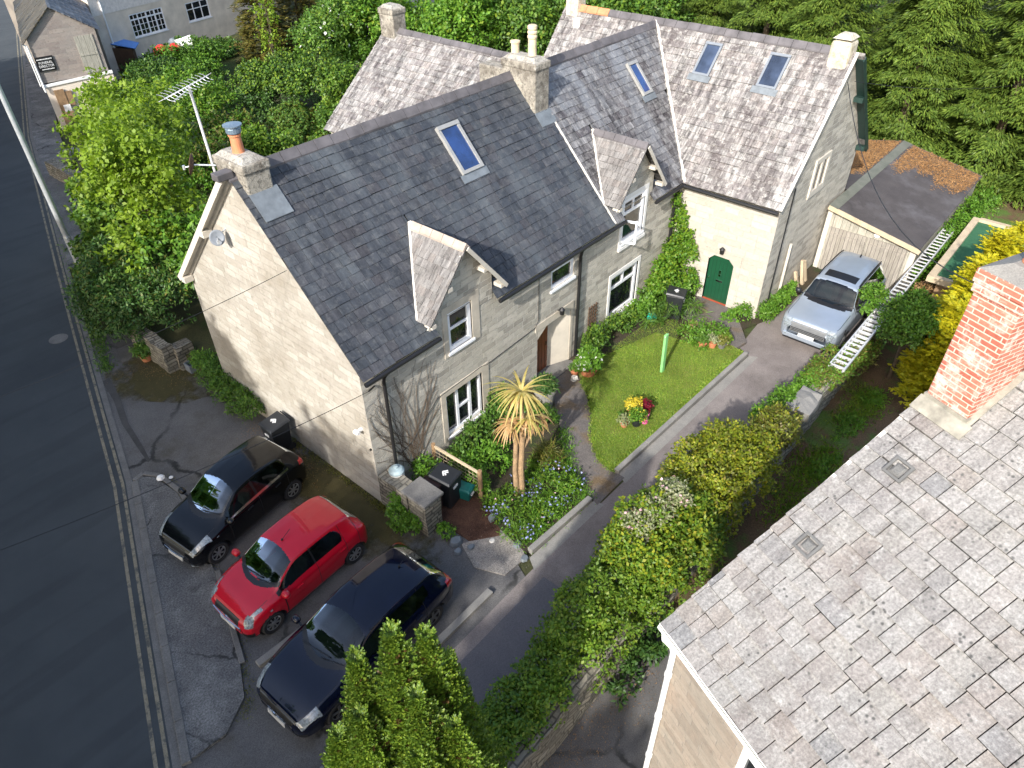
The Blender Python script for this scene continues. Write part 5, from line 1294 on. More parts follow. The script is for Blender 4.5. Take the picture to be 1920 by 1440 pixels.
def car(name, label, loc, ang, S, paint_mat, parts, group=None, wheels=None, rim='rim', spokes=5, arch=0.36, wr=0.3, extras=None, nx=230, smooth_it=3, lower_trim=None, seams=(), cowl=1.0, dash=1.2, seat_x=(1.9, 2.7), belt=.9):
    """S: stations (x, half width, sill z, shoulder z, roof-edge z, roof-edge half width, centre z); x=0 is the nose.
       parts: function(x, y, z, t) -> material key or None (paint); t = 0 sill .. 1 centre line"""
    root = thing(name, label, 'car', loc, ang, group)
    S = np.array(S, float); L = S[-1, 0]
    xs = np.unique(np.concatenate([np.linspace(0, L, nx), np.linspace(0, .12, 10), np.linspace(L - .12, L, 10)]))
    w, sl, sh, ze, wr_, zt = [pchip(S[:, 0], S[:, k], xs) for k in range(1, 7)]
    seg = [6, 10, 8, 4, 14, 4, 8, 12]
    Pk = []
    Pk.append((w * .88, sl)); Pk.append((w * .965, sl + (sh - sl) * .16)); Pk.append((w, sl + (sh - sl) * .6)); Pk.append((w * .99, sh - .05)); Pk.append((w * .955, sh))
    Pk.append((wr_, ze)); Pk.append((wr_ * .93, ze + (zt - ze) * .5)); Pk.append((wr_ * .55, ze + (zt - ze) * .88)); Pk.append((wr_ * 0, zt))
    Y, Z, T = [], [], []
    for k, n in enumerate(seg):
        for j in range(n + (1 if k == len(seg) - 1 else 0)):
            t = j / n
            Y.append(Pk[k][0] * (1 - t) + Pk[k + 1][0] * t); Z.append(Pk[k][1] * (1 - t) + Pk[k + 1][1] * t); T.append(k + t)
    Y, Z, T = np.array(Y).T, np.array(Z).T, np.array(T)
    for it in range(smooth_it):
        for Aq in (Y, Z):
            B = Aq.copy(); B[:, 1:-1] = .25 * Aq[:, :-2] + .5 * Aq[:, 1:-1] + .25 * Aq[:, 2:]
            B2 = B.copy(); B2[1:-1] = .25 * B[:-2] + .5 * B[1:-1] + .25 * B[2:]
            Aq[:] = B2
        Y[:, -1] = 0
    # mirrored grid
    Yf = np.concatenate([Y, -Y[:, -2::-1]], 1); Zf = np.concatenate([Z, Z[:, -2::-1]], 1); Tf = np.concatenate([T, T[-2::-1]])
    Xf = np.repeat(xs[:, None], Yf.shape[1], 1) - L / 2
    # bow the nose and the tail in plan so the ends are rounded
    Vt = np.stack([Xf, Yf, Zf], 2)
    nX, nT = Yf.shape
    groups = {}
    cx = (Vt[:-1, :-1] + Vt[1:, :-1] + Vt[:-1, 1:] + Vt[1:, 1:]) / 4
    wz = wr
    for i in range(nX - 1):
        for j in range(nT - 1):
            x, y, z = cx[i, j]; xx = x + L / 2; tt = (Tf[j] + Tf[j + 1]) / 2
            if tt < 4 and any((xx - wx) ** 2 + (z - wz) ** 2 < arch ** 2 for wx in wheels) and abs(y) > .5:
                continue
            key = parts(xx, abs(y), z, tt, y)
            if key is None and ((.7 < tt < 5 and any(abs(xx - q) < .009 for q in seams)) or (5.2 < tt < 5.45 and .22 < xx < cowl - .12)): key = 'seam'
            key = key or 'paint'
            groups.setdefault(key, []).append((i, j))
    def extract(faces):
        mb = MB(); idx = {}
        for i, j in faces:
            q = []
            for a, b in ((i, j), (i + 1, j), (i + 1, j + 1), (i, j + 1)):
                if (a, b) not in idx: idx[(a, b)] = mb.vert(Vt[a, b])
                q.append(idx[(a, b)])
            mb.face(q)
        return mb, idx
    body = None
    names = dict(opening=('sunroof', M['trim']), pillar=('door_pillar', M['trim']), pillar2=('door_pillar', M['trim']), edge=('roof_edge', M['trim']), seam=('door_seam', M['trim']), paint=('body', paint_mat), glass=('windscreen', M['car_glass']), side=('side_window', M['car_glass']), side2=('side_window', M['car_glass']), rear=('rear_window', M['car_glass']),
                 lamp=('headlight', M['lens']), lamp2=('headlight', M['lens']), tail=('tail_light', M['redlens']), tail2=('tail_light', M['redlens']), trim=('trim', M['trim']), grille=('grille', M['trim']), roofglass=('sunroof', M['car_glass']), chrome=('chrome_strip', M['chrome']), lower=('bumper_trim', M['trim']), mesh=('grille', M['grille_metal']))
    mb, idx = extract(groups['paint'])
    for e in (0, nX - 1):          # close the ends
        ring = [idx.get((e, j)) or None for j in range(nT)]
        ring = [r if r is not None else mb.vert(Vt[e, j]) for j, r in enumerate(ring)]
        mb.face(ring if e else ring[::-1])
    body = mb.build('body', paint_mat, root, smooth=True, local=True)
    for key, fs in groups.items():
        if key == 'paint': continue
        halves = [fs]
        if key in ('side', 'side2', 'lamp', 'lamp2', 'tail', 'tail2', 'chrome', 'pillar', 'pillar2', 'edge'):
            halves = [[f for f in fs if cx[f][1] > 0], [f for f in fs if cx[f][1] <= 0]]
        for hf in halves:
            if not hf: continue
            mb, _ = extract(hf)
            mb.build(names[key][0], names[key][1], root if key not in ('trim', 'chrome', 'seam') else body, smooth=True, local=True)
    mb = MB(); mb.box(-L / 2 + .2, L / 2 - .2, -S[:, 1].max() * .82, S[:, 1].max() * .82, .2, .42); mb.build('underbody', M['trim'], body, local=True)
    w0 = S[:, 1].max() * .78
    mb = MB(); mb.hexa([(dash - .5 - L / 2, -w0, .5), (dash - L / 2, -w0, .5), (dash - L / 2, w0, .5), (dash - .5 - L / 2, w0, .5)], [(dash - .5 - L / 2, -w0, belt - .05), (dash - L / 2, -w0, belt), (dash - L / 2, w0, belt), (dash - .5 - L / 2, w0, belt - .05)])
    mb.lathe([(.17, 0), (.18, .02), (.15, .03)], (dash + .12 - L / 2, w0 * .5, belt - .06), 16, axis='x'); mb.build('dashboard', M['car_dash'], root, local=True, bevel=.03)
    for sx in seat_x:
        for q in (-1, 1):
            mb = MB(); x0 = sx - L / 2
            mb.box(x0 - .5, x0, q * w0 * .5 - .24, q * w0 * .5 + .24, .4, .58)
            mb.hexa([(x0 - .06, q * w0 * .5 - .24, .5), (x0 + .08, q * w0 * .5 - .24, .5), (x0 + .08, q * w0 * .5 + .24, .5), (x0 - .06, q * w0 * .5 + .24, .5)], [(x0 + .08, q * w0 * .5 - .22, belt + .12), (x0 + .2, q * w0 * .5 - .22, belt + .12), (x0 + .2, q * w0 * .5 + .22, belt + .12), (x0 + .08, q * w0 * .5 + .22, belt + .12)])
            mb.box(x0 + .1, x0 + .2, q * w0 * .5 - .12, q * w0 * .5 + .12, belt + .15, belt + .3)
            mb.build('seat', M['car_seat'], root, local=True, bevel=.03)
    # wheels
    ww = S[:, 1].max()
    for wx in wheels:
        for s in (-1, 1):
            y0 = s * (ww - .04)
            d = -s
            mb = MB(); r = wr
            mb.lathe([(r * .62, .06), (r * .66, .0), (r * .9, -.01), (r * .98, .015), (r, .05), (r, .15), (r * .97, .19), (r * .6, .2)] if d > 0 else [(r * .6, -.2), (r * .97, -.19), (r, -.15), (r, -.05), (r * .98, -.015), (r * .9, .01), (r * .66, 0), (r * .62, -.06)], (wx - L / 2, y0, r), 28, axis='y')
            wh = mb.build('wheel', M['tyre'], root, local=True, smooth=False)
            mb = MB(); yo = y0 + d * .012
            for k in range(28):
                a0, a1 = 2 * math.pi * k / 28, 2 * math.pi * (k + 1) / 28
                q = [(wx - L / 2 + math.cos(a) * r * f, yo + dd, r + math.sin(a) * r * f) for a, f, dd in ((a0, .67, -d * .004), (a1, .67, -d * .004), (a1, .57, d * .004), (a0, .57, d * .004))]
                mb.poly(q)
            for k in range(spokes):
                a = 2 * math.pi * k / spokes + .3; c, s_ = math.cos(a), math.sin(a)
                mb.bar((wx - L / 2 + c * .03, yo + d * .002, r + s_ * .03), (wx - L / 2 + c * r * .62, yo + d * .002, r + s_ * r * .62), .055 if spokes < 7 else .035, .02, (0, 1, 0))
            mb.lathe([(.05, -.012), (.05, .012)], (wx - L / 2, yo, r), 12, axis='y')
            mb.build('rim', M[rim], wh, local=True)
            mb = MB(); mb.lathe([(arch * .99, 0), (arch * .99, .3)], (wx - L / 2, s * (ww - .3) - .15, wr), 24, axis='y'); 
            mb.build('wheel_arch', M['trim'], body, local=True)
    if extras: extras(root, body, L, ww)
    return root

def mirrors(root, body, L, ww, x, z, mat):
    for s in (-1, 1):
        mb = MB(); mb.lathe([(.02, -.09), (.07, -.07), (.085, 0), (.075, .07), (.03, .1)], (x - L / 2, s * (ww + .09), z), 10, axis='y')
        o = mb.build('wing_mirror', mat, root, smooth=True, local=True)
        mb = MB(); mb.bar((x - L / 2 - .01, s * (ww - .07), z - .06), (x - L / 2, s * (ww + .04), z - .03), .05, .03); mb.build('stalk', M['trim'], o, local=True)
def wipers(root, L, pts):
    for a, b in pts:
        mb = MB(); mb.bar(Vector(a) - Vector((L / 2, 0, 0)), Vector(b) - Vector((L / 2, 0, 0)), .02, .015); mb.build('wiper', M['trim'], root, local=True)
def plate(root, x, z, w=.52, h=.11, tilt=0.1):
    mb = MB(); mb.hexa([(x, -w / 2, z), (x, w / 2, z), (x - .015, w / 2, z), (x - .015, -w / 2, z)], [(x + .02, -w / 2, z + h), (x + .02, w / 2, z + h), (x + .005, w / 2, z + h), (x + .005, -w / 2, z + h)])
    mb.build('number_plate', M['plate'], root, local=True)
def antenna(root, L, x, z, ln=.25):
    mb = MB(); mb.tube([(x - L / 2, 0, z), (x - L / 2 + ln, 0, z + ln * .5)], .006, 5); mb.lathe([(.025, -.02), (.02, .02)], (x - L / 2, 0, z), 8); mb.build('antenna', M['trim'], root, local=True)
def seats(root, L, x, ww, z0=.5):
    for s in (-1, 1):
        mb = MB(); mb.box(x - L / 2, x - L / 2 + .12, s * .38 - .22, s * .38 + .22, z0, z0 + .55); mb.box(x - L / 2 + .02, x - L / 2 + .1, s * .38 - .1, s * .38 + .1, z0 + .58, z0 + .72)
        mb.build('seat', M['trim'], root, local=True)

# red city car
Sr = [(0, .5, .3, .55, .58, .42, .6), (.04, .62, .24, .62, .66, .5, .68), (.14, .72, .2, .7, .75, .58, .77), (.35, .77, .19, .8, .86, .64, .885), (.7, .8, .18, .88, .95, .67, .985), (.9, .805, .18, .9, .99, .67, 1.05), (1.2, .807, .18, .91, 1.18, .61, 1.25), (1.6, .807, .18, .92, 1.36, .56, 1.425), (2.2, .807, .18, .93, 1.39, .565, 1.465), (2.8, .807, .18, .95, 1.36, .56, 1.44), (3.08, .805, .19, .98, 1.29, .54, 1.39), (3.25, .79, .2, .99, 1.14, .53, 1.2), (3.37, .75, .24, .95, .98, .54, 1.0), (3.44, .66, .3, .8, .84, .5, .85), (3.466, .58, .36, .68, .72, .45, .73)]
def pr_(x, y, z, t, sy):
    if t > 5.4 and .86 + .14 * (y / .6) ** 2 * -1 + .02 < x - .0 and x < 1.56 - .1 * (y / .6) ** 2 and x > .84 + .22 * (y / .6) ** 2 and y < .62: return 'glass'
    if t > 5 and .72 + .24 * (y / .6) ** 2 < x <= .84 + .22 * (y / .6) ** 2 and y < .66: return 'trim'
    if 4.12 < t < 4.9 and x > 1.0 and x < 1.9 and z > .96: return 'side'
    if 4.12 < t < 4.9 and 1.96 < x < 2.72 and z < 1.34 and (x < 2.5 or (x - 2.5) ** 2 / .05 + (z - 1.12) ** 2 / .05 < 1.0): return 'side2'
    if 4.12 < t < 4.9 and (1.9 <= x <= 1.96 or .9 < x <= 1.0): return 'pillar' if x > 1.5 else 'pillar2'
    if t > 5.2 and 3.1 < x < 3.34: return 'rear'
    if 3.2 < t < 5.3 and 3.17 < x < 3.4 and .8 < z < 1.0 and y > .55: return 'tail'
    if .03 < x < .36 and .6 < z < .82 and y > .48 and ((x - .17) / .13) ** 2 + ((y - .63) / .1) ** 2 < 1 and t > 2.6: return 'lamp'
    if x < .5 and .24 < x and y > .58 and y < .72 and t > 3.7 and abs((y - .66) - (x - .36) * .25) < .035: return 'lamp2'
    if x < .09 and t > 5.0 and abs(y) < .42 and .0 < x: return 'grille'
    if x < .16 and t < 1.6 and z < .42: return 'lower'
    return None
def ex_r(root, body, L, ww):
    mirrors(root, body, L, ww, 1.0, 1.0, M['red_paint']); plate(root, -L / 2 - .02, .34); antenna(root, L, 1.7, 1.46)
    wipers(root, L, [((.86, .45, 1.07), (.92, -.2, 1.1)), ((.85, -.1, 1.07), (.98, -.55, 1.07))])
    mb = MB()
    for x in (1.32, 2.55): mb.bar((x - L / 2, -ww - .004, .78), (x - L / 2 + .17, -ww - .004, .8), .03, .03)
    for x in (1.32, 2.55): mb.bar((x - L / 2, ww + .004, .78), (x - L / 2 + .17, ww + .004, .8), .03, .03)
    mb.build('door_handle', M['red_paint'], body, local=True)
    mb = MB()
    for z in (.5, .56):
        for s in (-1, 1): mb.bar((-L / 2 - .03 + (.0 if z < .55 else .02), 0, z + .05), (-L / 2 - .01 + (.0 if z < .55 else .02), s * .1, z), .02, .018)
    mb.bar((-L / 2 - .01, -.48, .55), (-L / 2 - .035, 0, .52), .02, .015); mb.bar((-L / 2 - .01, .48, .55), (-L / 2 - .035, 0, .52), .02, .015)
    mb.build('badge', M['chrome'], body, local=True)
    mb = MB(); mb.box(-L / 2 + .6, -L / 2 + .66, -ww - .006, -ww, .74, .78); mb.build('indicator', M['lens'], body, local=True)
car('parked_car', 'bright red city hatchback parked between the black hatchback and the dark blue car', (-2.86, -.22, 0), R(2.2), Sr, M['red_paint'], pr_, 'cars parked by the gable', (.6, 2.94), 'rim', 8, .345, .285, ex_r, seams=(1.0, 1.93, 2.75, 3.12), cowl=.8, dash=1.15, seat_x=(1.75, 2.5), belt=.9)

# black hatchback
Sb = [(0, .5, .3, .52, .55, .4, .57), (.05, .64, .24, .6, .64, .5, .66), (.18, .73, .2, .7, .75, .58, .77), (.45, .78, .19, .82, .88, .64, .9), (.8, .797, .18, .9, .96, .66, 1.0), (1.0, .797, .18, .93, 1.03, .65, 1.09), (1.3, .797, .18, .95, 1.22, .6, 1.29), (1.68, .797, .18, .96, 1.42, .56, 1.48), (2.3, .797, .18, .99, 1.46, .565, 1.535), (2.9, .797, .18, 1.02, 1.43, .56, 1.51), (3.2, .795, .19, 1.05, 1.37, .54, 1.45), (3.38, .78, .2, 1.05, 1.2, .53, 1.26), (3.5, .74, .24, .98, 1.02, .54, 1.04), (3.56, .66, .3, .82, .86, .5, .87), (3.585, .58, .36, .7, .74, .45, .75)]
def pb_(x, y, z, t, sy):
    if t > 5.4 and x < 1.64 - .1 * (y / .6) ** 2 and x > .92 + .22 * (y / .6) ** 2 and y < .62: return 'glass'
    if t > 5 and .78 + .24 * (y / .6) ** 2 < x <= .92 + .22 * (y / .6) ** 2 and y < .66: return 'trim'
    if 4.12 < t < 4.88 and 1.12 < x < 1.98 and z > 1.0: return 'side'
    if 4.12 < t < 4.88 and 2.04 < x < 2.98 and z < 1.42 and z > .98 + (x - 2.0) * .16: return 'side2'
    if 4.02 < t < 4.12 and 1.1 < x < 3.0: return 'chrome'
    if 4.12 < t < 4.88 and 1.98 <= x <= 2.04: return 'pillar'
    if t > 5.2 and 3.22 < x < 3.46: return 'rear'
    if 2.8 < t < 5.3 and 3.34 < x < 3.52 and .78 < z < 1.06 and y > .52: return 'tail'
    if .06 < x < .56 and y > .5 and t > 3.1 and t < 5.6 and abs(y - .56 - (x - .1) * .3) < .085: return 'lamp'
    if x < .07 and t > 5.2 and y < .38: return 'grille'
    if x < .16 and t < 1.5: return 'lower'
    return None
def ex_b(root, body, L, ww):
    mirrors(root, body, L, ww, 1.08, 1.05, M['black_paint']); plate(root, -L / 2 - .02, .32)
    wipers(root, L, [((.94, .45, 1.1), (1.0, -.2, 1.12)), ((.93, -.1, 1.1), (1.05, -.55, 1.1))])
    mb = MB(); mb.tube([(-L / 2 - .012, -.36, .5), (-L / 2 - .03, -.1, .472), (-L / 2 - .03, .1, .472), (-L / 2 - .012, .36, .5)], .014, 6); mb.build('grille_strip', M['chrome'], body, local=True)
    for s in (-1, 1):
        mb = MB(); mb.bar((-L / 2 + .02, s * .5, .3), (-L / 2 + .1, s * .64, .31), .05, .06); mb.build('fog_light', M['lens'], root, local=True)
    mb = MB()
    for x in (1.62, 2.5):
        for s in (-1, 1): mb.bar((x - L / 2, s * (ww + .004), .86), (x - L / 2 + .17, s * (ww + .004), .88), .025, .03)
    mb.build('door_handle', M['trim'], body, local=True)
    mb = MB(); mb.box(-L / 2 + .68, -L / 2 + .74, -ww - .006, -ww, .8, .83); mb.build('indicator', M['lens'], body, local=True)
car('parked_car', 'black five door hatchback parked nearest the gable wall', (-2.62, 2.47, 0), R(7.5), Sb, M['black_paint'], pb_, 'cars parked by the gable', (.6, 2.985), 'rim', 7, .345, .29, ex_b, seams=(1.08, 2.01, 2.9), cowl=.88, dash=1.25, seat_x=(1.85, 2.65), belt=.95)

# dark blue family hatchback
Sg = [(0, .5, .28, .5, .54, .42, .56), (.05, .66, .22, .58, .63, .54, .66), (.2, .79, .19, .66, .72, .66, .75), (.5, .86, .18, .76, .83, .73, .86), (1.0, .893, .17, .86, .92, .75, .955), (1.25, .895, .17, .89, .98, .74, 1.03), (1.6, .895, .17, .91, 1.17, .68, 1.23), (2.05, .895, .17, .92, 1.36, .62, 1.42), (2.6, .895, .17, .94, 1.41, .615, 1.48), (3.3, .895, .17, .97, 1.38, .61, 1.455), (3.75, .89, .18, 1.0, 1.29, .59, 1.38), (4.0, .87, .2, 1.0, 1.13, .58, 1.18), (4.16, .83, .23, .95, .98, .6, 1.0), (4.24, .74, .3, .78, .82, .56, .84), (4.27, .64, .36, .66, .7, .5, .71)]
def pg_(x, y, z, t, sy):
    if t > 5.35 and x < 2.02 - .14 * (y / .66) ** 2 and x > 1.16 + .26 * (y / .66) ** 2 and y < .7: return 'glass'
    if t > 5 and 1.02 + .28 * (y / .66) ** 2 < x <= 1.16 + .26 * (y / .66) ** 2 and y < .74: return 'trim'
    if 4.12 < t < 4.88 and 1.42 < x < 2.35 and z > .97: return 'side'
    if 4.12 < t < 4.88 and 2.42 < x < 3.5 and z > .96 + max(0, x - 3.0) * .3: return 'side2'
    if 4.12 < t < 4.88 and 2.35 <= x <= 2.42: return 'pillar'
    if t > 5.2 and 3.78 < x < 4.08: return 'rear'
    if 2.8 < t < 5.2 and 3.98 < x < 4.2 and .78 < z < 1.02 and y > .58: return 'tail'
    if .08 < x < .5 and y > .56 and t > 2.9 and t < 5.7 and abs(y - .66 - (x - .15) * .3) < .09: return 'lamp'
    if x < .07 and t > 5.0 and y < .5: return 'grille'
    if x < .14 and t < 1.6: return 'lower'
    return None
def ex_g(root, body, L, ww):
    mirrors(root, body, L, ww, 1.4, 1.02, M['blue_paint']); plate(root, -L / 2 - .02, .3)
    wipers(root, L, [((1.18, .5, 1.03), (1.26, -.25, 1.07)), ((1.17, -.1, 1.04), (1.33, -.6, 1.04))])
    for s in (-1, 1):
        mb = MB(); mb.bar((2.05 - L / 2, s * .615, 1.41), (3.7 - L / 2, s * .585, 1.37), .015, .012); mb.build('roof_seam', M['trim'], body, local=True)
    mb = MB(); mb.tube([(-L / 2 + .03, -.5, .52), (-L / 2 - .02, 0, .5), (-L / 2 + .03, .5, .52)], .008, 6); mb.build('grille_strip', M['chrome'], body, local=True)
    mb = MB(); mb.lathe([(.06, -.01), (.06, .01)], (-L / 2 - .022, 0, .53), 14, axis='x'); mb.build('badge', M['chrome'], body, local=True)
    mb = MB()
    for x in (1.95, 3.0):
        for s in (-1, 1): mb.bar((x - L / 2, s * (ww + .004), .84), (x - L / 2 + .18, s * (ww + .004), .86), .025, .03)
    mb.build('door_handle', M['blue_paint'], body, local=True)
    antenna(root, L, 3.45, 1.47, .12)
car('parked_car', 'large midnight blue family hatchback parked partly behind the golden cypress', (-3.02, -2.78, 0), R(1.8), Sg, M['blue_paint'], pg_, 'cars parked by the gable', (.86, 3.49), 'rim_dark', 5, .375, .315, ex_g, seams=(1.38, 2.38, 3.3), cowl=1.12, dash=1.6, seat_x=(2.3, 3.15), belt=.92)

# silver blue luxury off-roader
Sv = [(0, .62, .42, .78, .82, .56, .84), (.04, .8, .36, .9, .95, .72, .97), (.15, .9, .33, .98, 1.03, .8, 1.06), (.5, .955, .32, 1.05, 1.1, .86, 1.13), (1.2, .965, .32, 1.1, 1.15, .86, 1.18), (1.5, .965, .32, 1.11, 1.2, .84, 1.24), (1.75, .965, .32, 1.12, 1.45, .76, 1.5), (2.05, .965, .32, 1.13, 1.74, .69, 1.8), (2.8, .965, .32, 1.14, 1.8, .685, 1.865), (4.2, .965, .32, 1.15, 1.77, .67, 1.84), (4.62, .96, .34, 1.15, 1.7, .66, 1.77), (4.8, .945, .38, 1.15, 1.35, .68, 1.4), (4.9, .9, .44, 1.08, 1.12, .7, 1.14), (4.97, .8, .5, .9, .94, .65, .95)]
Sv = [(x * .9, *q) for x, *q in Sv]
def pv_(x, y, z, t, sy):
    x = x / .9
    if t > 5.3 and x < 2.0 - .06 * (y / .7) ** 2 and x > 1.5 + .1 * (y / .7) ** 2 and y < .8: return 'glass'
    if t > 5 and 1.3 + .08 * (y / .7) ** 2 < x <= 1.5 + .1 * (y / .7) ** 2 and y < .8: return 'trim' if x > 1.38 + .08 * (y / .7) ** 2 or y < .62 else None
    if 4.1 < t < 4.9 and 1.7 < x < 2.62 and z > 1.17: return 'side'
    if 4.1 < t < 4.9 and 2.7 < x < 4.62: return 'side2'
    if 4.1 < t < 4.95 and 2.62 <= x <= 2.7: return 'pillar'
    if t > 5.3 and 2.22 < x < 2.66 and y < .5: return 'opening'
    if 5.0 < t < 5.5 and 2.1 < x < 4.5 and .6 < y: return 'edge'
    if t > 5.2 and 4.64 < x < 4.84: return 'rear'
    if 2.4 < t < 4.2 and x > 4.84 and y > .7 and z > .8: return 'tail'
    if x < .14 and .02 < x and y > .56 and t > 3.0 and z > .86: return 'lamp'
    if x < .045 and t > 5.0 and y < .56: return 'mesh'
    return None
def ex_v(root, body, L, ww):
    mirrors(root, body, L, ww, 1.55, 1.22, M['blackplastic']); plate(root, -L / 2 - .03, .56)
    wipers(root, L, [((1.36, .5, 1.26), (1.47, -.3, 1.35)), ((1.34, -.2, 1.25), (1.52, -.65, 1.37))])
    mb = MB(); mb.hexa([(-L / 2 - .02, -.56, .66), (-L / 2 - .02, .56, .66), (-L / 2 + .02, .56, .66), (-L / 2 + .02, -.56, .66)], [(-L / 2 - .005, -.56, .84), (-L / 2 - .005, .56, .84), (-L / 2 + .04, .56, .84), (-L / 2 + .04, -.56, .84)])
    g = mb.build('grille', M['grille_metal'], root, local=True)
    mb = MB()
    for k in range(3): mb.box(-L / 2 - .03, -L / 2 - .015, -.54, .54, .69 + k * .05, .705 + k * .05)
    mb.build('grille_bar', M['trim'], g, local=True)
    mb = MB(); mb.box(-L / 2 - .03, -L / 2 + .04, -.75, .75, .4, .55); mb.build('bumper_bar', M['silver_paint'], body, local=True, bevel=.02)
    for s in (-1, 1):
        mb = MB(); mb.box(-L / 2 - .004, -L / 2 + .1, s * .58, s * .79, .74, .93); o = mb.build('headlight', M['lens'], root, local=True, bevel=.03)
        mb = MB(); mb.lathe([(.035, 0), (.035, -.02)], (-L / 2 - .02, s * .66, .5), 12, axis='x'); mb.build('fog_light', M['lens'], root, local=True)
    for q in (-1, 1):
        mb = MB(); mb.tube([(1.95 - L / 2, q * .66, 1.80), (2.3 - L / 2, q * .66, 1.865), (3.6 - L / 2, q * .65, 1.86), (4.05 - L / 2, q * .64, 1.8)], .022, 6); mb.build('roof_rail', M['trim'], root, local=True)
    mb = MB(); mb.box(3.8 - L / 2, 3.93 - L / 2, -.02, .02, 1.84, 1.9); mb.build('antenna', M['trim'], root, local=True)
    mb = MB()
    for s in (-1, 1): mb.box(.55 - L / 2, .61 - L / 2, s * (ww - .005), s * (ww + .01), .78, .98)
    mb.build('side_vent', M['trim'], body, local=True)
car('parked_car', 'silver blue luxury off roader with open sunroof parked before the garage', (15.4, -5.56, 0), R(.3), Sv, M['silver_paint'], pv_, None, (.8, 3.38), 'rim', 6, .42, .37, ex_v, seams=(1.45, 2.38, 3.3), cowl=1.3, dash=1.75, seat_x=(2.25, 3.1), belt=1.12, smooth_it=2)

# ------------------------------------------------------------------ foliage
def nrm(a): return a / np.maximum(np.linalg.norm(a, axis=-1, keepdims=True), 1e-9)
def leaf_quads(P, A, N, L, W, fold=0.0):
    """diamond leaves: base P, axis A, face normal N, length L, width W"""
    A = nrm(A); B = nrm(np.cross(A, N)); L = L[:, None]; W = W[:, None]
    Nn = nrm(np.cross(B, A))
    return np.stack([P, P + A * L * .45 + B * W * .5 + Nn * W * fold, P + A * L, P + A * L * .45 - B * W * .5 + Nn * W * fold], 1)

def lobes_cloud(rng, lobes, rc, m, L, W, dens=1.0, up=.35, inner=.15, zmin=None, rag=.25):
    """leaf clumps spread over ellipsoid lobes -> (P,A,N,L,W)"""
    Ps, As, Ns = [], [], []
    for (cx, cy, cz, rx, ry, rz) in lobes:
        area = 4 * math.pi * (((rx * ry) ** 1.6 + (rx * rz) ** 1.6 + (ry * rz) ** 1.6) / 3) ** (1 / 1.6)
        n = max(4, int(dens * area / (math.pi * rc * rc) * 1.15))
        d = nrm(rng.normal(size=(n, 3))); d[:, 2] = np.where(d[:, 2] < -.45, -d[:, 2], d[:, 2])
        rad = 1 + rng.uniform(-rag, rag * .5, n); k = int(n * inner); rad[:k] *= rng.uniform(.3, .8, k)
        cc = np.array([cx, cy, cz]) + d * np.array([rx, ry, rz]) * rad[:, None]
        r = rc * rng.uniform(.6, 1.35, n)
        dd = nrm(rng.normal(size=(n, m, 3)) + d[:, None, :] * .6)
        P = cc[:, None, :] + dd * (r[:, None, None] * rng.uniform(.35, 1.05, (n, m, 1)))
        nn = nrm(dd * .5 + d[:, None, :] * .5 + np.array([0, 0, up * 2]) + rng.normal(size=(n, m, 3)) * .45)
        ax = nrm(rng.normal(size=(n, m, 3)) + dd * .6 + np.array([0, 0, -.25]))
        Ps.append(P.reshape(-1, 3)); As.append(ax.reshape(-1, 3)); Ns.append(nn.reshape(-1, 3))
    P, A, N = np.concatenate(Ps), np.concatenate(As), np.concatenate(Ns)
    if zmin is not None:
        k = P[:, 2] > zmin; P, A, N = P[k], A[k], N[k]
    n = len(P)
    return P, A, N, L * rng.uniform(.6, 1.35, n), W * rng.uniform(.7, 1.3, n)

def branches(mb, base, lobes, r, rng, n=7):
    base = Vector(base)
    top = max(lobes, key=lambda q: q[2])
    mid = Vector((sum(q[0] for q in lobes) / len(lobes), sum(q[1] for q in lobes) / len(lobes), sum(q[2] for q in lobes) / len(lobes)))
    f = base.lerp(mid, .55)
    mb.tube([base, base.lerp(f, .5) + Vector((rng.uniform(-.1, .1), rng.uniform(-.1, .1), 0)) * r * 4, f], [r, r * .8, r * .6], 9)
    for k in range(n):
        q = lobes[k % len(lobes)]; e = Vector((q[0] + rng.uniform(-.5, .5) * q[3], q[1] + rng.uniform(-.5, .5) * q[4], q[2] + rng.uniform(-.2, .6) * q[5]))
        m = f.lerp(e, .5) + Vector((rng.uniform(-.2, .2), rng.uniform(-.2, .2), .15))
        mb.tube([f, m, e], [r * .5, r * .3, r * .08], 6)

def plant(name, label, cat, base, lobes, mat, rc=.25, m=22, L=.12, W=.07, dens=1.0, trunk=0.0, seed=1, group=None, part='foliage', up=.35, zmin=None, extra=None, twigs=None, rag=.25, inner=.15):
    rng = np.random.default_rng(seed)
    t = thing(name, label, cat, base, 0, group)
    q = lobes_cloud(rng, lobes, rc, m, L, W, dens, up, inner, base[2] if zmin is None else zmin, rag)
    numpy_quads(part, leaf_quads(*q, fold=.12), M[mat], t)
    if trunk > 0:
        mb = MB(); branches(mb, base, lobes, trunk, rng); mb.build('trunk', M['bark'], t)
    if extra:
        for pn, em, n, Le, We in extra:
            P, A, N, _, _ = q; k = rng.choice(len(P), min(n, len(P)), replace=False); k = k[P[k][:, 2] > np.median(P[:, 2]) * .9 + base[2] * .1]
            numpy_quads(pn, leaf_quads(P[k] + N[k] * .03, A[k], N[k], np.full(len(k), Le), np.full(len(k), We)), M[em], t)
    return t

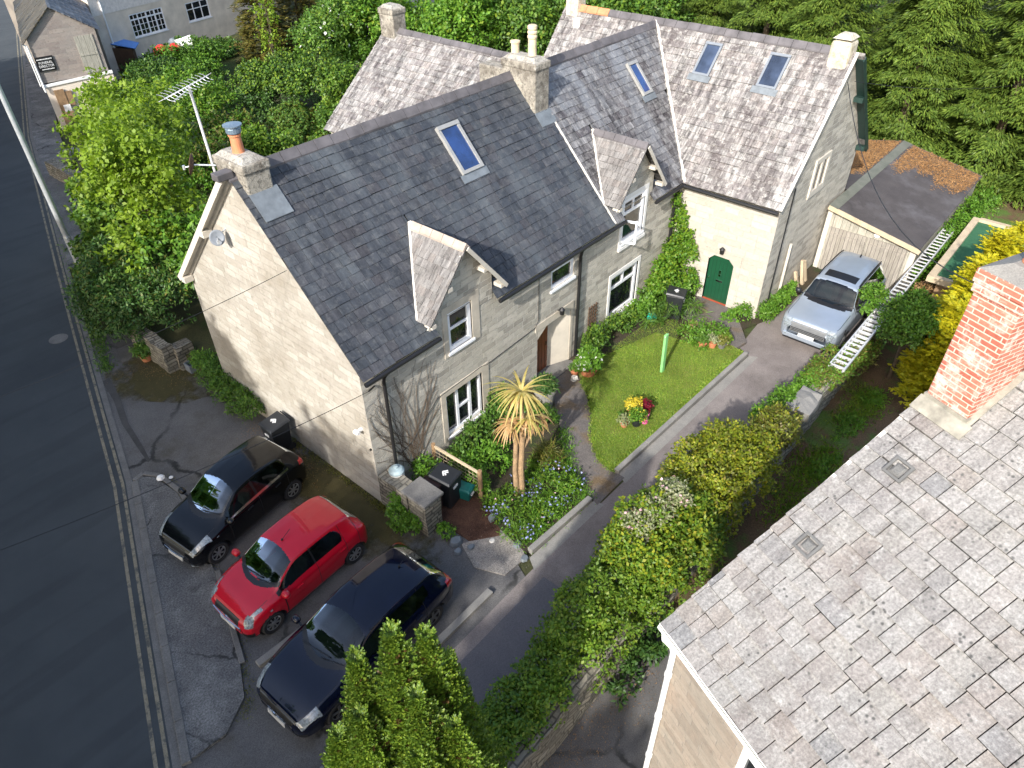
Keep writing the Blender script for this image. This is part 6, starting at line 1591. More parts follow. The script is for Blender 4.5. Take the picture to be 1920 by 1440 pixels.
def jlobes(seed, c, r, n, spread=.6, size=(.45, .7)):
    """n random lobes filling an ellipsoid with centre c and radii r"""
    rr = random.Random(seed); out = [(c[0], c[1], c[2], r[0] * .7, r[1] * .7, r[2] * .75)]
    for k in range(n):
        a = rr.uniform(0, 2 * math.pi); b = rr.uniform(-.7, 1.0); q = spread * rr.uniform(.7, 1.1); s = rr.uniform(*size)
        cb = math.sqrt(max(0, 1 - min(1, abs(b)) ** 2)) * .6 + .4
        out.append((c[0] + math.cos(a) * r[0] * q * cb, c[1] + math.sin(a) * r[1] * q * cb, c[2] + b * r[2] * q, r[0] * s, r[1] * s, r[2] * s))
    return out

def conifer_mesh(seed, h, rad, fronds, per, frond, Lf, Wf, droop, prof, zstart=.03, curl=.3):
    """sprays of scale foliage on a tapering crown"""
    rng = np.random.default_rng(seed)
    u = rng.uniform(zstart, 1.0, fronds) ** 1.15
    th = rng.uniform(0, 2 * math.pi, fronds)
    lump = 1 + .16 * np.sin(th * 3 + seed + u * 9) + .12 * np.sin(th * 5 - u * 17 + seed)
    rr = rad * prof(u) * lump * rng.uniform(.55, 1.02, fronds)
    out = np.stack([np.cos(th), np.sin(th), np.zeros(fronds)], 1)
    base = out * (rr - frond * .5).clip(0)[:, None]; base[:, 2] = u * h
    d = nrm(out + np.array([0, 0, 1.0]) * (droop + rng.uniform(-.25, .25, fronds))[:, None])
    side = nrm(np.cross(d, np.array([0, 0, 1.0])) + 1e-6)
    n = fronds * per
    s = np.tile(np.linspace(.1, 1, per), fronds)
    sg = np.where(np.arange(n) % 2 == 0, 1.0, -1.0)[:, None]
    D, Sd, Bs = np.repeat(d, per, 0), np.repeat(side, per, 0), np.repeat(base, per, 0)
    fl = np.repeat(frond * rng.uniform(.6, 1.3, fronds), per)
    P = Bs + D * (s * fl)[:, None] + np.array([0, 0, -1.0]) * (curl * s ** 2 * fl)[:, None]
    A = nrm(D * (.55 + s[:, None] * .5) + Sd * sg * (1.1 - s[:, None] * .8) + rng.normal(size=(n, 3)) * .18 + np.array([0, 0, -.22]) * s[:, None])
    N = nrm(np.array([0, 0, 1.0]) + D * .35 + rng.normal(size=(n, 3)) * .3)
    return leaf_quads(P, A, N, Lf * (1.25 - .6 * s) * rng.uniform(.8, 1.25, n), Wf * rng.uniform(.8, 1.25, n), .1)

# tall conifer screen at the right
def bough_conifer(seed, h, rad, nb, m, Lf, Wf, prof, droop=.3):
    rng = np.random.default_rng(seed)
    u = rng.uniform(.02, .99, nb); th = rng.uniform(0, 2 * math.pi, nb)
    ln = rad * prof(u) * rng.uniform(.72, 1.12, nb) * (1 + .1 * np.sin(th * 3 + seed + u * 8))
    out = np.stack([np.cos(th), np.sin(th), 0 * th], 1); side = np.stack([-np.sin(th), np.cos(th), 0 * th], 1)
    s = rng.uniform(.3, 1, (nb, m)) ** .75; lat = rng.uniform(-1, 1, (nb, m))
    wd = (.62 * np.sin(np.clip((1.08 - s), 0, 1) * 2.2) + .06) * np.minimum(ln, 1.7)[:, None] * .62
    l = ln[:, None] * s
    P = out[:, None, :] * l[..., None] + side[:, None, :] * (lat * wd)[..., None]
    P[..., 2] = (u * h)[:, None] + .25 * l - droop * l * s - .35 * np.abs(lat) * wd + rng.normal(size=(nb, m)) * .07
    A = nrm(out[:, None, :] * .9 + side[:, None, :] * (lat * .9)[..., None] + np.array([0, 0, -.45]) + rng.normal(size=(nb, m, 3)) * .22)
    N = nrm(np.array([0, 0, 1.0]) + out[:, None, :] * .5 + rng.normal(size=(nb, m, 3)) * .3)
    n = nb * m
    return leaf_quads(P.reshape(-1, 3), A.reshape(-1, 3), N.reshape(-1, 3), Lf * rng.uniform(.6, 1.35, n), Wf * rng.uniform(.7, 1.3, n), .1)
ley_proto = []
for k in range(3):
    t = thing('conifer_tree', 'x', 'tree', (0, 0, 0))
    numpy_quads('crown', bough_conifer(20 + k, 12.5, 3.1, 430, 190, .2, .055, lambda u: (1 - u) ** .6 + .03), M['lf_ley'], t)
    mb = MB(); mb.tube([(0, 0, -.1), (.1, 0, 5), (0, 0, 12)], [.22, .16, .03], 8); mb.build('trunk', M['bark'], t)
    ley_proto.append(t)
spots = [(30.4, -10.2, 1.0), (31.6, -6.4, 1.04), (31.0, -2.4, 1.0), (29.8, 1.6, .95), (30.8, 5.2, .95), (35.5, -11, 1.05), (36, -5.5, 1.1), (36.5, -.2, 1.08), (36.0, 5.2, 1.0), (34.6, 10, .95), (43, -8, 1.15), (43.5, 0, 1.15), (43, 8, 1.1), (30.0, -14.5, 1.0), (41.5, 15, 1.0)]
used = [False] * 3
ley_lab = ['tall conifer behind the green roofed shed at the right edge', 'tall conifer overhanging the needle covered corner of the garage roof', 'tall conifer straight behind the garage beside the cross wing gable', 'tall conifer behind the whitewashed right hand chimney', 'leftmost front conifer rising behind the pink slate ridge']
for i, (x, y, s) in enumerate(spots):
    k = i % 3
    lab = ley_lab[i] if i < 5 else 'conifer standing in the rear rows of the tall green screen behind the garage'
    if not used[k]:
        o = ley_proto[k]; used[k] = True; o.location = (x, y, -.05); o.rotation_euler = (0, 0, i * 1.3); o.scale = (s, s, s); o['label'] = lab; o['group'] = 'tall conifer screen'
    else:
        dup(ley_proto[k], (x, y, -.05), i * 1.3, lab, 'tall conifer screen', (s, s, s))

# golden cypress clump in the foreground
FC = thing('golden_cypress', 'golden green cypress with several pointed tips in front of the blue car', 'tree', (-4.66, -6.8, 0))
tips = [(-4.7, -6.75, 7.0, .5), (-5.05, -6.45, 6.55, .42), (-4.38, -6.95, 6.75, .42), (-4.2, -7.05, 6.05, .4), (-5.3, -6.65, 5.8, .45), (-4.8, -7.15, 6.2, .45), (-4.05, -6.9, 5.2, .38), (-5.05, -7.3, 5.3, .5), (-4.5, -7.4, 5.3, .45), (-5.5, -6.35, 5.2, .4), (-5.4, -6.9, 4.9, .45)]
for k, (x, y, h, r) in enumerate([(a, b, c * .965, d) for a, b, c, d in tips]):
    q = conifer_mesh(40 + k, h, r * 1.7, 4600, 10, .15, .05, .026, 1.4, lambda u: (1 - u) ** .72 * 1.35 + .015, .25, .02)
    q = q + np.array([x, y, 0])
    o = numpy_quads('foliage', q, M['lf_con'], FC)
    q = conifer_mesh(60 + k, h * .95, r * 1.55, 700, 9, .15, .055, .03, 1.0, lambda u: (1 - u) ** .72 * 1.35 + .01, .25, .02) + np.array([x, y, 0])
    numpy_quads('brown_foliage', q, M['lf_conbrown'], FC)
mb = MB()
for x, y, h, r in tips: mb.tube([(-4.66 + (x + 4.66) * .3, -6.8 + (y + 6.8) * .3, 0), (x, y, 1.5), (x, y, h - .3)], [.07, .05, .01], 6)
mb.build('trunk', M['bark'], FC)

# hedge along the drive wall
hg = 'hedge shrubs along the drive wall'
plant('hedge_shrub', 'low glossy green hedge at the bottom of the drive beside the cypress', 'hedge', (-2.6, -6.75, 0), [(-3.6, -6.5, .85, .5, .42, .55), (-3.0, -6.45, .92, .55, .44, .6), (-2.4, -6.5, 1.0, .55, .44, .62), (-1.8, -6.48, .98, .5, .42, .6), (-1.3, -6.5, 1.0, .45, .42, .6), (-2.7, -6.85, .95, .5, .35, .45), (-1.8, -6.9, 1.0, .5, .35, .45)], 'lf_hedge', .15, 34, .08, .045, 1.1, seed=3, group=hg, extra=[('dark_leaf', 'lf_mid', 2200, .09, .045)])
plant('hedge_shrub', 'rounded green hedge mass midway up the drive beneath the pale shrub', 'hedge', (.2, -6.6, 0), [(-.75, -6.45, 1.15, .55, .5, .75), (-.1, -6.45, 1.4, .6, .55, .88), (.65, -6.5, 1.35, .6, .55, .88), (.2, -6.95, 1.25, .6, .45, .7), (-.6, -6.9, 1.1, .5, .42, .6), (.9, -7.05, 1.35, .5, .45, .68)], 'lf_hedge', .17, 36, .078, .05, 1.1, seed=4, group=hg)
plant('hedge_shrub', 'tall dense yellow green hedge against the corner of the stone roof', 'hedge', (2.4, -6.6, 0), [(1.35, -6.5, 1.55, 0.6, 0.65, 1.0), (2.1, -6.45, 1.75, 0.7, 0.68, 1.05), (2.9, -6.6, 1.6, 0.6, 0.65, 1.0), (1.6, -7.2, 1.4, 0.55, 0.5, 0.8), (2.6, -7.3, 1.5, 0.65, 0.5, 0.8), (3.4, -7.1, 1.4, 0.5, 0.5, 0.8)], 'lf_hedge', .16, 40, .078, .05, 1.1, seed=5, group=hg, extra=[('yellow_leaf', 'lf_yelhedge', 5000, .1, .06)])
plant('hedge_shrub', 'golden yellow hedge mass beside the drive opposite the lawn', 'hedge', (4.8, -6.6, 0), [(3.75, -6.4, 1.45, 0.6, 0.65, 0.95), (4.5, -6.35, 1.65, 0.68, 0.7, 1.05), (5.3, -6.4, 1.6, 0.6, 0.65, 1.0), (6.0, -6.55, 1.35, 0.5, 0.55, 0.85), (4.2, -7.1, 1.4, 0.6, 0.5, 0.8), (5.2, -7.2, 1.5, 0.6, 0.5, 0.8), (6.1, -7.2, 1.4, 0.5, 0.45, 0.7)], 'lf_yelhedge', .17, 36, .078, .05, 1.15, seed=6, group=hg, extra=[('orange_leaf', 'lf_olive', 2500, .1, .06)])
plant('hedge_shrub', 'bronze tinged hedge end next to the bare wall coping', 'hedge', (7.2, -6.8, 0), [(6.6, -6.9, 1.4, 0.5, 0.5, 0.7), (7.2, -7.0, 1.5, 0.5, 0.5, 0.65), (7.8, -7.0, 1.3, 0.4, 0.42, 0.5)], 'lf_olive', .15, 34, .075, .045, 1.1, seed=7, group=hg, extra=[('gold_leaf', 'lf_yelhedge', 1500, .09, .05)])
plant('variegated_shrub', 'pale variegated shrub with pinkish flowers poking from the hedge', 'shrub', (1.9, -5.95, .3), [(1.75, -6.35, 2.3, .38, .3, .38), (2.3, -6.5, 2.5, .38, .32, .35), (2.75, -6.6, 2.65, .3, .28, .3)], 'lf_pale', .11, 26, .07, .045, 1.2, seed=8, extra=[('flower', 'fl_pink', 160, .07, .07)])
plant('ivy_shrub', 'bright green shrub growing at the wall foot before the bare coping', 'shrub', (8.9, -6.5, 0), [(8.4, -6.45, .7, .5, .4, .6), (9.1, -6.5, .8, .5, .4, .6), (9.8, -6.6, .8, .4, .35, .5), (10.3, -6.7, .9, .35, .3, .45)], 'lf_fresh', .14, 26, .08, .05, 1.1, seed=9)
plant('wall_weeds', 'green and straw coloured weeds covering the wall top below the ladder', 'weeds', (11.5, -7.0, 0), [(10.6, -6.9, 1.1, .5, .35, .4), (11.4, -7.2, 1.0, .8, .35, .35), (12.6, -7.3, .9, .9, .4, .4), (11.0, -6.65, .8, .5, .3, .5), (12.0, -6.6, .7, .5, .25, .5), (13.4, -7.3, .8, .8, .4, .35)], 'lf_olive', .14, 20, .11, .035, .9, seed=10, extra=[('green_leaf', 'lf_fresh', 2600, .09, .05)])
plant('garage_weeds', 'weedy green growth along the ivy clad side of the garage', 'weeds', (21.5, -7.4, 0), [(19.2, -7.3, .7, .5, .3, .6), (20.5, -7.3, .9, .6, .3, .6), (22.0, -7.35, 1.2, .8, .4, .7), (23.5, -7.4, 1.3, .8, .45, .7), (25.0, -7.5, 1.2, .9, .5, .7)], 'lf_fresh', .17, 22, .1, .06, 1.0, seed=11)
bay = plant('bay_tree', 'round crowned glossy bay tree beside the ladder in front of the board fence', 'tree', (13.6, -8.2, 0), jlobes(12, (13.0, -8.3, 2.25), (.84, .78, .92), 8), 'lf_mid', .17, 28, .1, .055, 1.15, trunk=.07, seed=12, extra=[('fresh_leaf', 'lf_fresh', 6000, .09, .05)])
plant('bay_sapling', 'light green sapling leaning over the ladder next to the silver car', 'sapling', (15.0, -6.8, 0), [(14.9, -6.75, 1.8, .35, .3, .3), (15.3, -6.7, 1.6, .3, .26, .32), (14.5, -6.85, 1.6, .22, .22, .22)], 'lf_fresh', .14, 22, .1, .06, 1.0, trunk=.03, seed=13)
gold = thing('golden_conifer', 'bright yellow golden conifer beside the brick chimney', 'tree', (13.3, -9.6, 0))
for k, (x, y, h, r) in enumerate([(12.9, -9.3, 3.4, .75), (14.1, -9.3, 4.2, .9), (15.5, -9.4, 4.5, .95), (16.9, -9.8, 4.4, .9)]):
    numpy_quads('foliage', conifer_mesh(80 + k, h, r, 800, 10, .45, .16, .075, .5, lambda u: (1 - u) ** .5 + .05, .1, .1) + np.array([x, y, 0]), M['lf_gold'], gold)
mb = MB(); 
for x, y, h in ((12.9, -9.3, 2.9), (14.1, -9.3, 3.6), (15.5, -9.4, 3.9), (16.9, -9.8, 3.7)): mb.tube([(13.3 + (x - 13.3) * .6, -9.6, 0), (x, y, h)], [.09, .02], 7)
mb.build('trunk', M['bark'], gold)
plant('dry_hydrangea', 'clump of dry brown stems and leaves between ladder and green roofed shed', 'shrub', (16.5, -7.7, 0), [(16.3, -7.65, .9, .6, .35, .5), (17.2, -7.7, .9, .6, .3, .5)], 'lf_dry', .15, 18, .1, .05, .9, seed=14)
plant('yard_grass_clump', 'bright grass tuft clumps in the shady strip beside the stone roof', 'grass clump', (10.4, -8.1, 0), [(10.4, -8.05, .0, .7, .35, .16), (12.2, -8.2, .0, .5, .3, .15), (8.6, -8.2, .0, .7, .3, .14)], 'lf_fresh', .13, 26, .12, .03, 1.0, seed=15, up=.1)
plant('yard_fern', 'dark ferny growth at the shaded wall foot by the white downpipe', 'shrub', (.5, -7.5, 0), [(.5, -7.5, .15, .5, .25, .25), (1.1, -7.5, .2, .5, .25, .3), (-.2, -7.55, .1, .4, .2, .15)], 'lf_dark', .15, 22, .12, .05, 1.0, seed=16)

# roadside and rear garden
lime = plant('lime_green_maple', 'tall lime green maple standing left of the end chimney', 'tree', (2.2, 14.2, .4), jlobes(18, (2.7, 14.6, 4.0), (2.3, 2.5, 2.5), 13, .75, (.3, .52)) + [(3.6, 17.8, 5.0, 1.1, 1.2, 1.2), (4.5, 17, 4.3, 1.1, 1.1, 1.2), (2.2, 12.4, 3.0, 1.1, 1.0, 1.0), (.9, 12.6, 2.8, .9, .9, .9)], 'lf_lime', .3, 24, .16, .115, .72, trunk=.14, seed=18, up=.5, rag=.4)
plant('lime_green_maple', 'young lime green maple shoots in front of the brown boards by the workshop', 'tree', (3.6, 22.5, .4), [(3.6, 22.5, 3.0, .8, .8, 1.2), (4.5, 21.5, 3.6, 1.0, 1.0, 1.3), (5.4, 22.6, 4.2, 1.1, 1.0, 1.2), (6.6, 22.0, 3.8, 1.0, 1.0, 1.2)], 'lf_lime', .32, 20, .18, .13, .75, trunk=.09, seed=19, up=.5, rag=.4)
plant('laurel_shrub', 'dark laurel mass filling the corner between road and gable wall', 'shrub', (-.2, 11.8, 0), [(-.75, 11.3, .85, .4, .7, .45), (-.8, 12.6, 1.2, .8, 1.2, 1.0), (-.3, 11.6, 1.5, .9, 1.2, .9), (.7, 10.8, 1.6, .9, 1.3, .9), (1.2, 12.6, 1.9, 1.2, 1.3, 1.1), (-.9, 13.6, .9, .5, .9, .8), (.2, 13.5, 1.7, 1.1, 1.1, 1.1)], 'lf_laurel', .23, 30, .12, .055, 1.15, seed=20, extra=[('reddish_leaf', 'lf_olive', 1500, .14, .06), ('fresh_leaf', 'lf_mid', 4000, .14, .07)])
plant('ivy_mass', 'thick green ivy and sycamore growth around the foot of the lamp column', 'shrub', (.2, 16, 0), [(.5, 15.4, 1.2, .8, 1.2, 1.1), (1.5, 17.4, 1.5, .7, 1.1, 1.2), (1.6, 15.8, 2.2, 1.1, 1.4, 1.2), (2.2, 19.2, 1.6, .8, 1.2, 1.2), (-.1, 14.2, .8, .5, .7, .8)], 'lf_mid', .27, 20, .17, .12, 1.05, seed=21, extra=[('pale_leaf', 'lf_hedge', 3500, .18, .13)])
plant('sycamore_shrub', 'broad leaved green sycamore shrub between maple and gable', 'shrub', (2.0, 11.2, .3), [(1.8, 10.0, 2.2, .9, 1.0, .9), (2.9, 10.9, 2.6, 1.2, 1.2, 1.1), (1.5, 11.8, 2.8, 1.0, 1.0, .9)], 'lf_mid', .27, 20, .17, .12, 1.0, seed=22, extra=[('fresh_leaf', 'lf_fresh', 2600, .17, .12)])
rg = 'shrubs of the rear garden'
G = [
 ('rear_shrub', 'olive green bramble bank just behind the end chimney pot', (7.5, 16, .5), (2.6, 2.2, 1.4), 'lf_fresh', 'lf_olive'),
 ('rear_shrub', 'sunny yellowish privet bank right of the aerial mast', (8.5, 21, .5), (3.0, 2.6, 1.9), 'lf_fresh', 'lf_olive'),
 ('rear_shrub', 'dense green hazel mound behind the aerial elements', (10.0, 27, .5), (3.4, 3.0, 2.4), 'lf_fresh', 'lf_hedge'),
 ('rear_shrub', 'bright green bush touching the lower left corner of the pink roof', (9.5, 17.0, .5), (1.8, 1.8, 2.4), 'lf_fresh', 'lf_hedge'),
 ('rear_shrub', 'deep green holly mound beside the thin young tree', (15.5, 24.5, .5), (3.0, 2.6, 2.8), 'lf_dark', 'lf_hedge'),
 ('rear_shrub', 'rounded mid green bush below the white flowering elder', (17.0, 20, .5), (2.6, 2.6, 3.0), 'lf_mid', 'lf_hedge'),
 ('rear_shrub', 'brownish olive bramble patch with dry twigs above the long slate ridge', (13.3, 21.8, .5), (2.3, 2.0, 1.3), 'lf_olive', 'lf_mid'),
 ('rear_shrub', 'dark hedge along the lawn of the pale rendered house', (18.0, 39.5, .5), (4.5, 1.3, 1.1), 'lf_dark', 'lf_mid'),
 ('rear_shrub', 'dark green thicket behind the maple near the stone workshop', (11.5, 32.5, .5), (2.6, 2.4, 2.0), 'lf_dark', 'lf_mid'),
 ('rear_shrub', 'shadowy green bush behind the garden clutter', (15.5, 35.5, .5), (2.5, 2.2, 1.7), 'lf_mid', 'lf_fresh'),
]
for k, (nm, lab, c, r, ma, mb_) in enumerate(G):
    plant(nm, lab, 'shrub', c, [(x, y, max(z, c[2] + .3), a, b, h) for x, y, z, a, b, h in jlobes(100 + k, (c[0], c[1], c[2] + r[2] * .45), (r[0], r[1], r[2] * .75), 8, .75, (.3, .5))], ma, .28, 26, .14, .09, 1.05, seed=100 + k, group=rg, extra=[('sunny_leaf', mb_, 9000, .15, .1)])  # second leaf colour on the upper half stands in for sunlit spots
plant('elder_tree', 'tall bushy elder with creamy blossom left of the pink roof', 'tree', (20.0, 26.0, .4), jlobes(31, (20.0, 26.0, 3.4), (2.6, 2.6, 2.6), 9, .7, (.35, .55)), 'lf_mid', .34, 26, .15, .1, 1.0, trunk=.14, seed=31, extra=[('blossom', 'fl_white', 260, .2, .18), ('fresh_leaf', 'lf_hedge', 2500, .2, .13)])
plant('young_tree', 'slender pale green young tree with a thin bare trunk', 'tree', (17.6, 29.0, .4), [(17.5, 29, 3.2, .55, .55, .9), (17.6, 29.1, 4.4, .65, .65, .9), (17.4, 28.9, 5.5, .6, .6, .9), (17.6, 29, 6.4, .45, .45, .9), (17.9, 28.8, 2.6, .5, .5, .6)], 'lf_lime', .28, 14, .17, .09, .75, trunk=.07, seed=32, up=.4, rag=.4)
def conifer(lab, x, y, h, r, mat, seed, name='conifer_tree', fr=1200):
    t = thing(name, lab, 'tree', (x, y, .2))
    numpy_quads('crown', conifer_mesh(seed, h, r, fr, 11, .7, .28, .11, .25, lambda u: (1 - u) ** .6 + .04) + np.array([x, y, .2]), M[mat], t)
    mb = MB(); mb.tube([(x, y, 0), (x, y, h * .95)], [.18, .02], 7); mb.build('trunk', M['bark'], t)
conifer('dark bronze cypress right of the pale rendered house', 21.5, 36.0, 7.5, 1.8, 'lf_bronze', 51)
conifer('dull bronze cypress behind the slender young tree', 25.5, 37.5, 7.0, 2.2, 'lf_bronze', 52)
conifer('dark conifer at the top edge left of the grey outbuilding', 33.0, 44.0, 8.0, 2.4, 'lf_bronze', 53)
big = [('broad green sycamore behind the tall cream chimney pot', 25.0, 20.5, 3.6, (3.2, 3.0, 3.2), 'lf_fresh', 33), ('green sycamore right of the middle chimney at the top edge', 28.0, 17.0, 3.8, (3.2, 3.0, 3.2), 'lf_mid', 34), ('leafy sycamore left of the cream pot above the pink ridge', 23.0, 25.5, 3.0, (2.8, 2.8, 2.7), 'lf_fresh', 35), ('green ash tree behind the orange ridge tiles', 29.5, 12.0, 4.2, (3.0, 3.0, 3.2), 'lf_mid', 36), ('yellow green shrub tree in front of the grey outbuilding', 27.0, 27.5, 1.8, (2.4, 2.4, 1.5), 'lf_hedge', 37), ('rear sycamore crown at the top edge of the view', 36.0, 24.0, 5.0, (4.5, 4.0, 4.2), 'lf_mid', 38), ('rear ash crown behind the upper ridge', 36, 16, 5.5, (4.0, 4.0, 4.2), 'lf_fresh', 39)]
for lab, x, y, z, r, ma, sd in big:
    plant('sycamore_tree' if sd != 36 else 'ash_tree', lab, 'tree', (x, y, 0), jlobes(sd, (x, y, z), r, 11, .75, (.32, .52)), ma, .36, 26, .19, .13, 1.0, trunk=.2, seed=sd, group='broadleaf trees behind the cottages', extra=[('sunny_leaf', 'lf_hedge', 3000, .26, .18)], rag=.35)  # sunlit foliage put into the colour of the upper leaves
for k, (lab, x, y, r, z) in enumerate([('distant woodland mass beyond the top edge, left', 45, 62, (14, 8, 6), 3), ('distant woodland mass beyond the top edge, centre', 60, 45, (14, 12, 7), 3), ('distant woodland mass beyond the top edge, right', 62, 20, (10, 14, 8), 4)]):
    rng = np.random.default_rng(200 + k)
    q = lobes_cloud(rng, jlobes(200 + k, (x, y, z), r, 12, .8, (.3, .45)), .9, 16, .6, .4, .8, zmin=0)
    o = numpy_quads('woodland', leaf_quads(*q), M['lf_mid']); tag(o, lab, 'woodland', kind='stuff')

# by the gable and the front wall
plant('gable_shrub', 'low green shrub row at the foot of the gable wall', 'shrub', (-.1, 7.0, 0), [(.0, 8.2, .45, .3, .5, .5), (-.15, 7.4, .45, .4, .6, .5), (-.25, 6.6, .4, .4, .55, .45), (-.3, 5.9, .42, .42, .45, .48), (-.3, 5.4, .4, .38, .4, .45)], 'lf_mid', .14, 26, .1, .035, 1.2, seed=61, extra=[('fresh_leaf', 'lf_fresh', 1500, .1, .035)])
plant('pier_weeds', 'leafy weeds at the foot of the rubble wall beside the parked cars', 'weeds', (-.12, -1.0, 0), [(-.2, -.9, .3, .25, .3, .35), (-.15, -1.3, .25, .25, .25, .3), (-.05, -.7, .55, .1, .15, .35), (.3, -1.95, .12, .25, .15, .15)], 'lf_fresh', .1, 22, .07, .05, 1.1, seed=62)
plant('climbing_ivy', 'bright ivy and shrubs climbing the corner between the cottages', 'ivy', (13.2, -.5, .1), [(13.3, -.35, 1.2, .5, .3, 1.0), (12.7, -.5, .9, .6, .4, .8), (13.7, -.6, 1.5, .16, .45, 1.0), (12.1, -.6, .7, .6, .4, .6), (13.75, -.3, 2.6, .1, .16, .7), (13.6, -.12, 2.9, .12, .08, .9), (11.4, -.55, .5, .6, .35, .45), (13.3, -1.1, .6, .5, .3, .6)], 'lf_fresh', .16, 24, .1, .075, 1.1, seed=63, extra=[('lime_leaf', 'lf_lime', 2500, .1, .07)])
plant('border_grasses', 'long bladed green iris and grass clump below the ivy', 'plant', (12.3, -1.5, .1), [(11.9, -1.3, .4, .55, .45, .4), (12.5, -1.7, .35, .4, .4, .35), (11.3, -1.0, .3, .5, .35, .3)], 'lf_mid', .2, 22, .3, .025, 1.0, seed=64, up=-.2)
plant('border_shrub', 'mixed green shrubs along the wall beneath the white framed lower window', 'shrub', (9.6, -.45, .1), [(9.0, -.4, .45, .4, .3, .45), (8.6, -.5, .4, .35, .3, .4), (9.9, -.4, .4, .5, .3, .4), (10.6, -.45, .4, .4, .3, .4)], 'lf_mid', .15, 24, .1, .045, 1.1, seed=65, extra=[('fresh_leaf', 'lf_hedge', 1200, .1, .045)])
plant('doorside_plants', 'green plants at the foot of the wall right of the arched green door', 'plant', (14.6, -3.85, 0), [(13.6, -3.2, .25, .35, .3, .3), (14.2, -3.8, .3, .5, .28, .35), (15.1, -3.85, .3, .5, .2, .35), (16.0, -3.85, .25, .4, .16, .3), (13.3, -2.9, .15, .25, .2, .15)], 'lf_fresh', .13, 24, .09, .05, 1.1, seed=66)
plant('corner_flowers', 'leafy flower clump at the far right corner of the lawn', 'plant', (11.7, -2.9, .1), [(11.6, -2.5, .25, .5, .4, .3), (12.0, -3.1, .25, .35, .35, .3), (11.2, -2.9, .15, .3, .2, .2)], 'lf_fresh', .14, 22, .09, .05, 1.0, seed=67)
plant('bed_shrub', 'dark green shrubs beneath the lower casement window', 'shrub', (3.4, -.6, .05), [(3.0, -.5, .4, .45, .35, .45), (3.9, -.6, .5, .5, .4, .5), (4.6, -.8, .4, .45, .4, .4), (2.3, -.6, .35, .4, .35, .4), (5.0, -1.3, .25, .4, .35, .3), (4.3, -.3, .8, .25, .2, .5)], 'lf_mid', .15, 26, .1, .05, 1.1, seed=68, extra=[('fresh_leaf', 'lf_mid', 1800, .11, .055)])
plant('bed_shrub', 'fresh green euphorbia growth behind the wire fence', 'shrub', (2.4, -1.1, .05), [(2.2, -1.0, .35, .45, .4, .4), (2.9, -1.3, .35, .45, .4, .4), (1.95, -1.5, .3, .25, .35, .35), (1.2, -.4, .4, .4, .25, .45)], 'lf_fresh', .15, 24, .1, .05, 1.1, seed=69)
bb = plant('bluebell_bed', 'bed of bluebells and leafy flowers around the foot of the palm', 'flower bed', (2.4, -3.0, .05), [(1.9, -2.5, .1, .5, .5, .22), (2.5, -3.1, .06, .6, .45, .16), (3.1, -2.7, .1, .45, .5, .22), (1.8, -3.3, .1, .5, .45, .22), (2.5, -3.5, .06, .7, .35, .18), (3.3, -3.4, .12, .4, .35, .25), (1.4, -3.4, .1, .3, .35, .2), (3.7, -2.5, .1, .4, .5, .22)], 'lf_fresh', .14, 28, .1, .022, 1.1, seed=70, up=.1, extra=[('lime_leaf', 'lf_hedge', 3000, .09, .03), ('bluebell', 'fl_blue', 95, .055, .05), ('pink_flower', 'fl_pink', 40, .05, .05)])
plant('grass_tussock', 'tuft of long thin grass beside the curved path', 'plant', (3.85, -2.35, .05), [(3.85, -2.35, .2, .28, .28, .3)], 'lf_olive', .12, 26, .3, .015, 1.4, seed=71, up=-.3)

# lawn blades and stray tufts
rng = np.random.default_rng(9)
lawn_poly = [(7.35, -0.95), (7.0, -1.5), (6.2, -2.2), (5.35, -2.8), (4.9, -3.3), (4.72, -3.95), (11.85, -4.2), (12.0, -3.4), (12.0, -0.9), (7.9, -.7)]
def inside(P, poly):
    x, y = P[:, 0], P[:, 1]; r = np.zeros(len(P), bool)
    for i in range(len(poly)):
        (x1, y1), (x2, y2) = poly[i], poly[(i + 1) % len(poly)]
        c = ((y1 > y) != (y2 > y)) & (x < (x2 - x1) * (y - y1) / (y2 - y1 + 1e-12) + x1); r ^= c
    return r
P = np.stack([rng.uniform(4.6, 12.1, 120000), rng.uniform(-4.25, -.6, 120000), np.full(120000, .085)], 1); P = P[inside(P, lawn_poly)][:70000]
n = len(P); A = nrm(rng.normal(size=(n, 3)) * .55 + np.array([0, 0, .8])); N = nrm(rng.normal(size=(n, 3)))
o = numpy_quads('lawn_grass', leaf_quads(P, A, N, rng.uniform(.03, .065, n), rng.uniform(.008, .014, n)), M['lf_grass']); tag(o, 'short mown grass on the front lawn', 'grass', kind='stuff')
def tufts(name, lab, pts, n, mat, spread, h, seed):
    rng = np.random.default_rng(seed); pts = np.array(pts, float)
    seg = rng.integers(0, len(pts) - 1, n); t = rng.uniform(0, 1, (n, 1))
    P = pts[seg] * (1 - t) + pts[seg + 1] * t + np.concatenate([rng.normal(size=(n, 2)) * spread, np.zeros((n, 1))], 1)
    A = nrm(rng.normal(size=(n, 3)) * .6 + np.array([0, 0, .7])); N = nrm(rng.normal(size=(n, 3)))
    o = numpy_quads(name, leaf_quads(P, A, N, h * rng.uniform(.5, 1.2, n), h * .22 * rng.uniform(.6, 1.2, n)), M[mat]); tag(o, lab, 'grass', kind='stuff')
tufts('weed_tufts', 'weeds and grass growing along the foot of the gable wall', [(-.1, 4.6, 0), (-.08, 2.4, 0), (-.12, .2, 0), (-.1, -.4, 0)], 1500, 'lf_olive', .06, .08, 81)
tufts('weed_tufts', 'weeds along the joints of the pavement island kerb', [(-3.2, 5.2, .0), (-3.3, 3.6, .0), (-4.0, 1.2, 0), (-4.9, -1.2, 0), (-5.5, -2.2, 0)], 1300, 'lf_olive', .09, .07, 82)
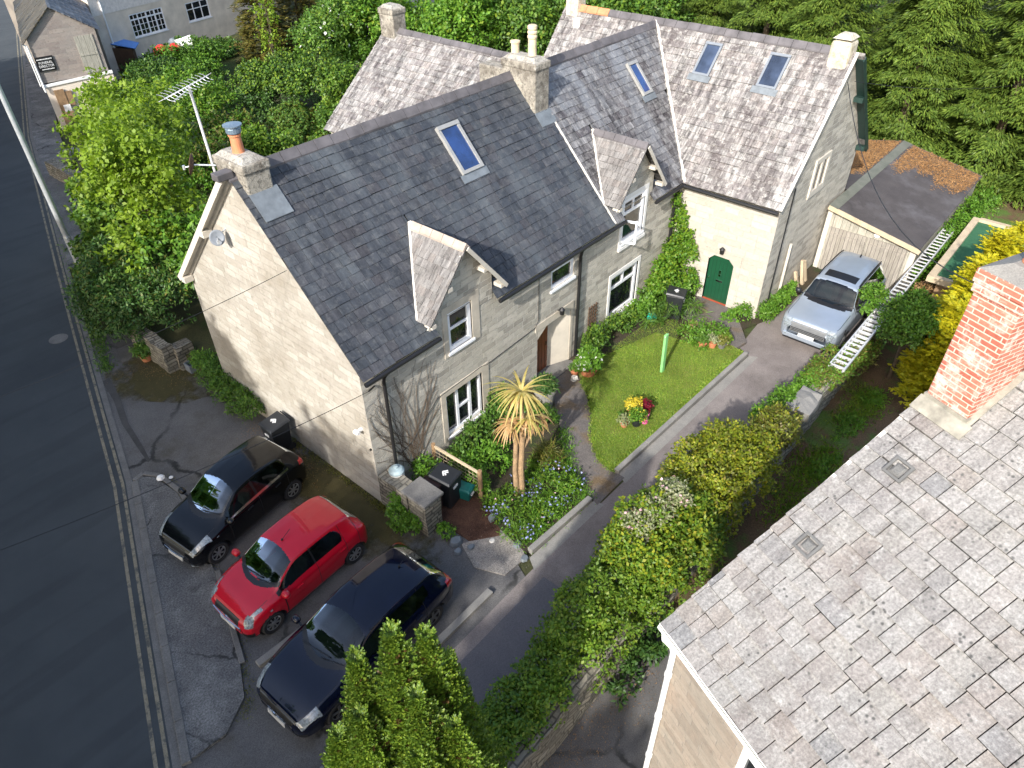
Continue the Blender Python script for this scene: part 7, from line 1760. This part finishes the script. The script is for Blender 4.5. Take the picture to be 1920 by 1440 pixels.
tufts('weed_tufts', 'grass fringe along the road edge below the shrubs', [(-2.0, 11.0, 0), (-1.2, 13.5, 0), (.3, 18.6, 0), (3.2, 27, 0)], 2500, 'lf_mid', .14, .14, 83)
tufts('bed_fringe', 'grass fringe along the concrete kerb of the flower bed', [(1.3, -3.75, .05), (3.5, -3.9, .05), (4.1, -2.9, .05), (5.2, -1.9, .05)], 3000, 'lf_fresh', .13, .1, 84)
tufts('gravel_stones', 'pale gravel chips scattered beside the mulch', [(.3, -2.8, .02), (1.0, -3.2, .02), (.9, -3.8, .02), (.1, -3.1, .02)], 900, 'gravel', .22, .04, 85)
rng = np.random.default_rng(86)
n = 900; P = np.stack([rng.uniform(.55, 1.8, n), rng.uniform(-2.8, -1.5, n), np.full(n, .035)], 1); P = P[inside(P, [(0.55, -1.4), (1.75, -1.4), (1.9, -1.9), (1.65, -2.6), (1.15, -3.0), (0.55, -2.6)])]; n = len(P)
o = numpy_quads('bark_chips', leaf_quads(P, nrm(rng.normal(size=(n, 3)) * np.array([1, 1, .15])), np.tile([0, 0, 1.0], (n, 1)) + rng.normal(size=(n, 3)) * .2, rng.uniform(.04, .1, n), rng.uniform(.015, .035, n)), M['mulch']); tag(o, 'dark bark chippings in front of the bins', 'mulch', kind='stuff')
# needles on the garage roof
rng = np.random.default_rng(87)
n = 46000; P = np.stack([rng.uniform(20.4, 26.5, n), rng.uniform(-6.9, -.7, n), np.zeros(n)], 1)
jit = rng.normal(size=n) * .22 - np.abs(rng.normal(size=n)) * .25
k = ((P[:, 1] < -4.1) & (P[:, 0] + jit > 24.0 + .35 * np.sin(P[:, 1] * 3.3) + .25 * np.sin(P[:, 1] * 9 + 1) + (P[:, 1] + 5.0) * -.15)) | ((P[:, 1] > -3.6) & (P[:, 0] + jit > 21.9 + .3 * np.sin(P[:, 1] * 5)))
P = P[k]; n = len(P)
P[:, 2] = np.where(P[:, 1] < gy, gz + (P[:, 1] - gy) * (gz - ez) / (gy - ey), gz - (P[:, 1] - gy) * (gz - 2.0) / (-.6 - gy)) + .04
nd = thing('needle_litter', 'orange brown fallen needles covering the far end of the garage roof', 'needles', (24, -4, 2.2)); 
A = nrm(rng.normal(size=(n, 3)) * np.array([1, 1, .12])); q = leaf_quads(P, A, np.tile([0, 0, 1.0], (n, 1)) + rng.normal(size=(n, 3)) * .2, rng.uniform(.07, .16, n), rng.uniform(.018, .035, n))
bpy.data.objects.remove(nd)
o = numpy_quads('needle_litter', q, M['needles']); tag(o, 'orange brown fallen needles covering the far end of the garage roof', 'needles', kind='stuff')

# ------------------------------------------------------------------ cordyline palm
PA = thing('cordyline_palm', 'twin trunked cordyline palm with yellow and straw coloured leaves in the flower bed', 'palm', (2.57, -2.54, .05))
mb = MB(); mb.tube([(2.57, -2.56, .0), (2.55, -2.54, .9), (2.6, -2.55, 1.9), (2.56, -2.56, 3.4)], [.1, .08, .07, .045], 10)
mb.tube([(2.44, -2.5, .0), (2.42, -2.46, .9), (2.46, -2.46, 1.85), (2.34, -2.42, 2.55)], [.08, .065, .06, .05], 10)
mb.tube([(2.58, -2.55, 1.55), (2.9, -2.63, 2.05), (3.16, -2.68, 2.38)], [.05, .04, .03], 8)
mb.build('trunk', M['bark_palm'], PA)
def rosette(c, n, ln, mat, seed, droop, name, upb=.5):
    rng = np.random.default_rng(seed); segs = 5; V = []
    for k in range(n):
        th = rng.uniform(0, 2 * math.pi); el = rng.uniform(-.2, 1.2) * upb; l = ln * rng.uniform(.7, 1.15); w = .028 * rng.uniform(.8, 1.3)
        d = np.array([math.cos(th) * math.cos(el), math.sin(th) * math.cos(el), math.sin(el)]); side = np.array([-math.sin(th), math.cos(th), 0])
        p = np.array(c, float); prev = None
        for s in range(segs + 1):
            ww = w * (1 - (s / segs) ** 2 * .95); a, b = p - side * ww, p + side * ww
            if prev is not None: V.append([prev[0], prev[1], b, a])
            prev = (a, b); d = d + np.array([0, 0, -droop * rng.uniform(.7, 1.3)]); d /= np.linalg.norm(d); p = p + d * l / segs
    numpy_quads(name, np.array(V), M[mat], PA)
rosette((2.56, -2.56, 3.5), 56, .95, 'lf_palm', 1, .27, 'leaves', .75)
rosette((2.56, -2.56, 3.42), 16, .7, 'lf_straw', 2, .34, 'dead_leaves', .3)
rosette((2.34, -2.42, 2.6), 34, .68, 'lf_straw', 3, .32, 'dead_leaves', .5)
rosette((2.7, -2.62, 2.62), 22, .68, 'lf_palm', 4, .3, 'leaves', .5)
rosette((2.7, -2.62, 2.6), 14, .62, 'lf_straw', 6, .36, 'dead_leaves', .3)
rosette((3.16, -2.68, 2.4), 18, .5, 'lf_straw', 5, .4, 'dead_leaves', .3)

# ------------------------------------------------------------------ bins, pots and garden things
def wheelie(lab, x, y, rz, mat='blackplastic', h=1.05, w=.58, d=.68, z=0.0, logo=True):
    t = thing('wheelie_bin', lab, 'bin', (x, y, z), rz + 1e-4, 'wheelie bins')
    mb = MB(); a, b = w * .4, d * .38
    mb.hexa([(-a, -b, .06), (a, -b, .06), (a, b * .8, .06), (-a, b * .8, .06)], [(-w / 2, -d / 2 + .04, h - .08), (w / 2, -d / 2 + .04, h - .08), (w / 2, d / 2 - .06, h - .08), (-w / 2, d / 2 - .06, h - .08)])
    bd_ = mb.build('body', M[mat], t, local=True, bevel=.02)
    mb = MB(); mb.hexa([(-w / 2 - .02, -d / 2, h - .08), (w / 2 + .02, -d / 2, h - .08), (w / 2 + .02, d / 2 - .02, h - .04), (-w / 2 - .02, d / 2 - .02, h - .04)], [(-w / 2 + .03, -d / 2 + .04, h - .02), (w / 2 - .03, -d / 2 + .04, h - .02), (w / 2 - .03, d / 2 - .04, h + .03), (-w / 2 + .03, d / 2 - .04, h + .03)])
    ld = mb.build('lid', M[mat], t, local=True, bevel=.015)
    if logo:
        mb = MB()
        for k, (x0, y0, x1, y1) in enumerate([(-.1, -.03, 0, .06), (0, .06, .1, -.03), (-.06, -.07, 0, .0), (0, .0, .06, -.07)]):
            mb.bar((x0, y0, h + .014 + y0 * .08), (x1, y1, h + .014 + y1 * .08), .035, .006)
        mb.build('emblem', M['white'], ld, local=True)
        mb = MB(); mb.box(-.09, .09, -d / 2 + .03, -d / 2 + .045, h - .36, h - .29); mb.build('sticker', M['white'], bd_, local=True)
    mb = MB(); mb.tube([(-w / 2 + .05, d / 2 + .03, h - .04), (w / 2 - .05, d / 2 + .03, h - .04)], .018, 8); mb.build('handle', M[mat], t, local=True)
    for s in (-1, 1):
        mb = MB(); mb.lathe([(.1, -.03), (.1, .03)], (s * (w / 2 - .06), d / 2 - .12, .1), 16, axis='x'); mb.build('wheel', M['tyre'], t, local=True)
    return t
wheelie('black wheelie bin standing against the gable wall behind the black hatchback', -.48, 3.7, R(-90))
wheelie('black wheelie bin with white emblem between rubble pier and wire fence', 1.13, -1.25, R(10))
wheelie('brown wheelie bin tucked behind the capped rubble pier', .72, -1.15, R(5), 'brownplastic', .95, .42, .5, logo=False)
wheelie('black wheelie bin half buried in the ivy by the cross wing', 12.15, -1.35, R(20), z=.1)
t = thing('food_caddy', 'small teal recycling caddy with lid beside the black bin', 'bin', (1.52, -1.52, .03), R(15))
mb = MB(); mb.hexa([(-.12, -.16, 0), (.12, -.16, 0), (.12, .16, 0), (-.12, .16, 0)], [(-.17, -.22, .36), (.17, -.22, .36), (.17, .22, .36), (-.17, .22, .36)]); mb.build('body', M['teal'], t, local=True, bevel=.02)
mb = MB(); mb.hexa([(-.18, -.23, .36), (.18, -.23, .36), (.18, .23, .36), (-.18, .23, .36)], [(-.14, -.18, .42), (.14, -.18, .42), (.14, .18, .42), (-.14, .18, .42)]); mb.build('lid', M['teal'], t, local=True, bevel=.015)
mb = MB(); mb.box(-.07, .07, -.235, -.2, .2, .26); mb.build('sticker', M['white'], t, local=True)
t = thing('water_tub', 'pale domed plastic tub standing behind the rubble wall', 'tub', (.38, -.3, 0.03))
mb = MB(); mb.lathe([(.17, 0), (.19, 1.0), (.2, 1.05)], (.38, -.3, .03), 20); mb.build('body', M['white'], t)
mb = MB(); mb.lathe([(.2, 1.05), (.2, 1.09), (.15, 1.15), (.06, 1.18), (.055, 1.21), (.02, 1.22)], (.38, -.3, .03), 20); mb.build('lid', plain('pale_blue_plastic', (.38, .48, .5), .5), t)

def pot(lab, x, y, z, r, h, mat, leaf=None, lr=.2, lh=.25, seed=1, Lf=.07, Wf=.045, extra=None, group=None, name='plant_pot'):
    t = thing(name, lab, 'plant pot', (x, y, z), 0, group)
    mb = MB(); mb.lathe([(r * .68, 0), (r * .95, h * .85), (r * 1.05, h * .86), (r * 1.05, h), (r * .9, h), (r * .86, h * .88), (r * .02, h * .87)], (x, y, z), 20); mb.build('pot', M[mat], t, smooth=False)
    if leaf:
        rng = np.random.default_rng(seed)
        q = lobes_cloud(rng, [(x, y, z + h + lh * .4, lr, lr, lh * .6)], .08, 18, Lf, Wf, 1.3, zmin=z + h * .9)
        numpy_quads('foliage', leaf_quads(*q), M[leaf], t)
        if extra:
            k = rng.choice(len(q[0]), min(extra[1], len(q[0])), replace=False)
            numpy_quads('flower', leaf_quads(q[0][k] + q[2][k] * .03, q[1][k], q[2][k], np.full(len(k), extra[2]), np.full(len(k), extra[2])), M[extra[0]], t)
    return t
pot('large terracotta pot of white flowers on the lawn edge by the brown door', 7.72, -.95, .03, .3, .32, 'terracotta', 'lf_fresh', .34, .6, 1, .13, .06, ('fl_white', 50, .12))
pot('small terracotta pot beside the large white flowered pot', 7.45, -.62, .03, .14, .2, 'terracotta', 'lf_mid', .12, .15, 2)
pot('black pot with a pale rim and green shrub on the lawn', 6.66, -3.42, .085, .17, .24, 'blackplastic', 'lf_fresh', .22, .3, 3, .07, .04, ('fl_yellow', 60, .05), 'pots in the lawn cluster')
pot('small terracotta pot at the left of the lawn pot cluster', 6.38, -3.18, .085, .12, .18, 'terracotta', 'lf_pale', .15, .18, 4, group='pots in the lawn cluster')
pot('pot of yellow leaved shrub at the back of the lawn cluster', 6.95, -3.1, .085, .15, .22, 'terracotta', 'fl_yellow', .22, .32, 5, .07, .045, group='pots in the lawn cluster')
pot('dark pot of maroon leaved heuchera in the lawn cluster', 7.15, -3.35, .085, .15, .2, 'blackplastic', 'maroon', .17, .22, 6, .07, .055, group='pots in the lawn cluster')
pot('small dark blue pot behind the terracotta one on the lawn', 6.6, -2.98, .085, .1, .16, 'blackplastic', 'lf_mid', .08, .1, 7, group='pots in the lawn cluster')
t = thing('watering_can', 'bright pink watering can leaning against the black pot on the lawn', 'watering can', (6.88, -3.55, .085))
mb = MB(); mb.lathe([(.08, 0), (.1, .03), (.1, .17), (.07, .22), (.07, .2), (.02, .19)], (6.88, -3.55, .085), 16); mb.build('body', M['pink'], t)
mb = MB(); mb.tube([(6.97, -3.55, .16), (7.12, -3.56, .3)], [.025, .018], 8); mb.build('spout', M['pink'], t)
mb = MB(); mb.tube([(6.82, -3.55, .28), (6.76, -3.55, .34), (6.74, -3.55, .25), (6.79, -3.55, .16)], .013, 6); mb.build('handle', M['pink'], t)
for k, (x, y, m_, l_, lab) in enumerate([(11.25, -3.0, 'terracotta', 'lf_mid', 'leftmost small terracotta pot at the right corner of the lawn'), (11.45, -3.25, 'terracotta', 'lf_pale', 'terracotta pot of silvery leaves at the lawn corner'), (11.6, -3.5, 'kerb', 'lf_olive', 'low stone bowl planter at the lawn corner'), (11.85, -3.5, 'buff_clay', 'lf_hedge', 'tall cream pot at the lawn corner near the drive')]):
    pot(lab, x, y, .085, .14, .2, m_, l_, .16, .22, 20 + k, group='pots at the lawn corner')
pot('brown wicker style hanging pot low among the border grasses', 12.0, -2.2, .1, .16, .2, 'wood_brown')
pot('terracotta pot of trailing plants below the dark laurel by the road', -.85, 10.6, 0, .2, .28, 'terracotta', 'lf_mid', .3, .3, 30, .1, .05)
pot('tall pale grey planter standing behind the palm leaves', 5.65, -.85, .02, .34, .75, 'concrete', 'lf_laurel', .3, .25, 31, .12, .05)
t = thing('clothes_post', 'single pale green timber clothes post leaning slightly in the lawn', 'post', (9.28, -2.67, .08))
mb = MB(); mb.hexa([(9.2, -2.72, .05), (9.36, -2.72, .05), (9.36, -2.64, .05), (9.2, -2.64, .05)], [(9.25, -2.66, 1.45), (9.4, -2.66, 1.45), (9.4, -2.58, 1.45), (9.25, -2.58, 1.45)]); mb.build('post', M['post_green'], t, bevel=.01)
mb = MB(); mb.tube([(9.22, -2.64, 1.4), (9.43, -2.62, 1.42)], .02, 8); mb.build('peg', M['galv'], t)
mb = MB(); mb.lathe([(.02, -.16), (.12, -.12), (.165, -.04), (.165, .04), (.12, .12), (.02, .16)], (11.4, -.95, .3), 18, axis='x'); mb.lathe([(.17, -.02), (.17, .02)], (11.4, -.95, .3), 18, axis='x')
o = mb.build('hose_reel', M['turquoise']); tag(o, 'round turquoise hose reel lying among the border plants', 'hose reel')
stones = [(.3, -2.35, .2, .12), (.12, -2.6, .14, .1), (.42, -2.75, .12, .08), (1.2, -3.55, .16, .1), (1.02, -3.95, .14, .07), (1.42, -2.55, .15, .12), (.9, -3.0, .1, .05), (7.25, -.75, .16, .16)]
for k, (x, y, r, h) in enumerate(stones):
    rr = random.Random(k); mb = MB(); nn = 7
    ring0 = [(x + math.cos(j * 6.283 / nn) * r * rr.uniform(.75, 1.1), y + math.sin(j * 6.283 / nn) * r * rr.uniform(.6, 1.0), .0) for j in range(nn)]
    mb.hexa(ring0, [(x + (p[0] - x) * .75, y + (p[1] - y) * .75, h * rr.uniform(.8, 1.1)) for p in ring0])
    o = mb.build('edging_stone', M['lead'] if k < 6 else M['mortar'], bevel=.015)
    tag(o, ['slate slab edging stone nearest the rubble pier', 'small edging stone lying beside the rear of the blue car', 'flat edging stone at the front of the bark mulch', 'pale slab at the corner of the gravel by the flower bed', 'low stone on the gravel next to the concrete kerb', 'upright stone between bark mulch and flower bed', 'tiny stone in the middle of the pale gravel', 'round boulder beside the splayed porch of the brown door'][k], 'stone', 'edging stones')

# ladder on the wall
LA_ = thing('extension_ladder', 'long aluminium extension ladder lying along the top of the wall', 'ladder', (16, -7.1, 1.3))
for nm, x0, x1, z, y0, y1 in (('lower_section', 10.95, 14.9, 1.42, -6.98, -7.4), ('upper_section', 14.4, 21.6, 1.5, -7.02, -7.36)):
    mb = MB()
    for y in (y0, y1): mb.box(x0, x1, y - .02, y + .02, z, z + .09)
    k = x0 + .12
    while k < x1 - .05:
        mb.box(k - .018, k + .018, y1, y0, z + .025, z + .06); k += .27
    mb.build(nm, M['ladder'], LA_)
    if nm == 'lower_section':
        mb = MB()
        for y in (y0 - .05, y1 + .05): mb.box(x0 + .1, x1 + .3, y - .015, y + .015, z - .1, z - .02)
        k = x0 + .2
        while k < x1 + .2: mb.box(k - .018, k + .018, y1, y0, z - .08, z - .04); k += .27
        mb.build('nested_section', M['ladder'], LA_)

# clutter in the far garden
def simple(name, lab, cat, f, mat, group=None, **kw):
    mb = MB(); f(mb); return tag(mb.build(name, M[mat] if isinstance(mat, str) else mat, **kw), lab, cat, group)
simple('red_bag', 'heap of red plastic bags in the far garden clutter', 'bag', lambda m: (m.lathe([(.1, 0), (.5, .15), (.45, .5), (.15, .7)], (14.6, 36.6, 2.0), 9), m.lathe([(.1, 0), (.5, .15), (.42, .5), (.1, .7)], (15.3, 36.3, 2.0), 9)), plain('red_plastic', (.55, .03, .02), .5), bevel=.03)
simple('white_panel', 'white board leaning in the far garden clutter', 'board', lambda m: (m.obox((16.0, 36.3, 2.2), (.8, -.4, .2), (.2, .4, .9), (.4, .8, -.4), .5, .7, .04)), 'white', bevel=.02)
simple('grey_drum', 'grey lidded drum beside the white board in the far garden', 'drum', lambda m: (m.lathe([(.3, 0), (.36, .3), (.34, .75), (.2, .9), (.05, .95)], (15.9, 37.4, 1.8), 14)), 'lead')
simple('garden_sofa', 'dark sofa frame with pale cushion dumped in the far garden', 'sofa', lambda m: (m.box(13.2, 14.6, 34.4, 35.2, 1.3, 1.75), m.box(13.2, 14.6, 35.2, 35.45, 1.3, 2.3), m.box(13.15, 13.35, 34.4, 35.3, 1.3, 2.0)), 'blackplastic', bevel=.05)
simple('old_sink', 'pale stone sink standing by the verge near the lime green maple', 'sink', lambda m: (m.box(4.7, 5.6, 29.0, 29.8, .3, .62), m.box(4.8, 5.5, 29.1, 29.7, .62, .66), m.box(4.9, 5.1, 29.2, 29.4, 0, .3)), 'concrete', bevel=.04)
for k, (x, y, h, lab) in enumerate([(17.2, -3.72, .95, 'tallest leaning timber post against the cross wing gable by the silver car'), (17.5, -3.7, .8, 'grey timber post leaning second along the cross wing gable'), (16.8, -3.7, .65, 'short weathered post stump at the gable foot beside the silver car')]):
    simple('timber_post', lab, 'post', lambda m: m.hexa([(x - .08, y - .2, 0), (x + .08, y - .2, 0), (x + .08, y - .08, 0), (x - .08, y - .08, 0)], [(x - .07, y + .02, h), (x + .07, y + .02, h), (x + .07, y + .12, h), (x - .07, y + .12, h)]), 'wood_pale', 'leaning timber posts', bevel=.01)
simple('litter', 'crumpled white litter on the corner of the pavement island', 'litter', lambda m: (m.lathe([(.02, 0), (.12, .03), (.09, .09), (.02, .12)], (-3.3, 5.15, .07), 7), m.lathe([(.02, 0), (.07, .02), (.02, .06)], (-3.1, 5.0, .05), 6)), 'white', bevel=.01)
simple('plastic_crate', 'grey plastic crate in the nook between retaining wall and gable', 'crate', lambda m: (m.box(-.32, .0, 8.75, 9.1, 0.02, .06), m.box(-.32, -.29, 8.75, 9.1, .06, .3), m.box(-.03, .0, 8.75, 9.1, .06, .3), m.box(-.29, -.03, 8.75, 8.78, .06, .3), m.box(-.29, -.03, 9.07, 9.1, .06, .3)), 'slategrey')
SEC = thing('security_light', 'small white security light on the corner of the pale gable', 'lamp', (0, .3, 2.4))
mb = MB(); mb.box(-.12, 0, .25, .33, 2.4, 2.46); mb.build('arm', M['white'], SEC)
mb = MB(); mb.lathe([(.05, -.08), (.06, -.02), (.06, .06), (.03, .08)], (-.16, .29, 2.43), 12, axis='y'); mb.build('head', M['white'], SEC)
# low wall far verge
simple('verge_wall', 'low mossy stone wall at the roadside before the workshop', 'wall', lambda m: rough_box(m, 3.6, 4.1, 19.5, 28.5, -.05, .8, j=.04, seed=9), 'rubble')

# trees across the road (out of view; they cast the shade over road and cars)
OT = plant('roadside_tree', 'large broadleaf tree across the road beyond the left edge', 'tree', (-17, 4.5, 0), jlobes(90, (-17, 4.5, 7.4), (4.0, 4.8, 3.9), 14, .7, (.35, .55)), 'lf_mid', .7, 22, .5, .4, 1.1, trunk=.35, seed=90, group='trees across the road')
for x, y, s, r in ((-18.5, -4.0, 1.0, 1), (-20.5, -12, 1.02, 2), (-14.5, 12.0, 1.0, 3), (-12, 20, 1.0, 4), (-9.5, 28, 1.0, 5), (-7, 36.5, 1.05, 6), (-4, 45, 1.1, 0.5), (-22, -20, 1.05, 2.2)):
    dup(OT, (x, y, 0), r, None, 'trees across the road', (s, s, s))

# bare creeper on the front wall
CR = thing('bare_creeper', 'leafless creeper stems fanning over the stone wall by the left drainpipe', 'creeper', (1.3, -.02, .5))
rr = random.Random(21); mb = MB()
for k in range(46):
    x, z = rr.uniform(.8, 1.6), rr.uniform(.4, 1.2); p = [(x, -.012, z)]; a = rr.uniform(.9, 2.3); 
    for j in range(9):
        a += rr.uniform(-.28, .28); x += math.cos(a) * .3; z += math.sin(a) * .3
        if z > 3.8 or x < .02 or x > 2.35: break
        p.append((x, -.012, z))
    if len(p) > 2: mb.tube(p, [.008 - .005 * i / len(p) for i in range(len(p))], 4)
mb.build('stems', plain('creeper_stem', (.1, .07, .045), .9), CR)

tufts('path_fringe', 'ragged grass fringe where the lawn meets the curved path', [(7.3, -1.0, .06), (6.95, -1.5, .06), (6.2, -2.2, .06), (5.35, -2.8, .06), (4.88, -3.35, .06), (4.72, -3.95, .06)], 1800, 'lf_grass', .05, .09, 88)
tufts('lawn_weeds', 'coarser grass tufts along the concrete lawn kerb', [(4.8, -3.9, .08), (11.8, -4.12, .08)], 2200, 'lf_grass', .06, .1, 89)

rng = np.random.default_rng(91); n = 520
P = np.stack([rng.uniform(1.3, 3.9, n), rng.uniform(-3.8, -2.1, n), rng.uniform(.2, .42, n)], 1)
P = P[np.sin(P[:, 0] * 5.1 + 1) + np.sin(P[:, 1] * 6.3) > .1]; n = len(P)
o = numpy_quads('bluebells', leaf_quads(P, nrm(rng.normal(size=(n, 3))), np.tile([0, 0, 1.0], (n, 1)) + rng.normal(size=(n, 3)) * .4, np.full(n, .065), np.full(n, .055)), M['fl_blue']); tag(o, 'pale blue bluebell heads drifting through the flower bed', 'flowers', kind='stuff')

tufts('leaf_litter', 'brown fallen leaves gathered along the gable foot beside the bin', [(-.5, 5.2, .004), (-.75, 4.4, .004), (-.5, 3.4, .004), (-.35, 2.6, .004), (-.9, 1.8, .004)], 900, 'lf_dry', .2, .05, 93)
tufts('leaf_litter', 'dry leaf crumbs along the low kerb under the laurel', [(-1.9, 10.6, .004), (-1.0, 9.9, .004), (-.6, 8.4, .004)], 500, 'lf_dry', .22, .045, 94)
tufts('yard_litter', 'leaf litter along the shaded foot of the hedge wall', [(-3.4, -7.5, .004), (-1.5, -7.6, .004), (.6, -7.8, .004)], 1600, 'lf_dry', .25, .05, 95)

tufts('yard_grass', 'rough green grass growing along the strip behind the hedge wall', [(6.0, -8.1, 0), (8.0, -7.9, 0), (9.2, -8.1, 0)], 2600, 'lf_hedge', .3, .16, 96)
tufts('yard_grass', 'bright green grass patch by the bay tree trunk', [(10.6, -7.9, 0), (11.8, -8.2, 0), (12.4, -8.0, 0)], 2000, 'lf_hedge', .26, .16, 97)
